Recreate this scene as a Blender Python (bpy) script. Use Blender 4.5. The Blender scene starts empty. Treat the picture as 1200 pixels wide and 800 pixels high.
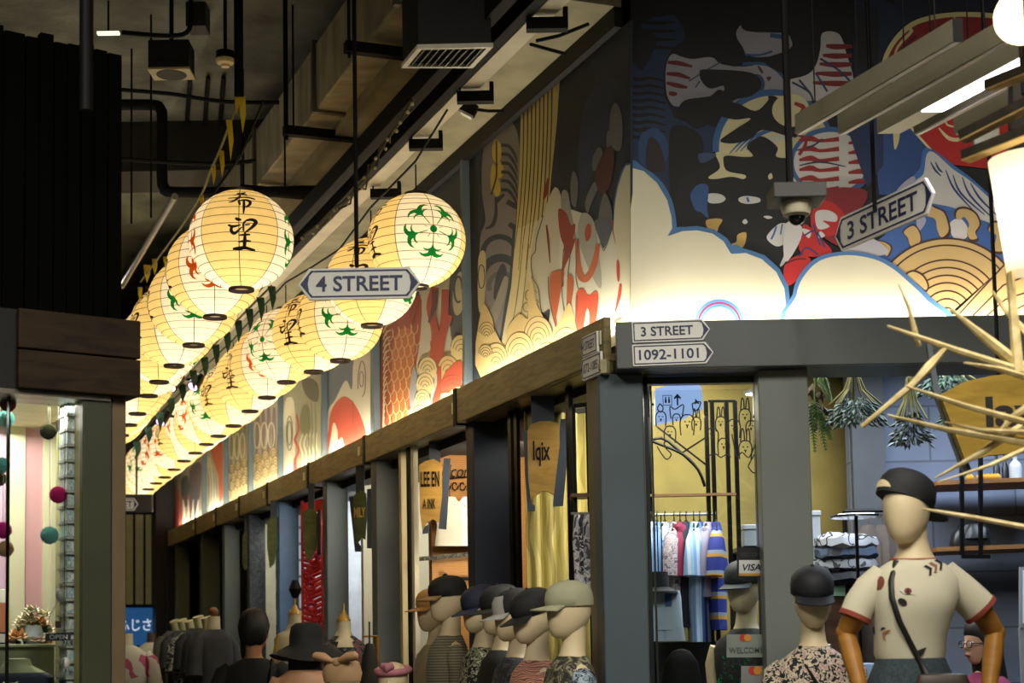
import bpy, math, random
from mathutils import Vector, Matrix, geometry
R_ = random.Random(7)
S = bpy.context.scene
COL = S.collection
PI = math.pi
# ---------------------------------------------------------------- camera
F = 1900.0
H = 1.40
camd = bpy.data.cameras.new('camera')
cam = bpy.data.objects.new('camera', camd)
COL.objects.link(cam)
S.camera = cam
camd.sensor_width = 36.0
camd.lens = F * 36 / 1200
CM = Matrix.Rotation(math.radians(94.7), 3, 'X') @ Matrix.Rotation(-0.018, 3, 'Z')
vx0 = (-130 - 600) / F
vy0 = (CM[2][2] - CM[2][0] * vx0) / CM[2][1]
SH = vy0 - (400 - 780) / F
camd.shift_y = SH * F / 1200
camd.clip_end = 200
camd.dof.use_dof = True; camd.dof.focus_distance = 7.8; camd.dof.aperture_fstop = 3.6
cam.matrix_world = Matrix.Translation((0, 0, H)) @ CM.to_4x4()
EYE = Vector((0, 0, H))

def ray(px, py):
    return CM @ Vector(((px - 600) / F, (400 - py) / F + SH, -1))

def at(px, py, Y):
    """point on the ray of a photo pixel at distance Y in front of the lens"""
    d = ray(px, py)
    return EYE + d * (Y / d.y)

def atz(px, py, z):
    d = ray(px, py)
    return EYE + d * ((z - H) / d.z)

def onplane(px, py, p0, n):
    d = ray(px, py)
    return EYE + d * ((p0 - EYE).dot(n) / d.dot(n))

# corridor direction and the outward normal of its shop wall
CD = ray(-130, 780); CD.z = 0; CD.normalize()
CN = Vector((-CD.y, CD.x, 0)); CN.normalize()
if CN.y > 0: CN = -CN
C0 = at(720, 380, 6.8); C0.z = 0
UP = Vector((0, 0, 1))

def wall(px, py, o=0.0):
    return onplane(px, py, C0 + CN * o, CN)

def wt(px, py=600, o=0.0):
    return (wall(px, py, o) - C0).dot(CD)

def cw(t, o, z):
    return C0 + CD * t + CN * o + UP * z

def XR(px, Y):
    return at(px, 600, Y).x
# ---------------------------------------------------------------- materials
MC = {}
def lin(h):
    if isinstance(h, str):
        h = h.lstrip('#')
        c = [int(h[i:i + 2], 16) / 255 for i in (0, 2, 4)]
        return tuple(x / 12.92 if x <= .04045 else ((x + .055) / 1.055) ** 2.4 for x in c)
    return h

class NT:
    def __init__(s, name):
        s.m = bpy.data.materials.new(name); s.m.use_nodes = True
        s.t = s.m.node_tree; s.t.nodes.clear()
        s.out = s.n('ShaderNodeOutputMaterial')
    def n(s, k, **kw):
        nd = s.t.nodes.new(k)
        for a, b in kw.items(): setattr(nd, a, b)
        return nd
    def l(s, a, b): s.t.links.new(a, b)
    def coord(s, sc=(1, 1, 1), rot=(0, 0, 0)):
        c = s.n('ShaderNodeTexCoord'); mp = s.n('ShaderNodeMapping')
        mp.inputs['Scale'].default_value = sc; mp.inputs['Rotation'].default_value = rot
        s.l(c.outputs['Object'], mp.inputs['Vector']); return mp.outputs['Vector']
    def ramp(s, fac, stops, const=False):
        r = s.n('ShaderNodeValToRGB'); e = r.color_ramp.elements
        if const: r.color_ramp.interpolation = 'CONSTANT'
        while len(e) < len(stops): e.new(0.5)
        for k, (p, c) in enumerate(stops):
            e[k].position = p; e[k].color = tuple(lin(c)) + (1,)
        s.l(fac, r.inputs['Fac']); return r.outputs['Color']
    def bsdf(s, col=None, rough=.6, metal=0, em=None, es=0, spec=None):
        b = s.n('ShaderNodeBsdfPrincipled')
        if col is not None:
            if hasattr(col, 'links'): s.l(col, b.inputs['Base Color'])
            else: b.inputs['Base Color'].default_value = tuple(lin(col)) + (1,)
        b.inputs['Roughness'].default_value = rough; b.inputs['Metallic'].default_value = metal
        if spec is not None: b.inputs['Specular IOR Level'].default_value = spec
        if em is not None:
            b.inputs['Emission Color'].default_value = tuple(lin(em)) + (1,)
            b.inputs['Emission Strength'].default_value = es
        s.l(b.outputs[0], s.out.inputs['Surface']); return b
    def bump(s, b, h, st=.3, d=.01):
        u = s.n('ShaderNodeBump'); u.inputs['Strength'].default_value = st; u.inputs['Distance'].default_value = d
        s.l(h, u.inputs['Height']); s.l(u.outputs[0], b.inputs['Normal'])

def dark(c, k):
    return tuple(x * k for x in lin(c))

def mat(col, rough=.6, metal=0, em=None, es=0, var=.12, sc=9, bump=0, spec=None):
    key = (col, rough, metal, em, es, var, sc, bump, spec)
    if key in MC: return MC[key]
    s = NT('paint_%d' % len(MC))
    if var > 0:
        nz = s.n('ShaderNodeTexNoise'); nz.inputs['Scale'].default_value = sc; nz.inputs['Detail'].default_value = 5
        s.l(s.coord(), nz.inputs['Vector'])
        c = s.ramp(nz.outputs['Fac'], [(.3, dark(col, 1 - var)), (.7, dark(col, 1 + var))])
        b = s.bsdf(c, rough, metal, em, es, spec)
        if bump: s.bump(b, nz.outputs['Fac'], bump, .01)
    else:
        s.bsdf(col, rough, metal, em, es, spec)
    MC[key] = s.m
    return s.m

def glow(col, es):
    return mat(col, .5, 0, col, es, 0)

def m_print(name, cols, sc=18, dist=1.0, stretch=(1, 1, 1), rough=.8):
    """a fabric print: patches of colours broken by distorted noise"""
    s = NT(name)
    nz = s.n('ShaderNodeTexNoise'); nz.inputs['Scale'].default_value = sc; nz.inputs['Detail'].default_value = 1.5
    nz.inputs['Distortion'].default_value = dist
    s.l(s.coord(stretch), nz.inputs['Vector'])
    k = len(cols); lo, hi = .36, .64
    st = [(0 if i == 0 else lo + (hi - lo) * i / k, c) for i, c in enumerate(cols)]
    s.bsdf(s.ramp(nz.outputs['Fac'], st, True), rough)
    return s.m

def m_stripe(name, cols, sc=10, axis='X', dist=0.0, rough=.8, bump=0):
    s = NT(name)
    w = s.n('ShaderNodeTexWave', wave_type='BANDS', bands_direction=axis, wave_profile='SAW')
    w.inputs['Scale'].default_value = sc; w.inputs['Distortion'].default_value = dist
    w.inputs['Detail'].default_value = 1
    s.l(s.coord(), w.inputs['Vector'])
    k = len(cols)
    b = s.bsdf(s.ramp(w.outputs['Fac'], [(i / k, c) for i, c in enumerate(cols)], True), rough)
    if bump: s.bump(b, w.outputs['Fac'], bump, .01)
    return s.m

def m_wood(name, c1, c2, sc=6, stretch=(1, 1, 8), rough=.55, axis='X'):
    s = NT(name)
    nz = s.n('ShaderNodeTexNoise'); nz.inputs['Scale'].default_value = sc; nz.inputs['Detail'].default_value = 6
    nz.inputs['Distortion'].default_value = .8
    s.l(s.coord(stretch), nz.inputs['Vector'])
    b = s.bsdf(s.ramp(nz.outputs['Fac'], [(.3, c1), (.7, c2)]), rough, spec=.2)
    s.bump(b, nz.outputs['Fac'], .15, .004)
    return s.m

def m_brick(name, c1, c2, mortar, sc=3, w=.5, h=.25, rough=.8, rot=(PI / 2, 0, 0), ms=.02):
    s = NT(name)
    bk = s.n('ShaderNodeTexBrick')
    for k, c in (('Color1', c1), ('Color2', c2), ('Mortar', mortar)):
        bk.inputs[k].default_value = tuple(lin(c)) + (1,)
    bk.inputs['Scale'].default_value = sc; bk.inputs['Brick Width'].default_value = w
    bk.inputs['Row Height'].default_value = h; bk.inputs['Mortar Size'].default_value = ms
    s.l(s.coord((1, 1, 1), rot), bk.inputs['Vector'])
    nz = s.n('ShaderNodeTexNoise'); nz.inputs['Scale'].default_value = 5; nz.inputs['Detail'].default_value = 6
    mx = s.n('ShaderNodeMix', data_type='RGBA', blend_type='MULTIPLY'); mx.inputs[0].default_value = .8
    s.l(bk.outputs['Color'], mx.inputs[6])
    s.l(s.ramp(nz.outputs['Fac'], [(.3, (.55, .55, .55)), (.7, (1.1, 1.1, 1.1))]), mx.inputs[7])
    b = s.bsdf(mx.outputs[2], rough)
    s.bump(b, bk.outputs['Fac'], -.4, .01)
    return s.m

def m_glass():
    s = NT('window_glass')
    tr = s.n('ShaderNodeBsdfTransparent'); tr.inputs[0].default_value = (.93, .96, .96, 1)
    gl = s.n('ShaderNodeBsdfGlossy'); gl.inputs['Roughness'].default_value = .02
    fr = s.n('ShaderNodeFresnel'); fr.inputs[0].default_value = 1.45
    mx = s.n('ShaderNodeMixShader')
    s.l(fr.outputs[0], mx.inputs[0]); s.l(tr.outputs[0], mx.inputs[1]); s.l(gl.outputs[0], mx.inputs[2])
    s.l(mx.outputs[0], s.out.inputs['Surface'])
    return s.m

def m_paper(name, col, k=.9, em=0.0):
    s = NT(name)
    tr = s.n('ShaderNodeBsdfTranslucent'); df = s.n('ShaderNodeBsdfDiffuse')
    nz = s.n('ShaderNodeTexNoise'); nz.inputs['Scale'].default_value = 14; nz.inputs['Detail'].default_value = 4
    s.l(s.coord((1, 1, 2)), nz.inputs['Vector'])
    c = s.ramp(nz.outputs['Fac'], [(.3, dark(col, k * .93)), (.7, dark(col, k))])
    s.l(c, tr.inputs[0]); s.l(c, df.inputs[0])
    mx = s.n('ShaderNodeMixShader'); mx.inputs[0].default_value = .3
    s.l(tr.outputs[0], mx.inputs[1]); s.l(df.outputs[0], mx.inputs[2])
    fin = mx.outputs[0]
    if em:
        e = s.n('ShaderNodeEmission'); s.l(c, e.inputs[0]); e.inputs[1].default_value = em
        ad = s.n('ShaderNodeAddShader'); s.l(fin, ad.inputs[0]); s.l(e.outputs[0], ad.inputs[1]); fin = ad.outputs[0]
    s.l(fin, s.out.inputs['Surface'])
    return s.m
# ---------------------------------------------------------------- mesh builder
ORI = {}
def rz(a): return Matrix.Rotation(a, 4, 'Z')
def tr(p): return Matrix.Translation(p)

def frame(o, x, y):
    """matrix with local x, y axes and z = x cross y, at o"""
    x = Vector(x).normalized(); y = Vector(y).normalized(); z = x.cross(y).normalized()
    m = Matrix((x, y, z)).transposed().to_4x4(); m.translation = o
    return m

def smoothpts(p, k=4, closed=True):
    n = len(p); out = []
    rng = range(n) if closed else range(n - 1)
    for i in rng:
        if closed: a, b, c, d = p[i - 1], p[i], p[(i + 1) % n], p[(i + 2) % n]
        else: a, b, c, d = p[max(i - 1, 0)], p[i], p[i + 1], p[min(i + 2, n - 1)]
        for j in range(k):
            t = j / k
            out.append(tuple(.5 * (2 * b[q] + (c[q] - a[q]) * t + (2 * a[q] - 5 * b[q] + 4 * c[q] - d[q]) * t * t
                                   + (3 * b[q] - a[q] - 3 * c[q] + d[q]) * t ** 3) for q in range(len(b))))
    if not closed: out.append(tuple(p[-1]))
    return out

class MB:
    def __init__(s, M=None):
        s.v = []; s.f = []; s.mi = []; s.M = M or Matrix()
    def add(s, vs, fs, m=0):
        b = len(s.v)
        s.v += [s.M @ Vector(p) for p in vs]
        s.f += [tuple(b + i for i in f) for f in fs]; s.mi += [m] * len(fs)
        return s
    def box(s, c, d, m=0, rot=None):
        x, y, z = d[0] / 2, d[1] / 2, d[2] / 2
        vs = [Vector((a, b, e)) for a in (-x, x) for b in (-y, y) for e in (-z, z)]
        if rot is not None: vs = [rot.to_3x3() @ p for p in vs]
        c = Vector(c)
        return s.add([c + p for p in vs], [(0, 1, 3, 2), (4, 6, 7, 5), (0, 4, 5, 1), (2, 3, 7, 6), (0, 2, 6, 4), (1, 5, 7, 3)], m)
    def hexa(s, q, e, m=0):
        """quad q (4 points) pushed along vector e"""
        q = [Vector(p) for p in q]; e = Vector(e)
        return s.add(q + [p + e for p in q], [(0, 1, 2, 3), (7, 6, 5, 4), (0, 4, 5, 1), (1, 5, 6, 2), (2, 6, 7, 3), (3, 7, 4, 0)], m)
    def bar(s, a, b, w, h, m=0, up=UP):
        a, b = Vector(a), Vector(b); d = (b - a).normalized()
        if abs(d.dot(Vector(up))) > .98: up = Vector((1, 0, 0))
        x = d.cross(Vector(up)).normalized(); y = x.cross(d)
        q = [a + x * i * w / 2 + y * j * h / 2 for i, j in ((-1, -1), (1, -1), (1, 1), (-1, 1))]
        return s.hexa(q, b - a, m)
    def tube(s, pts, r, seg=8, m=0, cap=True, sq=1.0):
        pts = [Vector(p) for p in pts]; n = len(pts)
        rs = list(r) if hasattr(r, '__len__') else [r] * n
        vs = []; fs = []; px = None
        for i, p in enumerate(pts):
            d = (pts[min(i + 1, n - 1)] - pts[max(i - 1, 0)])
            d = d.normalized() if d.length > 1e-9 else UP
            if px is None:
                px = d.cross(UP if abs(d.z) < .9 else Vector((1, 0, 0))).normalized()
            else:
                px = (px - d * px.dot(d)).normalized()
            y = d.cross(px)
            vs += [p + (px * math.cos(2 * PI * k / seg) + y * sq * math.sin(2 * PI * k / seg)) * rs[i] for k in range(seg)]
        for i in range(n - 1):
            fs += [(i * seg + k, i * seg + (k + 1) % seg, (i + 1) * seg + (k + 1) % seg, (i + 1) * seg + k) for k in range(seg)]
        if cap: fs += [tuple(range(seg))[::-1], tuple((n - 1) * seg + k for k in range(seg))]
        return s.add(vs, fs, m)
    def loft(s, rings, seg=24, m=0, cap=True, p=2.0):
        """rings of (cx, cy, z, rx, ry); p > 2 squares the section"""
        vs = []; fs = []
        for (cx, cy, z, rx, ry) in rings:
            for k in range(seg):
                a = 2 * PI * k / seg; c, si = math.cos(a), math.sin(a)
                vs.append((cx + rx * math.copysign(abs(c) ** (2 / p), c), cy + ry * math.copysign(abs(si) ** (2 / p), si), z))
        for i in range(len(rings) - 1):
            fs += [(i * seg + k, i * seg + (k + 1) % seg, (i + 1) * seg + (k + 1) % seg, (i + 1) * seg + k) for k in range(seg)]
        if cap: fs += [tuple(range(seg))[::-1], tuple((len(rings) - 1) * seg + k for k in range(seg))]
        return s.add(vs, fs, m)
    def lathe(s, c, prof, seg=24, m=0, cap=True):
        return s.loft([(c[0], c[1], c[2] + z, r, r) for r, z in prof], seg, m, cap)
    def ball(s, c, r, seg=16, n=10, m=0, sx=1, sy=1, sz=1):
        return s.loft([(c[0], c[1], c[2] - math.cos(PI * (i + .02) / (n + .04)) * r * sz, max(1e-4, math.sin(PI * (i + .02) / (n + .04))) * r * sx,
                        max(1e-4, math.sin(PI * (i + .02) / (n + .04))) * r * sy) for i in range(n + 1)], seg, m)
    def poly(s, pts, m=0, e=None):
        """flat polygon, tessellated; with e it becomes a slab"""
        pts = [Vector(p) for p in pts]; n = len(pts)
        try: tris = geometry.tessellate_polygon([pts])
        except Exception: return s
        if e is None: return s.add(pts, tris, m)
        e = Vector(e)
        return s.add(pts + [p + e for p in pts], [tuple(t) for t in tris] + [tuple(n + i for i in t[::-1]) for t in tris]
                     + [(i, (i + 1) % n, n + (i + 1) % n, n + i) for i in range(n)], m)
    def text(s, t, M, h, m=0, fit=None, off=0.0, align='CENTER', shear=0):
        vs, fs, w = glyphs(t, off, shear)
        k = h; kx = h if fit is None else fit / w
        x0 = {'CENTER': -w / 2, 'LEFT': 0, 'RIGHT': -w}[align]
        return s.add([M @ Vector(((x + x0) * kx, y * k, 0)) for x, y in vs], fs, m)
    def build(s, name, mats, parent=None, base=None, smooth=False, bevel=0, ang=40, recalc=True):
        if not isinstance(mats, (list, tuple)): mats = [mats]
        if parent is not None: o0 = ORI[parent.name]
        elif base is not None: o0 = Vector(base)
        else:
            xs = [p.x for p in s.v]; ys = [p.y for p in s.v]; zs = [p.z for p in s.v]
            o0 = Vector(((min(xs) + max(xs)) / 2, (min(ys) + max(ys)) / 2, min(zs)))
        me = bpy.data.meshes.new(name)
        me.from_pydata([p - o0 for p in s.v], [], s.f)
        for m in mats: me.materials.append(m)
        me.polygons.foreach_set('material_index', s.mi)
        if recalc:
            import bmesh
            bm = bmesh.new(); bm.from_mesh(me); bmesh.ops.recalc_face_normals(bm, faces=bm.faces); bm.to_mesh(me); bm.free()
        if smooth:
            me.polygons.foreach_set('use_smooth', [True] * len(me.polygons))
            me.set_sharp_from_angle(angle=math.radians(ang))
        me.update()
        o = bpy.data.objects.new(name, me); COL.objects.link(o)
        if parent is not None: o.parent = parent
        else: o.location = o0
        if bevel:
            b = o.modifiers.new('b', 'BEVEL'); b.width = bevel; b.segments = 2; b.limit_method = 'ANGLE'
        ORI[o.name] = o0
        return o

GC = {}
def glyphs(t, off=0.0, shear=0):
    if (t, off, shear) in GC: return GC[(t, off, shear)]
    cu = bpy.data.curves.new('t', 'FONT'); cu.body = t; cu.size = 1.0; cu.offset = off; cu.shear = shear
    cu.resolution_u = 3
    o = bpy.data.objects.new('t', cu); COL.objects.link(o)
    dg = bpy.context.evaluated_depsgraph_get(); dg.update()
    me = o.evaluated_get(dg).to_mesh()
    vs = [(v.co.x, v.co.y) for v in me.vertices]; fs = [tuple(p.vertices) for p in me.polygons]
    o.evaluated_get(dg).to_mesh_clear()
    bpy.data.objects.remove(o); bpy.data.curves.remove(cu)
    x0 = min(v[0] for v in vs); x1 = max(v[0] for v in vs); y0 = min(v[1] for v in vs); y1 = max(v[1] for v in vs)
    k = 1 / (y1 - y0)
    vs = [((x - x0) * k, (y - y0) * k) for x, y in vs]
    GC[(t, off, shear)] = (vs, fs, (x1 - x0) * k)
    return GC[(t, off, shear)]

def tag(o, label, cat, group=None, kind=None):
    o['label'] = label; o['category'] = cat
    if group: o['group'] = group
    if kind: o['kind'] = kind
    return o

def thing(name, label, cat, loc, group=None, rot=0):
    o = bpy.data.objects.new(name, None); COL.objects.link(o)
    o.empty_display_size = .05
    o.location = loc; o.rotation_euler = (0, 0, rot)
    ORI[o.name] = Vector(loc)
    return tag(o, label, cat, group)

def struct(name, mb, mats, **kw):
    o = mb.build(name, mats, **kw); o['kind'] = 'structure'
    return o

def dup(root, loc, rot=0, label=None):
    r = root.copy(); COL.objects.link(r); r.location = loc; r.rotation_euler = (0, 0, rot)
    if label: r['label'] = label
    for ch in list(root.children):
        c = ch.copy(); COL.objects.link(c); c.parent = r
        for g in ch.children:
            d = g.copy(); COL.objects.link(d); d.parent = c
    return r

def area(name, loc, size, power, col, look=(0, 0, -1), sy=None, spread=None):
    l = bpy.data.lights.new(name, 'AREA'); l.energy = power; l.color = col
    l.shape = 'RECTANGLE'; l.size = size; l.size_y = sy or size
    if spread: l.spread = spread
    o = bpy.data.objects.new(name, l); COL.objects.link(o); o.location = loc
    o.rotation_euler = Vector(look).to_track_quat('-Z', 'Y').to_euler()
    return o

def area_along(name, a, b, width, power, col, look):
    a, b = Vector(a), Vector(b)
    l = bpy.data.lights.new(name, 'AREA'); l.energy = power; l.color = col
    l.shape = 'RECTANGLE'; l.size = (b - a).length; l.size_y = width
    o = bpy.data.objects.new(name, l); COL.objects.link(o)
    z = -Vector(look).normalized(); x = (b - a).normalized(); z = (z - x * z.dot(x)).normalized(); y = z.cross(x)
    m = Matrix((x, y, z)).transposed().to_4x4(); m.translation = (a + b) / 2
    o.matrix_world = m
    return o

def point(name, loc, power, col, r=.03, parent=None):
    l = bpy.data.lights.new(name, 'POINT'); l.energy = power; l.color = col; l.shadow_soft_size = r
    o = bpy.data.objects.new(name, l); COL.objects.link(o); o.location = loc
    if parent: o.parent = parent
    return o
# shared materials
GREYP = mat('#4d5253', .5, 0, var=.06)
GREYC = mat('#4e5451', .45, 0, var=.08, sc=3)
BLACK = mat('#0b0b0b', .6, var=.1, spec=.15)
BLACKM = mat('#101010', .35, .6, var=.1)
STEEL = mat('#8a8a86', .35, .8, var=.1)
SIGNW = mat('#e8e6dc', .45, var=.03)
NAVY = mat('#1d2350', .5, var=.03)
SKIN = mat('#dcc8a0', .5, var=.04)
GLASS = m_glass()
WOODL = m_wood('pale_wood', '#a3793a', '#c79a55', 5, (1, 1, 6))
WOODN = m_wood('stick_wood', '#a8925e', '#dccb96', 6, (3, 3, 3))
FASC = m_wood('fascia_board', '#675d3e', '#8d8058', 5, (1, 1, 7), .45)
# ================================================================= setting
CEIL = 5.0
fl = MB(); fl.box((0, 11, -.05), (26, 30, .1))
def m_floor():
    s = NT('floor_tiles')
    bk = s.n('ShaderNodeTexBrick'); bk.offset = 0
    bk.inputs['Color1'].default_value = (.11, .105, .09, 1); bk.inputs['Color2'].default_value = (.09, .088, .08, 1)
    bk.inputs['Mortar'].default_value = (.03, .03, .03, 1); bk.inputs['Scale'].default_value = 1.2
    bk.inputs['Row Height'].default_value = .5; bk.inputs['Brick Width'].default_value = .5; bk.inputs['Mortar Size'].default_value = .006
    s.l(s.coord(), bk.inputs['Vector']); s.bsdf(bk.outputs['Color'], .25)
    return s.m
struct('floor', fl, m_floor())
def m_slab():
    s = NT('painted_slab')
    nz = s.n('ShaderNodeTexNoise'); nz.inputs['Scale'].default_value = 2.2; nz.inputs['Detail'].default_value = 9
    s.l(s.coord((1, 1, 1)), nz.inputs['Vector'])
    b = s.bsdf(s.ramp(nz.outputs['Fac'], [(.3, '#45463e'), (.6, '#78786a'), (.75, '#9a9886')]), .7)
    s.bump(b, nz.outputs['Fac'], .8, .08)
    return s.m
SLAB = m_slab()
c = MB(); c.box((0, 11, CEIL + .1), (26, 30, .2)); struct('ceiling', c, SLAB)
# dark downstand beams that cross the passage
dkb = mat('#24221d', .7, var=.2)
for k, (py, dep) in enumerate(((200, .34),)):
    pz = atz(200, py, CEIL - dep); c = MB()
    c.box((pz.x - 1.0, pz.y + .25, CEIL - dep / 2), (5.4, .5, dep)); struct('trim_5', c, dkb)
# upper wall that carries the corridor murals, lower wall line is all shopfront
TFAR = wt(196, 600)
MT = 4.15
w = MB(); w.hexa([cw(.22, -.142, 2.6), cw(TFAR + .6, -.142, 2.6), cw(TFAR + .6, -.142, CEIL), cw(.22, -.142, CEIL)], -CN * .12)
struct('wall_right', w, mat('#22252a', .7))
YF = 6.93                                                  # plane of the street-side mural
w = MB(); w.hexa([(.56, YF + .03, 2.6), (5.2, YF + .03, 2.6), (5.2, YF + .03, CEIL), (.56, YF + .03, CEIL)], (0, .12, 0))
struct('wall_front', w, mat('#14161a', .7))
# dark trim that closes the top of the corridor murals
t = MB(); t.hexa([cw(.12, -.125, MT), cw(TFAR + .5, -.125, MT), cw(TFAR + .5, -.125, MT + .09), cw(.12, -.125, MT + .09)], CN * .035)
struct('trim_1', t, mat('#0d0d0a', .7))
# lower soffit above the shop side of the passage
sf = MB(); sf.hexa([cw(.12, -.125, MT + .092), cw(TFAR + .5, -.125, MT + .092), cw(TFAR + .5, 0.62, MT + .092), cw(.12, .62, MT + .092)], UP * .1)
struct('trim_2', sf, mat('#8f8768', .75, var=.25, sc=4, bump=.5))
# far end wall of the passage
eo = MB(); p = cw(TFAR + .75, -.6, 0); eo.hexa([p, p + CN * 5, p + CN * 5 + UP * CEIL, p + UP * CEIL], CD * .12)
struct('wall_back', eo, mat('#141310', .7))
# outer envelope far out of view so the dark hall has something to bounce from
for nm, q, e in (('wall_left', [(-9, -3, 0), (-9, 25, 0), (-9, 25, CEIL), (-9, -3, CEIL)], (-.1, 0, 0)),):
    w = MB(); w.hexa(q, e); struct(nm, w, mat('#2a2722', .8))
# ------------------------------------------------------- fascia beams (corridor)
FZ0, FZ1 = 2.655, 2.83
cuts = [720, 541, 427, 361, 313, 280, 253, 229, 196]
desc = ['brown timber fascia beam nearest the street corner, under the striped waterfall mural',
        'brown fascia beam under the orange koi scale mural',
        'brown fascia beam under the mural with the red sun',
        'brown fascia beam under the olive ring mural, fourth from the street corner',
        'brown fascia beam under the mauve wave mural, fifth from the street corner',
        'brown fascia beam under the small tan wave mural, sixth from the street corner',
        'brown fascia beam under the orange flame mural, seventh from the street corner',
        'brown fascia beam at the far end of the passage, under the dark red streaked mural']
plate = mat('#d8d2b4', .5)
for i in range(8):
    t0 = wt(cuts[i], 600) + (0.02 if i else 0.0); t1 = wt(cuts[i + 1], 600) - .03
    dz = -.012 if i == 0 else 0; oo = .03 if i == 0 else 0
    th = thing('fascia_beam', desc[i], 'beam', cw((t0 + t1) / 2, 0, FZ0 + dz), 'timber fascia beams over the corridor shops')
    b = MB(); b.hexa([cw(t0, oo, FZ0 + dz), cw(t1, oo, FZ0 + dz), cw(t1, oo, FZ1), cw(t0, oo, FZ1)], CN * -.035)
    b.hexa([cw(t0, oo - .035, FZ0 + dz), cw(t1, oo - .035, FZ0 + dz), cw(t1, oo - .035, FZ0 + .03 + dz), cw(t0, oo - .035, FZ0 + .03 + dz)], CN * -.3)
    b.build('board', FASC, th, bevel=.004)
    e = MB(); e.hexa([cw(t1, oo + .004, FZ0 + dz - .01), cw(t1 + .05, oo + .004, FZ0 + dz - .01), cw(t1 + .05, oo + .004, FZ1 + .004), cw(t1, oo + .004, FZ1 + .004)], CN * -.2)
    e.build('end_cap', BLACK, th)
    if i > 0 or True:
        pt = t0 + .10 if i else t0 + .05
        if i: pt = t0 + .07
        q = MB(); q.hexa([cw(pt - .03, oo + .001, FZ0 + .06), cw(pt + .03, oo + .001, FZ0 + .06), cw(pt + .03, oo + .001, FZ0 + .12), cw(pt - .03, oo + .001, FZ0 + .12)], CN * .008)
        q.build('number_plate', plate, th, bevel=.003)
# street side fascia: dark steel beam
th = thing('street_fascia_beam', 'dark grey steel fascia beam along the street facade below the white clouds', 'beam', (2.2, 6.78, 2.59))
x0 = at(722, 400, 6.75).x
b = MB(); b.box(((x0 + 5) / 2, 6.77, 2.69), (5 - x0, .05, .2)); b.build('face_board', GREYC, th, bevel=.004)
b = MB(); b.box(((x0 + 5) / 2, 6.93, 2.605), (5 - x0, .27, .03)); b.build('soffit_board', mat('#33373a', .5), th)
# ------------------------------------------------------- pilasters of the corridor shopfront
cols = [  # px left, px right, colour, label
    (441, 470, '#5f686b', 'grey pilaster between the white wall and the cream door frame'),
    (383, 408, '#5c6667', 'grey pilaster between the red lattice panel and the white wall'),
    (263, 281, '#5f6a68', 'grey pilaster beside the white brick pier and the group of dress forms'),
    (237, 258, '#50553f', 'dark olive pilaster second from the far end of the passage'),
    (207, 222, '#62684a', 'olive green pilaster at the far end of the passage'),
    (556, 600, '#272d3a', 'navy pilaster behind the capped mannequins')]
for a, bb, cc, lb in cols:
    o1 = .0
    p = wall(a, 600, -.03); ta = (p - C0).dot(CD)
    q = onplane(bb, 600, p, CD)
    dep = (q - p).dot(-CN)
    b = MB(); b.hexa([cw(ta, -.03, 0), cw(ta, -.03 - dep, 0), cw(ta, -.03 - dep, FZ0 - .005), cw(ta, -.03, FZ0 - .005)], CD * .12)
    o = b.build('shopfront_pilaster', mat(cc, .5, var=.1, sc=4), bevel=.005)
    tag(o, lb, 'pilaster')
# big corner column
ca = at(705, 600, 6.86); th = None
b = MB(); x1 = at(757, 600, 6.86).x
b.poly([(ca.x, 6.86, 0), (x1, 6.86, 0), (x1, 7.0, 0), (ca.x - .02, 7.05, 0)], 0, (0, 0, 2.59))
o = b.build('corner_column', mat('#46545a', .5, var=.1, sc=3), bevel=.006)
tag(o, 'dark slate corner column under the numbered street signs', 'column')
b = MB(); pa = wall(690, 600, -.04); ta = (pa - C0).dot(CD)
tz = wt(704.5, 600, -.04); b.hexa([cw(ta, -.04, 0), cw(tz, -.04, 0), cw(tz, -.04, FZ0 - .02), cw(ta, -.04, FZ0 - .02)], -CN * .05)
o = b.build('lit_column_side', mat('#7a7254', .5, var=.1), bevel=.004)  # column's passage side, lantern light put into its lighter colour
tag(o, 'passage side of the corner column, lantern light put into its olive brown colour', 'trim')
b = MB(); xa, xb = at(893, 600, 6.83).x, at(952, 600, 6.83).x
b.box(((xa + xb) / 2, 6.9, 1.295), (xb - xa, .14, 2.59))
o = b.build('shop_column', mat('#70766f', .45, var=.08, sc=3), bevel=.006)
tag(o, 'plain grey column beside the window with the bunny drawings', 'column')
# ================================================================= paper lanterns
LR = .245
PGOLD = m_paper('paper_gold', '#f4d68e', .98)
PPALE = m_paper('paper_pale', '#f9eed4', .98)
RIB = m_paper('rib_paper', '#6b4a1c', .9)
INK = mat('#1a0d10', .7, var=.05)
GREEN = m_paper('green_ink', '#1f9a44', .8)
ORANGE = m_paper('orange_ink', '#d8601c', .9)
RINGM = mat('#2a1c12', .5, var=.1)

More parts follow.
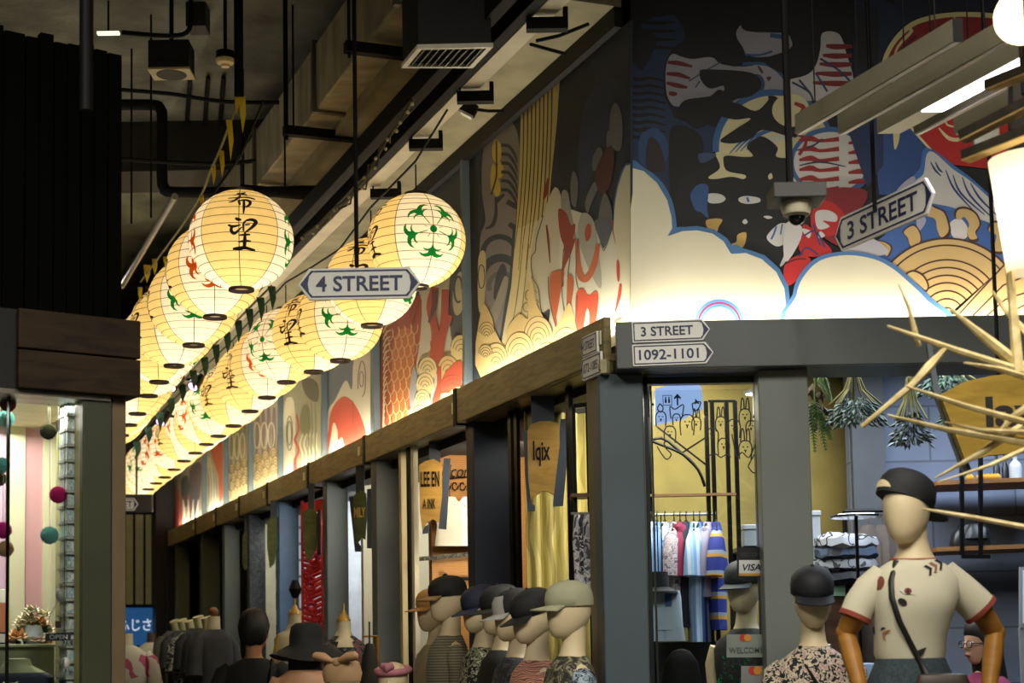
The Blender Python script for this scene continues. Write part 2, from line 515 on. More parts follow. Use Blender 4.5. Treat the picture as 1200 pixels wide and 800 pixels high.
def shade_mesh():
    b = MB(); nseg = 96; bands = 15; vs = []; fs = []; mi = []
    th0, th1 = .235, PI - .235
    rows = []
    for k in range(bands):
        a0 = th0 + (th1 - th0) * k / bands; a1 = th0 + (th1 - th0) * (k + 1) / bands
        rows += [(a0, 1.004, 1), (a0 + .012, 1.0, 0), ((a0 + a1) / 2, .999, 0), (a1 - .004, 1.0, 0)]
    rows.append((th1, 1.004, 1))
    for th, k, _ in rows:
        for j in range(nseg):
            a = 2 * PI * j / nseg
            vs.append((LR * k * math.sin(th) * math.cos(a), LR * k * math.sin(th) * math.sin(a), LR * .965 * k * math.cos(th)))
    for i in range(len(rows) - 1):
        rib = rows[i][2] == 1
        for j in range(nseg):
            seam = (j % 12 == 6)
            a = (j + .5) * 360 / nseg
            f = ((a - 225) % 360)          # kanji sector is centred on 270 degrees (local -Y)
            gold = f < 90 or 180 <= f < 270
            fs.append((i * nseg + j, i * nseg + (j + 1) % nseg, (i + 1) * nseg + (j + 1) % nseg, (i + 1) * nseg + j))
            mi.append(2 if rib else (0 if gold else 1))
    b.v = [Vector(v) for v in vs]; b.f = fs; b.mi = mi
    return b

def refine(tris, pts, lim=.07):
    out = []; st = [tuple(pts[i] for i in t) for t in tris]
    while st:
        a, b, c = st.pop()
        e = [((a[0] - b[0]) ** 2 + (a[1] - b[1]) ** 2, 0), ((b[0] - c[0]) ** 2 + (b[1] - c[1]) ** 2, 1), ((c[0] - a[0]) ** 2 + (c[1] - a[1]) ** 2, 2)]
        m, k = max(e)
        if m < lim * lim: out.append((a, b, c)); continue
        if k == 0: q = ((a[0] + b[0]) / 2, (a[1] + b[1]) / 2); st += [(a, q, c), (q, b, c)]
        elif k == 1: q = ((b[0] + c[0]) / 2, (b[1] + c[1]) / 2); st += [(a, b, q), (a, q, c)]
        else: q = ((c[0] + a[0]) / 2, (c[1] + a[1]) / 2); st += [(a, b, q), (q, b, c)]
    return out

def ribbon2(pts, w):
    """2D outline polygons (one quad per step) of a brush stroke with widths"""
    p = smoothpts([(x, y, ww) for (x, y), ww in zip(pts, w if hasattr(w, '__len__') else [w] * len(pts))], 4, False)
    L = []; Rr = []
    for i, (x, y, ww) in enumerate(p):
        a = p[max(i - 1, 0)]; c = p[min(i + 1, len(p) - 1)]
        dx, dy = c[0] - a[0], c[1] - a[1]; l = math.hypot(dx, dy) or 1
        nx, ny = -dy / l, dx / l
        L.append((x + nx * ww / 2, y + ny * ww / 2)); Rr.append((x - nx * ww / 2, y - ny * ww / 2))
    return [[L[i], L[i + 1], Rr[i + 1], Rr[i]] for i in range(len(p) - 1)]

def seam_strip(ang):
    return [[(ang, t) for t in (0, 1)]]

def decal(mb, polys, yaw, k=1.006, m=0):
    for pl in polys:
        tris = geometry.tessellate_polygon([[Vector((x, y, 0)) for x, y in pl]])
        for t in refine(tris, pl):
            vs = []
            for x, y in t:
                d = math.sqrt(max(.02, 1 - x * x - y * y))
                v = Vector((x, -d, y * .965)) * (LR * k)
                vs.append(rz(yaw) @ v)
            mb.add(vs, [(0, 1, 2)], m)

def K(pts): return [((x - 584) / 496, -(y - 560) / 496) for x, y in pts]
kan2 = [[], []]
for ki, (pts, w) in enumerate((
    ([(640, 170), (590, 192), (530, 212)], [16, 14, 6]), ([(560, 182), (600, 192), (655, 208)], [8, 14, 16]),
    ([(480, 250), (560, 246), (650, 236), (728, 252)], [8, 12, 14, 12]), ([(596, 212), (565, 258), (525, 290), (488, 297)], [14, 18, 16, 8]),
    ([(578, 282), (586, 308), (594, 334)], [16, 18, 10]), ([(578, 286), (640, 270), (682, 288), (680, 322), (652, 350), (632, 343)], [12, 16, 22, 20, 16, 6]),
    ([(626, 262), (629, 350), (625, 428)], [14, 20, 8]), ([(550, 474), (576, 486), (606, 492)], [16, 26, 14]),
    ([(486, 540), (522, 556), (560, 552), (600, 540)], [14, 20, 16, 10]), ([(522, 556), (514, 596), (546, 622), (612, 562)], [18, 24, 22, 8]),
    ([(650, 496), (700, 484), (738, 504), (704, 558), (636, 616)], [14, 22, 28, 22, 10]), ([(652, 494), (626, 530), (626, 602)], [10, 16, 12]),
    ([(640, 540), (684, 532)], [12, 10]), ([(588, 640), (636, 634), (686, 630)], [10, 16, 12]), ([(578, 702), (640, 690), (692, 692)], [10, 18, 12]),
    ([(526, 762), (590, 758), (640, 752), (728, 770)], [14, 26, 22, 16]), ([(640, 606), (636, 690), (630, 762)], [12, 26, 20]))):
    kan2[0 if ki < 7 else 1] += ribbon2(K(pts), [q * 1.3 / 496 for q in w])
half = [(4, 60), (5, 148), (14, 172), (40, 186), (70, 184), (94, 170), (80, 192), (52, 203), (32, 203), (46, 222), (82, 229), (126, 210), (98, 243), (58, 257), (24, 251), (0, 238)]
arm = half + [(-x, y) for x, y in half[-2::-1]]
emb = [[(.075 * math.cos(a * PI / 10), .075 * math.sin(a * PI / 10)) for a in range(20)]]
for k in range(5):
    a = 2 * PI * k / 5
    rot = lambda x, y, a=a: ((x * math.cos(a) - y * math.sin(a)) / 464, (x * math.sin(a) + y * math.cos(a)) / 464)
    emb.append([rot(x, -y) for x, y in arm])
    emb.append([rot(x, y) for x, y in ((-3, 58), (3, 58), (2, 96), (-2, 96))])

def make_lantern(loc, rot, label, group):
    th = thing('paper_lantern', label, 'lantern', loc, group)
    th.rotation_euler = (0, 0, rot)
    ORI[th.name] = Vector((0, 0, 0))
    sm = shade_mesh(); ns = len(sm.v)                # wire seams run down the paper
    for k in range(8):
        a = (k + .5) * PI / 4 + PI / 8
        for q in range(20):
            t0 = .235 + (PI - .47) * q / 20; t1 = .235 + (PI - .47) * (q + 1) / 20; wd = .0022 / LR
            pts = []
            for tt, s_ in ((t0, -1), (t0, 1), (t1, 1), (t1, -1)):
                aa = a + s_ * wd / max(.25, math.sin(tt)) / 1.2
                pts.append((LR * 1.004 * math.sin(tt) * math.cos(aa), LR * 1.004 * math.sin(tt) * math.sin(aa), LR * .969 * math.cos(tt)))
            sm.add(pts, [(0, 1, 2, 3)], 3)
    sm.build('shade', [PGOLD, PPALE, RIB, RINGM], th, smooth=True, recalc=False)
    for yw_ in (0, PI):
        for ch in kan2: d = MB(); decal(d, ch, yw_); d.build('brush_character', INK, th, recalc=False)
    d = MB(); decal(d, emb, PI / 2); d.build('green_emblem', GREEN, th, recalc=False)
    d = MB(); decal(d, emb, -PI / 2); d.build('orange_emblem', ORANGE, th, recalc=False)
    zb = -LR * .965 * math.cos(.235)
    r = MB(); r.lathe((0, 0, zb), [(.052, -.012), (.060, -.012), (.060, .006), (.052, .006), (.052, -.012)], 28, cap=False)
    r.build('bottom_ring', RINGM, th, smooth=True)
    r = MB(); r.lathe((0, 0, -zb), [(.052, -.006), (.060, -.006), (.060, .012), (.052, .012), (.052, -.006)], 28, cap=False)
    r.bar((-.055, 0, -zb + .005), (.055, 0, -zb + .005), .006, .004)
    r.build('top_ring', RINGM, th, smooth=True)
    c = MB(); c.tube([(0, 0, -zb), (0, 0, -zb + .16)], .004, 6); c.build('hanging_cord', BLACK, th)
    return th

ords = ['first', 'second', 'third', 'fourth', 'fifth', 'sixth', 'seventh', 'eighth', 'ninth', 'tenth', 'eleventh', 'twelfth', 'thirteenth',
        'fourteenth', 'fifteenth', 'sixteenth', 'seventeenth', 'eighteenth', 'nineteenth', 'twentieth']
# ring pixel (x, y) under every lantern; yaw of its lettering towards the lens
left_row = [(283, 341, 7), (252, 373, 100), (227, 406, -78), (204, 430, 120), (186.5, 449, 10), (174, 465, 170), (161, 486, 60), (151, 499, 110), (142, 511, 30), (134, 522, 80)]
right_row = [(489, 338, -67), (436, 383, -19), (399, 424, -74), (367.5, 437, -36), (335.6, 449, -119), (313, 467, 100), (293, 483, 150), (273.7, 500, 130), (256, 512, -105),
             (242, 521.6, 28), (229, 531.7, 10), (215.6, 541, 120), (204, 551, 60), (193, 560, 35), (183, 567, -130), (174, 574, -100), (166, 581, -80), (159, 588, -60)]
proto = None; lamps = []
for row, Kk, grp, nm in ((left_row, 1.63, 'paper lanterns of the outer row', 'the outer row'),
                         (right_row, 2.598, 'paper lanterns of the row beside the mural', 'the row beside the mural')):
    for i, (px, py, yw) in enumerate(row):
        D = (7.5 + .56 * i) if Kk < 2 else (7.97 + .553 * i)
        p = at(px, py, D); p.z += LR * .965 * math.cos(.235) + .012
        note = {(0, 0): 'round paper lantern with black lettering, nearest of ' + nm, (1, 0): 'round paper lantern with a big green emblem, nearest of ' + nm,
                (1, 1): 'lettered paper lantern hanging behind the 4 STREET sign', (1, 2): 'paper lantern with green emblem just below the 4 STREET sign',
                (1, 3): 'golden paper lantern with black lettering, fourth of ' + nm, (1, 4): 'pale paper lantern with green emblem, fifth of ' + nm}
        k = (0 if Kk < 2 else 1, i)
        lb = note.get(k, 'glowing round paper lantern, %s from the camera in %s' % (ords[i], nm))
        if proto is None: th = proto = make_lantern(p, math.radians(yw), lb, grp)
        else:
            th = dup(proto, p, math.radians(yw), lb); th['group'] = grp
        lamps.append(p)
for p in lamps:
    point('lantern_lamp', p + Vector((0, 0, -.075)), 3.0, (1.0, .91, .74), .045)
# steel wires the two rows hang from
for row, Kk, lb in ((left_row, 1.63, 'thin black wire that carries the outer row of lanterns'), (right_row, 2.598, 'thin black wire that carries the lanterns beside the mural')):
    pts = []
    for i, (px, py, _) in enumerate(row):
        p = at(px, py, (7.5 + .56 * i) if Kk < 2 else (7.97 + .553 * i)); pts.append(p + UP * (2 * LR * .965 * .972 + .19))
    pts = [pts[0] - CD * .5 + UP * .1] + pts
    b = MB(); b.tube(pts, .006, 6); tag(b.build('suspension_wire', BLACK), lb, 'wire')
# ================================================================= ceiling services
DK = mat('#141310', .7, var=.2, spec=.15)
def m_duct():
    s = NT('duct_wrap')
    nz = s.n('ShaderNodeTexNoise'); nz.inputs['Scale'].default_value = 4; nz.inputs['Detail'].default_value = 6
    s.l(s.coord((1, 3, 1)), nz.inputs['Vector'])
    b = s.bsdf(s.ramp(nz.outputs['Fac'], [(.3, '#8a846e'), (.7, '#b5ab8c')]), .6)
    w = s.n('ShaderNodeTexWave', bands_direction='Y'); w.inputs['Scale'].default_value = 1.3; w.inputs['Distortion'].default_value = 3
    s.l(s.coord(), w.inputs['Vector']); s.bump(b, w.outputs['Fac'], .5, .05)
    return s.m
def oz(px, py, z):
    p = atz(px, py, z); q = p - C0
    return q.dot(CD), q.dot(CN)
t_a, o_l = oz(302, 217, 4.3)
t_b, o_r = oz(400, 213, 4.3)
th = thing('air_duct', 'long rectangular air duct running along the ceiling beside the lantern rows', 'duct', cw(3, (o_l + o_r) / 2, 4.3))
b = MB(); b.hexa([cw(-1.5, o_l, 4.3), cw(TFAR + .6, o_l, 4.3), cw(TFAR + .6, o_r, 4.3), cw(-1.5, o_r, 4.3)], UP * .36); b.build('duct_body', m_duct(), th, bevel=.01)
for k in range(9):
    t = -1 + k * 1.5; f = MB()
    f.hexa([cw(t, o_l + .02, 4.285), cw(t + .035, o_l + .02, 4.285), cw(t + .035, o_r - .02, 4.285), cw(t, o_r - .02, 4.285)], UP * .39)
    f.build('flange', mat('#5b5544', .6), th)
for px, py in ((375, 157), (447, 60), (320, 225)):
    t, _ = oz(px, py, 4.25); h = MB()
    h.bar(cw(t, o_l + .12, 4.25), cw(t, o_r - .12, 4.25), .05, .05)
    for o in (o_l + .1, o_r - .1): h.tube([cw(t, o, 4.2), cw(t, o, CEIL)], .008, 6)
    lb = {375: 'black hanger bar under the duct just above the 4 STREET sign rod', 447: 'black hanger bar under the duct nearest the air vent', 320: 'black hanger bar under the duct right above the lettered lantern'}[px]
    tag(h.build('duct_hanger', DK), lb, 'hanger')
# cable trays and rails along the shop side
def along(px, py, z, t0, t1, w, h, m, name, lb, cat):
    t, o = oz(px, py, z); b = MB()
    b.hexa([cw(t0, o - w / 2, z), cw(t1, o - w / 2, z), cw(t1, o + w / 2, z), cw(t0, o + w / 2, z)], UP * h)
    return tag(b.build(name, m, bevel=.004), lb, cat), o
TRAYM = mat('#b0a688', .5, var=.12, sc=5)
_, o_t = along(553, 102, 4.0, -1.6, TFAR + .6, .085, .05, TRAYM, 'cable_tray', 'pale cable tray running just above the mural', 'cable tray')
along(536, 100, 3.98, -1.6, TFAR + .6, .05, .09, DK, 'ceiling_rail', 'black steel rail beside the pale cable tray', 'rail')
_, o_s = along(512, 92, 4.0, -1.6, TFAR + .6, .06, .10, DK, 'ceiling_rail', 'black steel rail that carries the little spotlights between the lanterns', 'rail')
along(524, 96, 4.1, -1.6, TFAR + .6, .05, .03, TRAYM, 'conduit', 'pale flat conduit between the two black ceiling rails', 'conduit')
lbs = ['black bracket box under the cable tray near the top of the picture', 'black bracket box under the cable tray beside the air vent',
       'black bracket box under the cable tray above the green emblem lantern', 'black bracket box under the cable tray right over the lantern top']
for (px, py), lb in zip(((641, 22), (557, 108), (499, 164), (452, 222)), lbs):
    t, o = oz(px, py, 3.98); h = MB(); p = cw(t, o, 3.955)
    h.box(p, (.17, .05, .05)); h.box(p + Vector((.075, 0, .035)), (.02, .06, .06)); h.tube([p + Vector((-.07, 0, 0)), p + Vector((-.07, 0, CEIL - p.z))], .005, 6)
    tag(h.build('tray_bracket', DK, bevel=.004), lb, 'bracket')
for (pts, lb) in (([(690, 28), (655, 42), (628, 48)], 'black cable drooping from the tray to the wall near the top'),
                  ([(662, 63), (640, 57), (622, 52)], 'thin black cable reaching from the tray to the mural trim'),
                  ([(590, 130), (572, 130), (556, 128)], 'short black cable beside the small ceiling clip light')):
    b = MB(); b.tube([atz(x, y, 4.1 - .02 * k) for k, (x, y) in enumerate(pts)], .008, 6); tag(b.build('cable', BLACK), lb, 'cable')
# clip light over the mural
p = at(549, 127, 7.9); th = thing('clip_light', 'small clip floodlight on the ceiling above the grey spiral mural', 'lamp', p)
b = MB(); b.box(p, (.09, .05, .06), rot=Matrix.Rotation(.5, 3, 'Y')); b.build('housing', BLACKM, th, bevel=.006)
b = MB(); b.box(p + Vector((-.01, -.01, -.037)), (.06, .04, .012), rot=Matrix.Rotation(.5, 3, 'Y')); b.build('lens', mat('#b9b59c', .3), th)
b = MB(); b.tube([p, p + UP * (CEIL - p.z)], .006, 6); b.build('mount_rod', BLACK, th)
# air vent with its plenum box
za = 3.88
q = [atz(489, 57, za), atz(578, 55, za), atz(554, 80, za), atz(470, 80, za)]
cen = sum(q, Vector()) / 4
th = thing('air_vent', 'square air vent with white frame below a black plenum box', 'vent', cen)
pb = MB(); pb.hexa([cen + (p - cen) * .96 + UP * .015 for p in q], UP * .38); pb.build('plenum_box', mat('#0c0c0a', .7), th)
fr = MB()
for i in range(4):
    a, bb = q[i], q[(i + 1) % 4]; fr.hexa([a, bb, cen + (bb - cen) * .86, cen + (a - cen) * .86], UP * .018)
fr.build('vent_frame', mat('#dcd4ba', .5), th)
for k in range(9):
    f = (k + .5) / 9; a = q[0].lerp(q[1], f); bb = q[3].lerp(q[2], f)
    a, bb = cen + (a - cen) * .86, cen + (bb - cen) * .86; s_ = MB(); s_.bar(a + UP * .008, bb + UP * .008, .006, .014)
    s_.build('louvre', mat('#3b382e', .5), th)
for p in q[1:3]: b = MB(); p = cen + (p - cen) * .8; b.tube([p + UP * .38, p + UP * (CEIL - za)], .006, 6); b.build('hanger_rod', DK, th)
# speaker box, smoke detector, poles, pipes
p = at(201, 87, 8.4); p.z += .0
th = thing('ceiling_speaker', 'black box speaker with pale grille plate hanging from the ceiling', 'speaker', p)
b = MB(); b.box(p + UP * .085, (.215, .16, .15)); b.build('cabinet', mat('#0d0d0c', .6), th, bevel=.004)
b = MB(); b.box(p + UP * .004, (.222, .165, .014)); b.build('front_plate', mat('#b5a87e', .6), th, bevel=.003)
b = MB(); b.lathe(p, [(.0, -.006), (.078, -.006), (.082, .0)], 28); b.build('grille', mat('#2a2822', .7), th, smooth=True)
b = MB(); b.tube([p + UP * .15, p + UP * (CEIL - p.z)], .012, 8); b.build('mount_rod', DK, th)
p = at(264, 76, 8.6)
th = thing('smoke_detector', 'round cream smoke detector on a black base under the ceiling', 'smoke detector', p)
b = MB(); b.lathe(p, [(.0, -.012), (.022, -.012), (.026, 0), (.045, .008), (.052, .022), (.05, .032)], 24); b.build('sensor_body', mat('#d8c490', .5), th, smooth=True)
b = MB(); b.lathe(p + UP * .032, [(.05, 0), (.05, .04), (.01, .045), (.01, CEIL - p.z - .033)], 20); b.build('base_mount', BLACK, th, smooth=True)
p = at(232, 40, 8.7); b = MB(); b.box(p + UP * .1, (.11, .14, .16)); b.tube([p + UP * .1, p + UP * (CEIL - p.z)], .012, 6)
tag(b.build('junction_box', mat('#26251f', .6), bevel=.004), 'dark junction box under the ceiling just behind the box speaker', 'junction box')
def stick(name, lb, cat, pts, r, m=None, seg=10):
    b = MB(); b.tube(pts, r, seg); return tag(b.build(name, m or BLACK, smooth=True), lb, cat)
p = at(280, 113, 7.5); stick('hanging_pole', 'thick black pole dropping from the ceiling to the yellow pennants', 'pole', [p, Vector((p.x, p.y, CEIL))], .022)
p = at(101, 46, 5.0); stick('hanging_pole', 'thick black pole in front of the slatted timber wall', 'pole', [at(101, 130, 5.0), Vector((p.x, p.y, CEIL))], .022)
stick('drain_pipe', 'black drain pipe that bends down and runs across behind the lanterns', 'pipe',
      smoothpts([at(120, 123, 9.6), at(178, 123, 9.6), at(188, 128, 9.6), at(190, 140, 9.6), at(190, 208, 9.6), at(193, 220, 9.6), at(204, 225, 9.6), at(300, 225, 9.6), at(430, 222, 9.6)], 4, False), .033, DK)
for pts, lb in (([(140, 105), (200, 110), (262, 119), (330, 120)], 'sagging black cable under the ceiling behind the speaker'),
                ([(140, 186), (200, 190), (260, 192), (300, 188)], 'black cable across the ceiling just above the first lantern'),
                ([(143, 38), (200, 42), (222, 34), (224, 0)], 'pale and black twisted cable that loops past the speaker')):
    stick('cable', lb, 'cable', smoothpts([at(x, y, 9.2 if y > 60 else 8.0) for x, y in pts], 4, False), .012, DK, 6)
stick('conduit', 'grey steel conduit slanting down behind the outer lanterns', 'conduit', [atz(205, 230, 4.1), atz(143, 335, 4.1)], .02, mat('#8f8975', .4, .4))
for px, y0, y1, D, lb in ((334, 28, 218, 8.6, 'thin black hanger rod between the air duct and the pole'), (154, 143, 262, 9.3, 'thin black hanger rod beside the bent drain pipe'),
                          (177, 90, 255, 8.8, 'thin black hanger rod below the box speaker'), (344, 28, 155, 8.7, 'thin black hanger rod at the duct edge')):
    a = at(px, y1, D); stick('hanger_rod', lb, 'rod', [a, Vector((a.x, a.y, CEIL))], .006, DK, 6)
for px, lb in ((244, 'thin conduit on the ceiling behind the smoke detector'), (262, 'thin conduit on the ceiling under the smoke detector'), (223, 'thin conduit on the ceiling nearest the box speaker')):
    a = atz(px, 90, CEIL - .03); bq = atz(px - 8, 195, CEIL - .03); stick('conduit', lb, 'conduit', [a, bq], .014, DK, 6)
# small tube lamp behind the slatted wall
p = at(127, 39, 8.6); b = MB(); b.bar(p + Vector((-.06, 0, 0)), p + Vector((.06, 0, 0)), .03, .014); b.tube([p, Vector((p.x, p.y, CEIL))], .006, 6, 1)
tag(b.build('tube_lamp', [glow('#f4f0d8', 1.2), BLACK]), 'short lit tube lamp peeping over the slatted timber wall', 'lamp')
# pennant strings
YEL = mat('#d4b41c', .7, var=.1); GRN = mat('#1f4a34', .7, var=.15)
def bunting(pts, lb, m, flags, L, lab2):
    P3 = [at(x, y, D) for x, y, D in pts]
    th = thing('pennant_string', lb, 'bunting', P3[0])
    b = MB(); b.tube(smoothpts(P3, 4, False), .007, 6); b.build('string', mat('#7a744c', .8), th)
    for x, y, D, w, h, lean in flags:
        p = at(x, y, D); s = D / 1900; f = MB()
        q = [p + Vector((-w * s / 2, 0, 0)), p + Vector((w * s / 2, .01, 0)), p + Vector((w * s * .45 + lean * s, .012, -h * s * .5)), p + Vector((lean * s, 0, -h * s)), p + Vector((-w * s * .3 + lean * s, -.012, -h * s * .45))]
        f.poly(q, 0, (0, .004, 0)); f.build('pennant', m, th)
bunting([(282, 112, 7.5), (272, 138, 7.9), (258, 175, 8.3), (247, 200, 8.7), (236, 228, 9.2), (215, 262, 9.8), (190, 296, 10.5), (165, 330, 11.2)],
        'string of yellow pennants dropping from the black pole along the outer lanterns', YEL,
        [(283, 112, 7.5, 8, 46, 1), (277, 112, 7.5, 4, 24, 0), (268, 140, 7.9, 7, 50, 2), (259, 176, 8.3, 6, 34, 1), (250, 192, 8.6, 5, 26, 0), (236, 228, 9.2, 5, 16, 0),
         (172, 310, 11, 8, 22, 0), (181, 303, 10.8, 6, 20, 0), (193, 300, 10.5, 4, 12, 0), (164, 336, 11.3, 5, 20, 0)], 9, '')
gf = []; gp = []
for k in range(13):
    f = k / 12; x = 318 - 158 * f; y = 335 + 182 * f - 8 * math.sin(f * PI); D = 2.12 * 1900 / (x + 130); gp.append((x, y, D)); gf.append((x, y, D, 9, 30 - 10 * f, 1))
bunting(gp, 'string of dark green pennants between the two rows of lanterns', GRN, gf, 9, '')
# fairy-light cable on the duct
fl_ = [(483, 118), (470, 140), (456, 160), (443, 182), (430, 205), (412, 228), (395, 243), (375, 262), (356, 276)]
P3 = [at(x, y, 1900 * 2.35 / (x + 130)) for x, y in fl_]
th = thing('fairy_lights', 'tangled fairy light cable draped below the air duct', 'string lights', P3[0])
b = MB(); b.tube(smoothpts(P3, 5, False), .008, 6); b.tube([p + Vector((.02 * math.sin(k * 2.1), .03, .03 * math.cos(k * 1.7))) for k, p in enumerate(map(Vector, smoothpts(P3, 3, False)))], .005, 5)
b.build('cable', mat('#3d3a28', .7), th)
for k, p in enumerate(map(Vector, smoothpts(P3, 2, False))):
    b = MB(); b.ball(p + Vector((.015 * math.sin(k * 3), 0, -.015)), .009, 8, 6); b.build('bulb', mat('#b8ad7e', .3), th, smooth=True)
# little spotlights between the rows
for px, py, k in ((215, 452, 0), (178, 494, 1)):
    D = 2.12 * 1900 / (px + 130); p = at(px, py, D)
    th = thing('track_spotlight', ['black twin spotlight with violet glow between the lanterns, nearer one', 'black twin spotlight with violet glow between the lanterns, farther one'][k], 'spotlight', p, 'spotlights between the lantern rows')
    h = MB(); h.tube([p + UP * .05, p + UP * (4.02 - p.z)], .008, 6); h.bar(p + Vector((-.14, 0, .055)), p + Vector((.16, .1, .055)), .03, .02); h.build('mount_arm', BLACKM, th)
    for s_, dx in ((-1, -.07), (1, .09)):
        cpt = p + Vector((dx, .02, .03)); dr = Vector((-.35, -.6, -.7)).normalized()
        b = MB(); b.tube([cpt + dr * -.07, cpt + dr * -.02, cpt + dr * .055], [.03, .042, .046], 16); hd = b.build('lamp_head', BLACKM, th, smooth=True)
        b = MB(); b.tube([cpt + dr * .0555, cpt + dr * .058], [.036, .036], 16); b.build('lens', glow('#f0c8ff', 6 if s_ < 0 else 2), hd)
# ================================================================= painted murals
def clip_poly(p, q):
    """clip a pixel-space polygon by a convex quad q"""
    n = len(q); ar = sum(q[i][0] * q[(i + 1) % n][1] - q[(i + 1) % n][0] * q[i][1] for i in range(n)); sg = 1 if ar > 0 else -1
    for i in range(n):
        a, b = q[i], q[(i + 1) % n]; out = []
        ins = lambda v: sg * ((b[0] - a[0]) * (v[1] - a[1]) - (b[1] - a[1]) * (v[0] - a[0])) >= 0
        for j in range(len(p)):
            c, d = p[j - 1], p[j]; ic, id_ = ins(c), ins(d)
            if ic != id_:
                e1 = (b[0] - a[0]) * (c[1] - a[1]) - (b[1] - a[1]) * (c[0] - a[0]); e2 = (b[0] - a[0]) * (d[1] - a[1]) - (b[1] - a[1]) * (d[0] - a[0])
                t = e1 / (e1 - e2); out.append((c[0] + (d[0] - c[0]) * t, c[1] + (d[1] - c[1]) * t))
            if id_: out.append(d)
        p = out
        if len(p) < 3: return []
    return p

class Paint:
    """a painted board: traced shapes laid on a plane as thin coats"""
    def __init__(s, p0, n, quad, T=(0, 0, 1)):
        s.p0, s.n, s.quad, s.k = p0, n, quad, 0
        s.mb = MB(); s.cols = []; s.T = T
    def ci(s, c):
        if c not in s.cols: s.cols.append(c)
        return s.cols.index(c)
    def tp(s, pts): ox, oy, k = s.T; return [(ox + x / k, oy + y / k) for x, y in pts]
    def raw(s, c, pts):
        pts = clip_poly(pts, s.quad)
        if len(pts) < 3: return
        P = s.p0 + s.n * (.0003 + .00006 * s.k)
        s.mb.poly([onplane(x, y, P, s.n) for x, y in pts], s.ci(c))
    def fill(s, c, pts, sm=True):
        s.k += 1; pts = s.tp(pts); s.raw(c, smoothpts(pts, 4) if sm else pts)
    def line(s, c, pts, w, sm=True, closed=False):
        s.k += 1; p = s.tp(pts); ww = [max(.45, q / s.T[2]) for q in (w if hasattr(w, '__len__') else [w] * len(p))]
        if closed: p = p + [p[0]]; ww = list(ww) + [ww[0]]
        if not sm:
            q = []; 
            for i in range(len(p) - 1): q += ribbon_lin(p[i], p[i + 1], ww[i], ww[i + 1])
        else: q = ribbon2(p, ww)
        for r in q: s.raw(c, r)
    def arc(s, c, cx, cy, r, a0, a1, w, ry=None, n=14):
        ry = ry or r
        s.line(c, [(cx + r * math.cos(math.radians(a0 + (a1 - a0) * i / n)), cy - ry * math.sin(math.radians(a0 + (a1 - a0) * i / n))) for i in range(n + 1)], w)
    def disc(s, c, cx, cy, rx, ry=None, n=20):
        s.fill(c, [(cx + rx * math.cos(2 * PI * i / n), cy + (ry or rx) * math.sin(2 * PI * i / n)) for i in range(n)])
    def scallop(s, c, ink, cx, cy, r, k=4, w=1, ry=None):
        s.disc(c, cx, cy, r, ry)
        for i in range(k): 
            q = (1 - i / k); s.arc(ink, cx, cy + r * .12 * i, r * q, 5, 175, w, (ry or r) * q)
    def build(s, name, label, cat, group=None, thick=.012):
        q = [onplane(x, y, s.p0, s.n) for x, y in s.quad]
        s.mb.hexa(q, s.n * -thick, s.ci(s.quadcol))
        o = s.mb.build(name, [mat(c, .65, var=.05, sc=3) for c in s.cols], recalc=False)
        return tag(o, label, cat, group)

def ribbon_lin(a, b, w0, w1):
    dx, dy = b[0] - a[0], b[1] - a[1]; l = math.hypot(dx, dy) or 1; nx, ny = -dy / l, dx / l
    return [[(a[0] + nx * w0 / 2, a[1] + ny * w0 / 2), (b[0] + nx * w1 / 2, b[1] + ny * w1 / 2), (b[0] - nx * w1 / 2, b[1] - ny * w1 / 2), (a[0] - nx * w0 / 2, a[1] - ny * w0 / 2)]]

MO = -.125
def wall_px(px, z):                 # pixel of the mural plane at column px and height z, found by bisection
    lo, hi = -600, 790
    for _ in range(40):
        m = (lo + hi) / 2
        if wall(px, m, MO).z > z: lo = m
        else: hi = m
    return (px, (lo + hi) / 2)
def panel(x0, x1, base):
    q = [wall_px(x0, MT), wall_px(x1, MT), wall_px(x1, FZ0 + .1), wall_px(x0, FZ0 + .1)]
    p = Paint(C0 + CN * MO, CN, q); p.quadcol = base; p.raw(base, q); return p
MG = 'mural panels along the corridor'
CRM, TAN, INKM, NV, GRY, RED, ORG, WHT = '#cfc7a6', '#cdb47a', '#20242c', '#2b3644', '#77736c', '#8c2c1c', '#b4562a', '#c9c8bd'
# ---- panel 1: spiral creature, waterfall, flames
p = panel(555, 738.5, '#1c2634')
p.T = (540, 60, 3.636)
p.fill('#121925', [(440, 60), (560, 60), (560, 200), (500, 420), (480, 560), (420, 520), (420, 300)])
p.fill('#22304a', [(560, 170), (690, 120), (690, 330), (600, 420), (540, 560), (500, 560), (510, 320)])
p.fill('#77757c', [(170, 275), (230, 320), (250, 420), (245, 560), (235, 720), (220, 1000), (160, 1280), (90, 1200), (80, 900), (85, 780), (105, 720), (90, 600), (92, 450), (115, 330)])
p.fill(NV, [(60, 360), (95, 370), (80, 520), (95, 700), (75, 780), (70, 600)])
for q in ([(150, 375), (170, 400), (172, 450), (155, 480), (135, 450), (135, 400)], [(135, 480), (150, 500), (148, 580), (132, 600), (126, 540)], [(165, 470), (180, 490), (178, 530), (160, 540), (155, 500)],
          [(152, 530), (168, 570), (165, 610), (145, 615), (140, 570)]): p.fill('#c3ab45', q)
p.line(INKM, [(152, 380), (152, 480), (150, 540), (130, 610)], 7)
for k in range(6):
    y = 400 + k * 38; p.line(NV, [(172, y), (205, y + 5), (232, y + 45), (240, y + 75)], [14, 14, 10, 4])
p.line(NV, [(150, 640), (185, 610)], [22, 10]); p.line(NV, [(197, 640), (240, 665)], [22, 22])
p.line(NV, [(148, 620), (150, 690), (135, 740), (105, 755)], [8, 14, 16, 6])
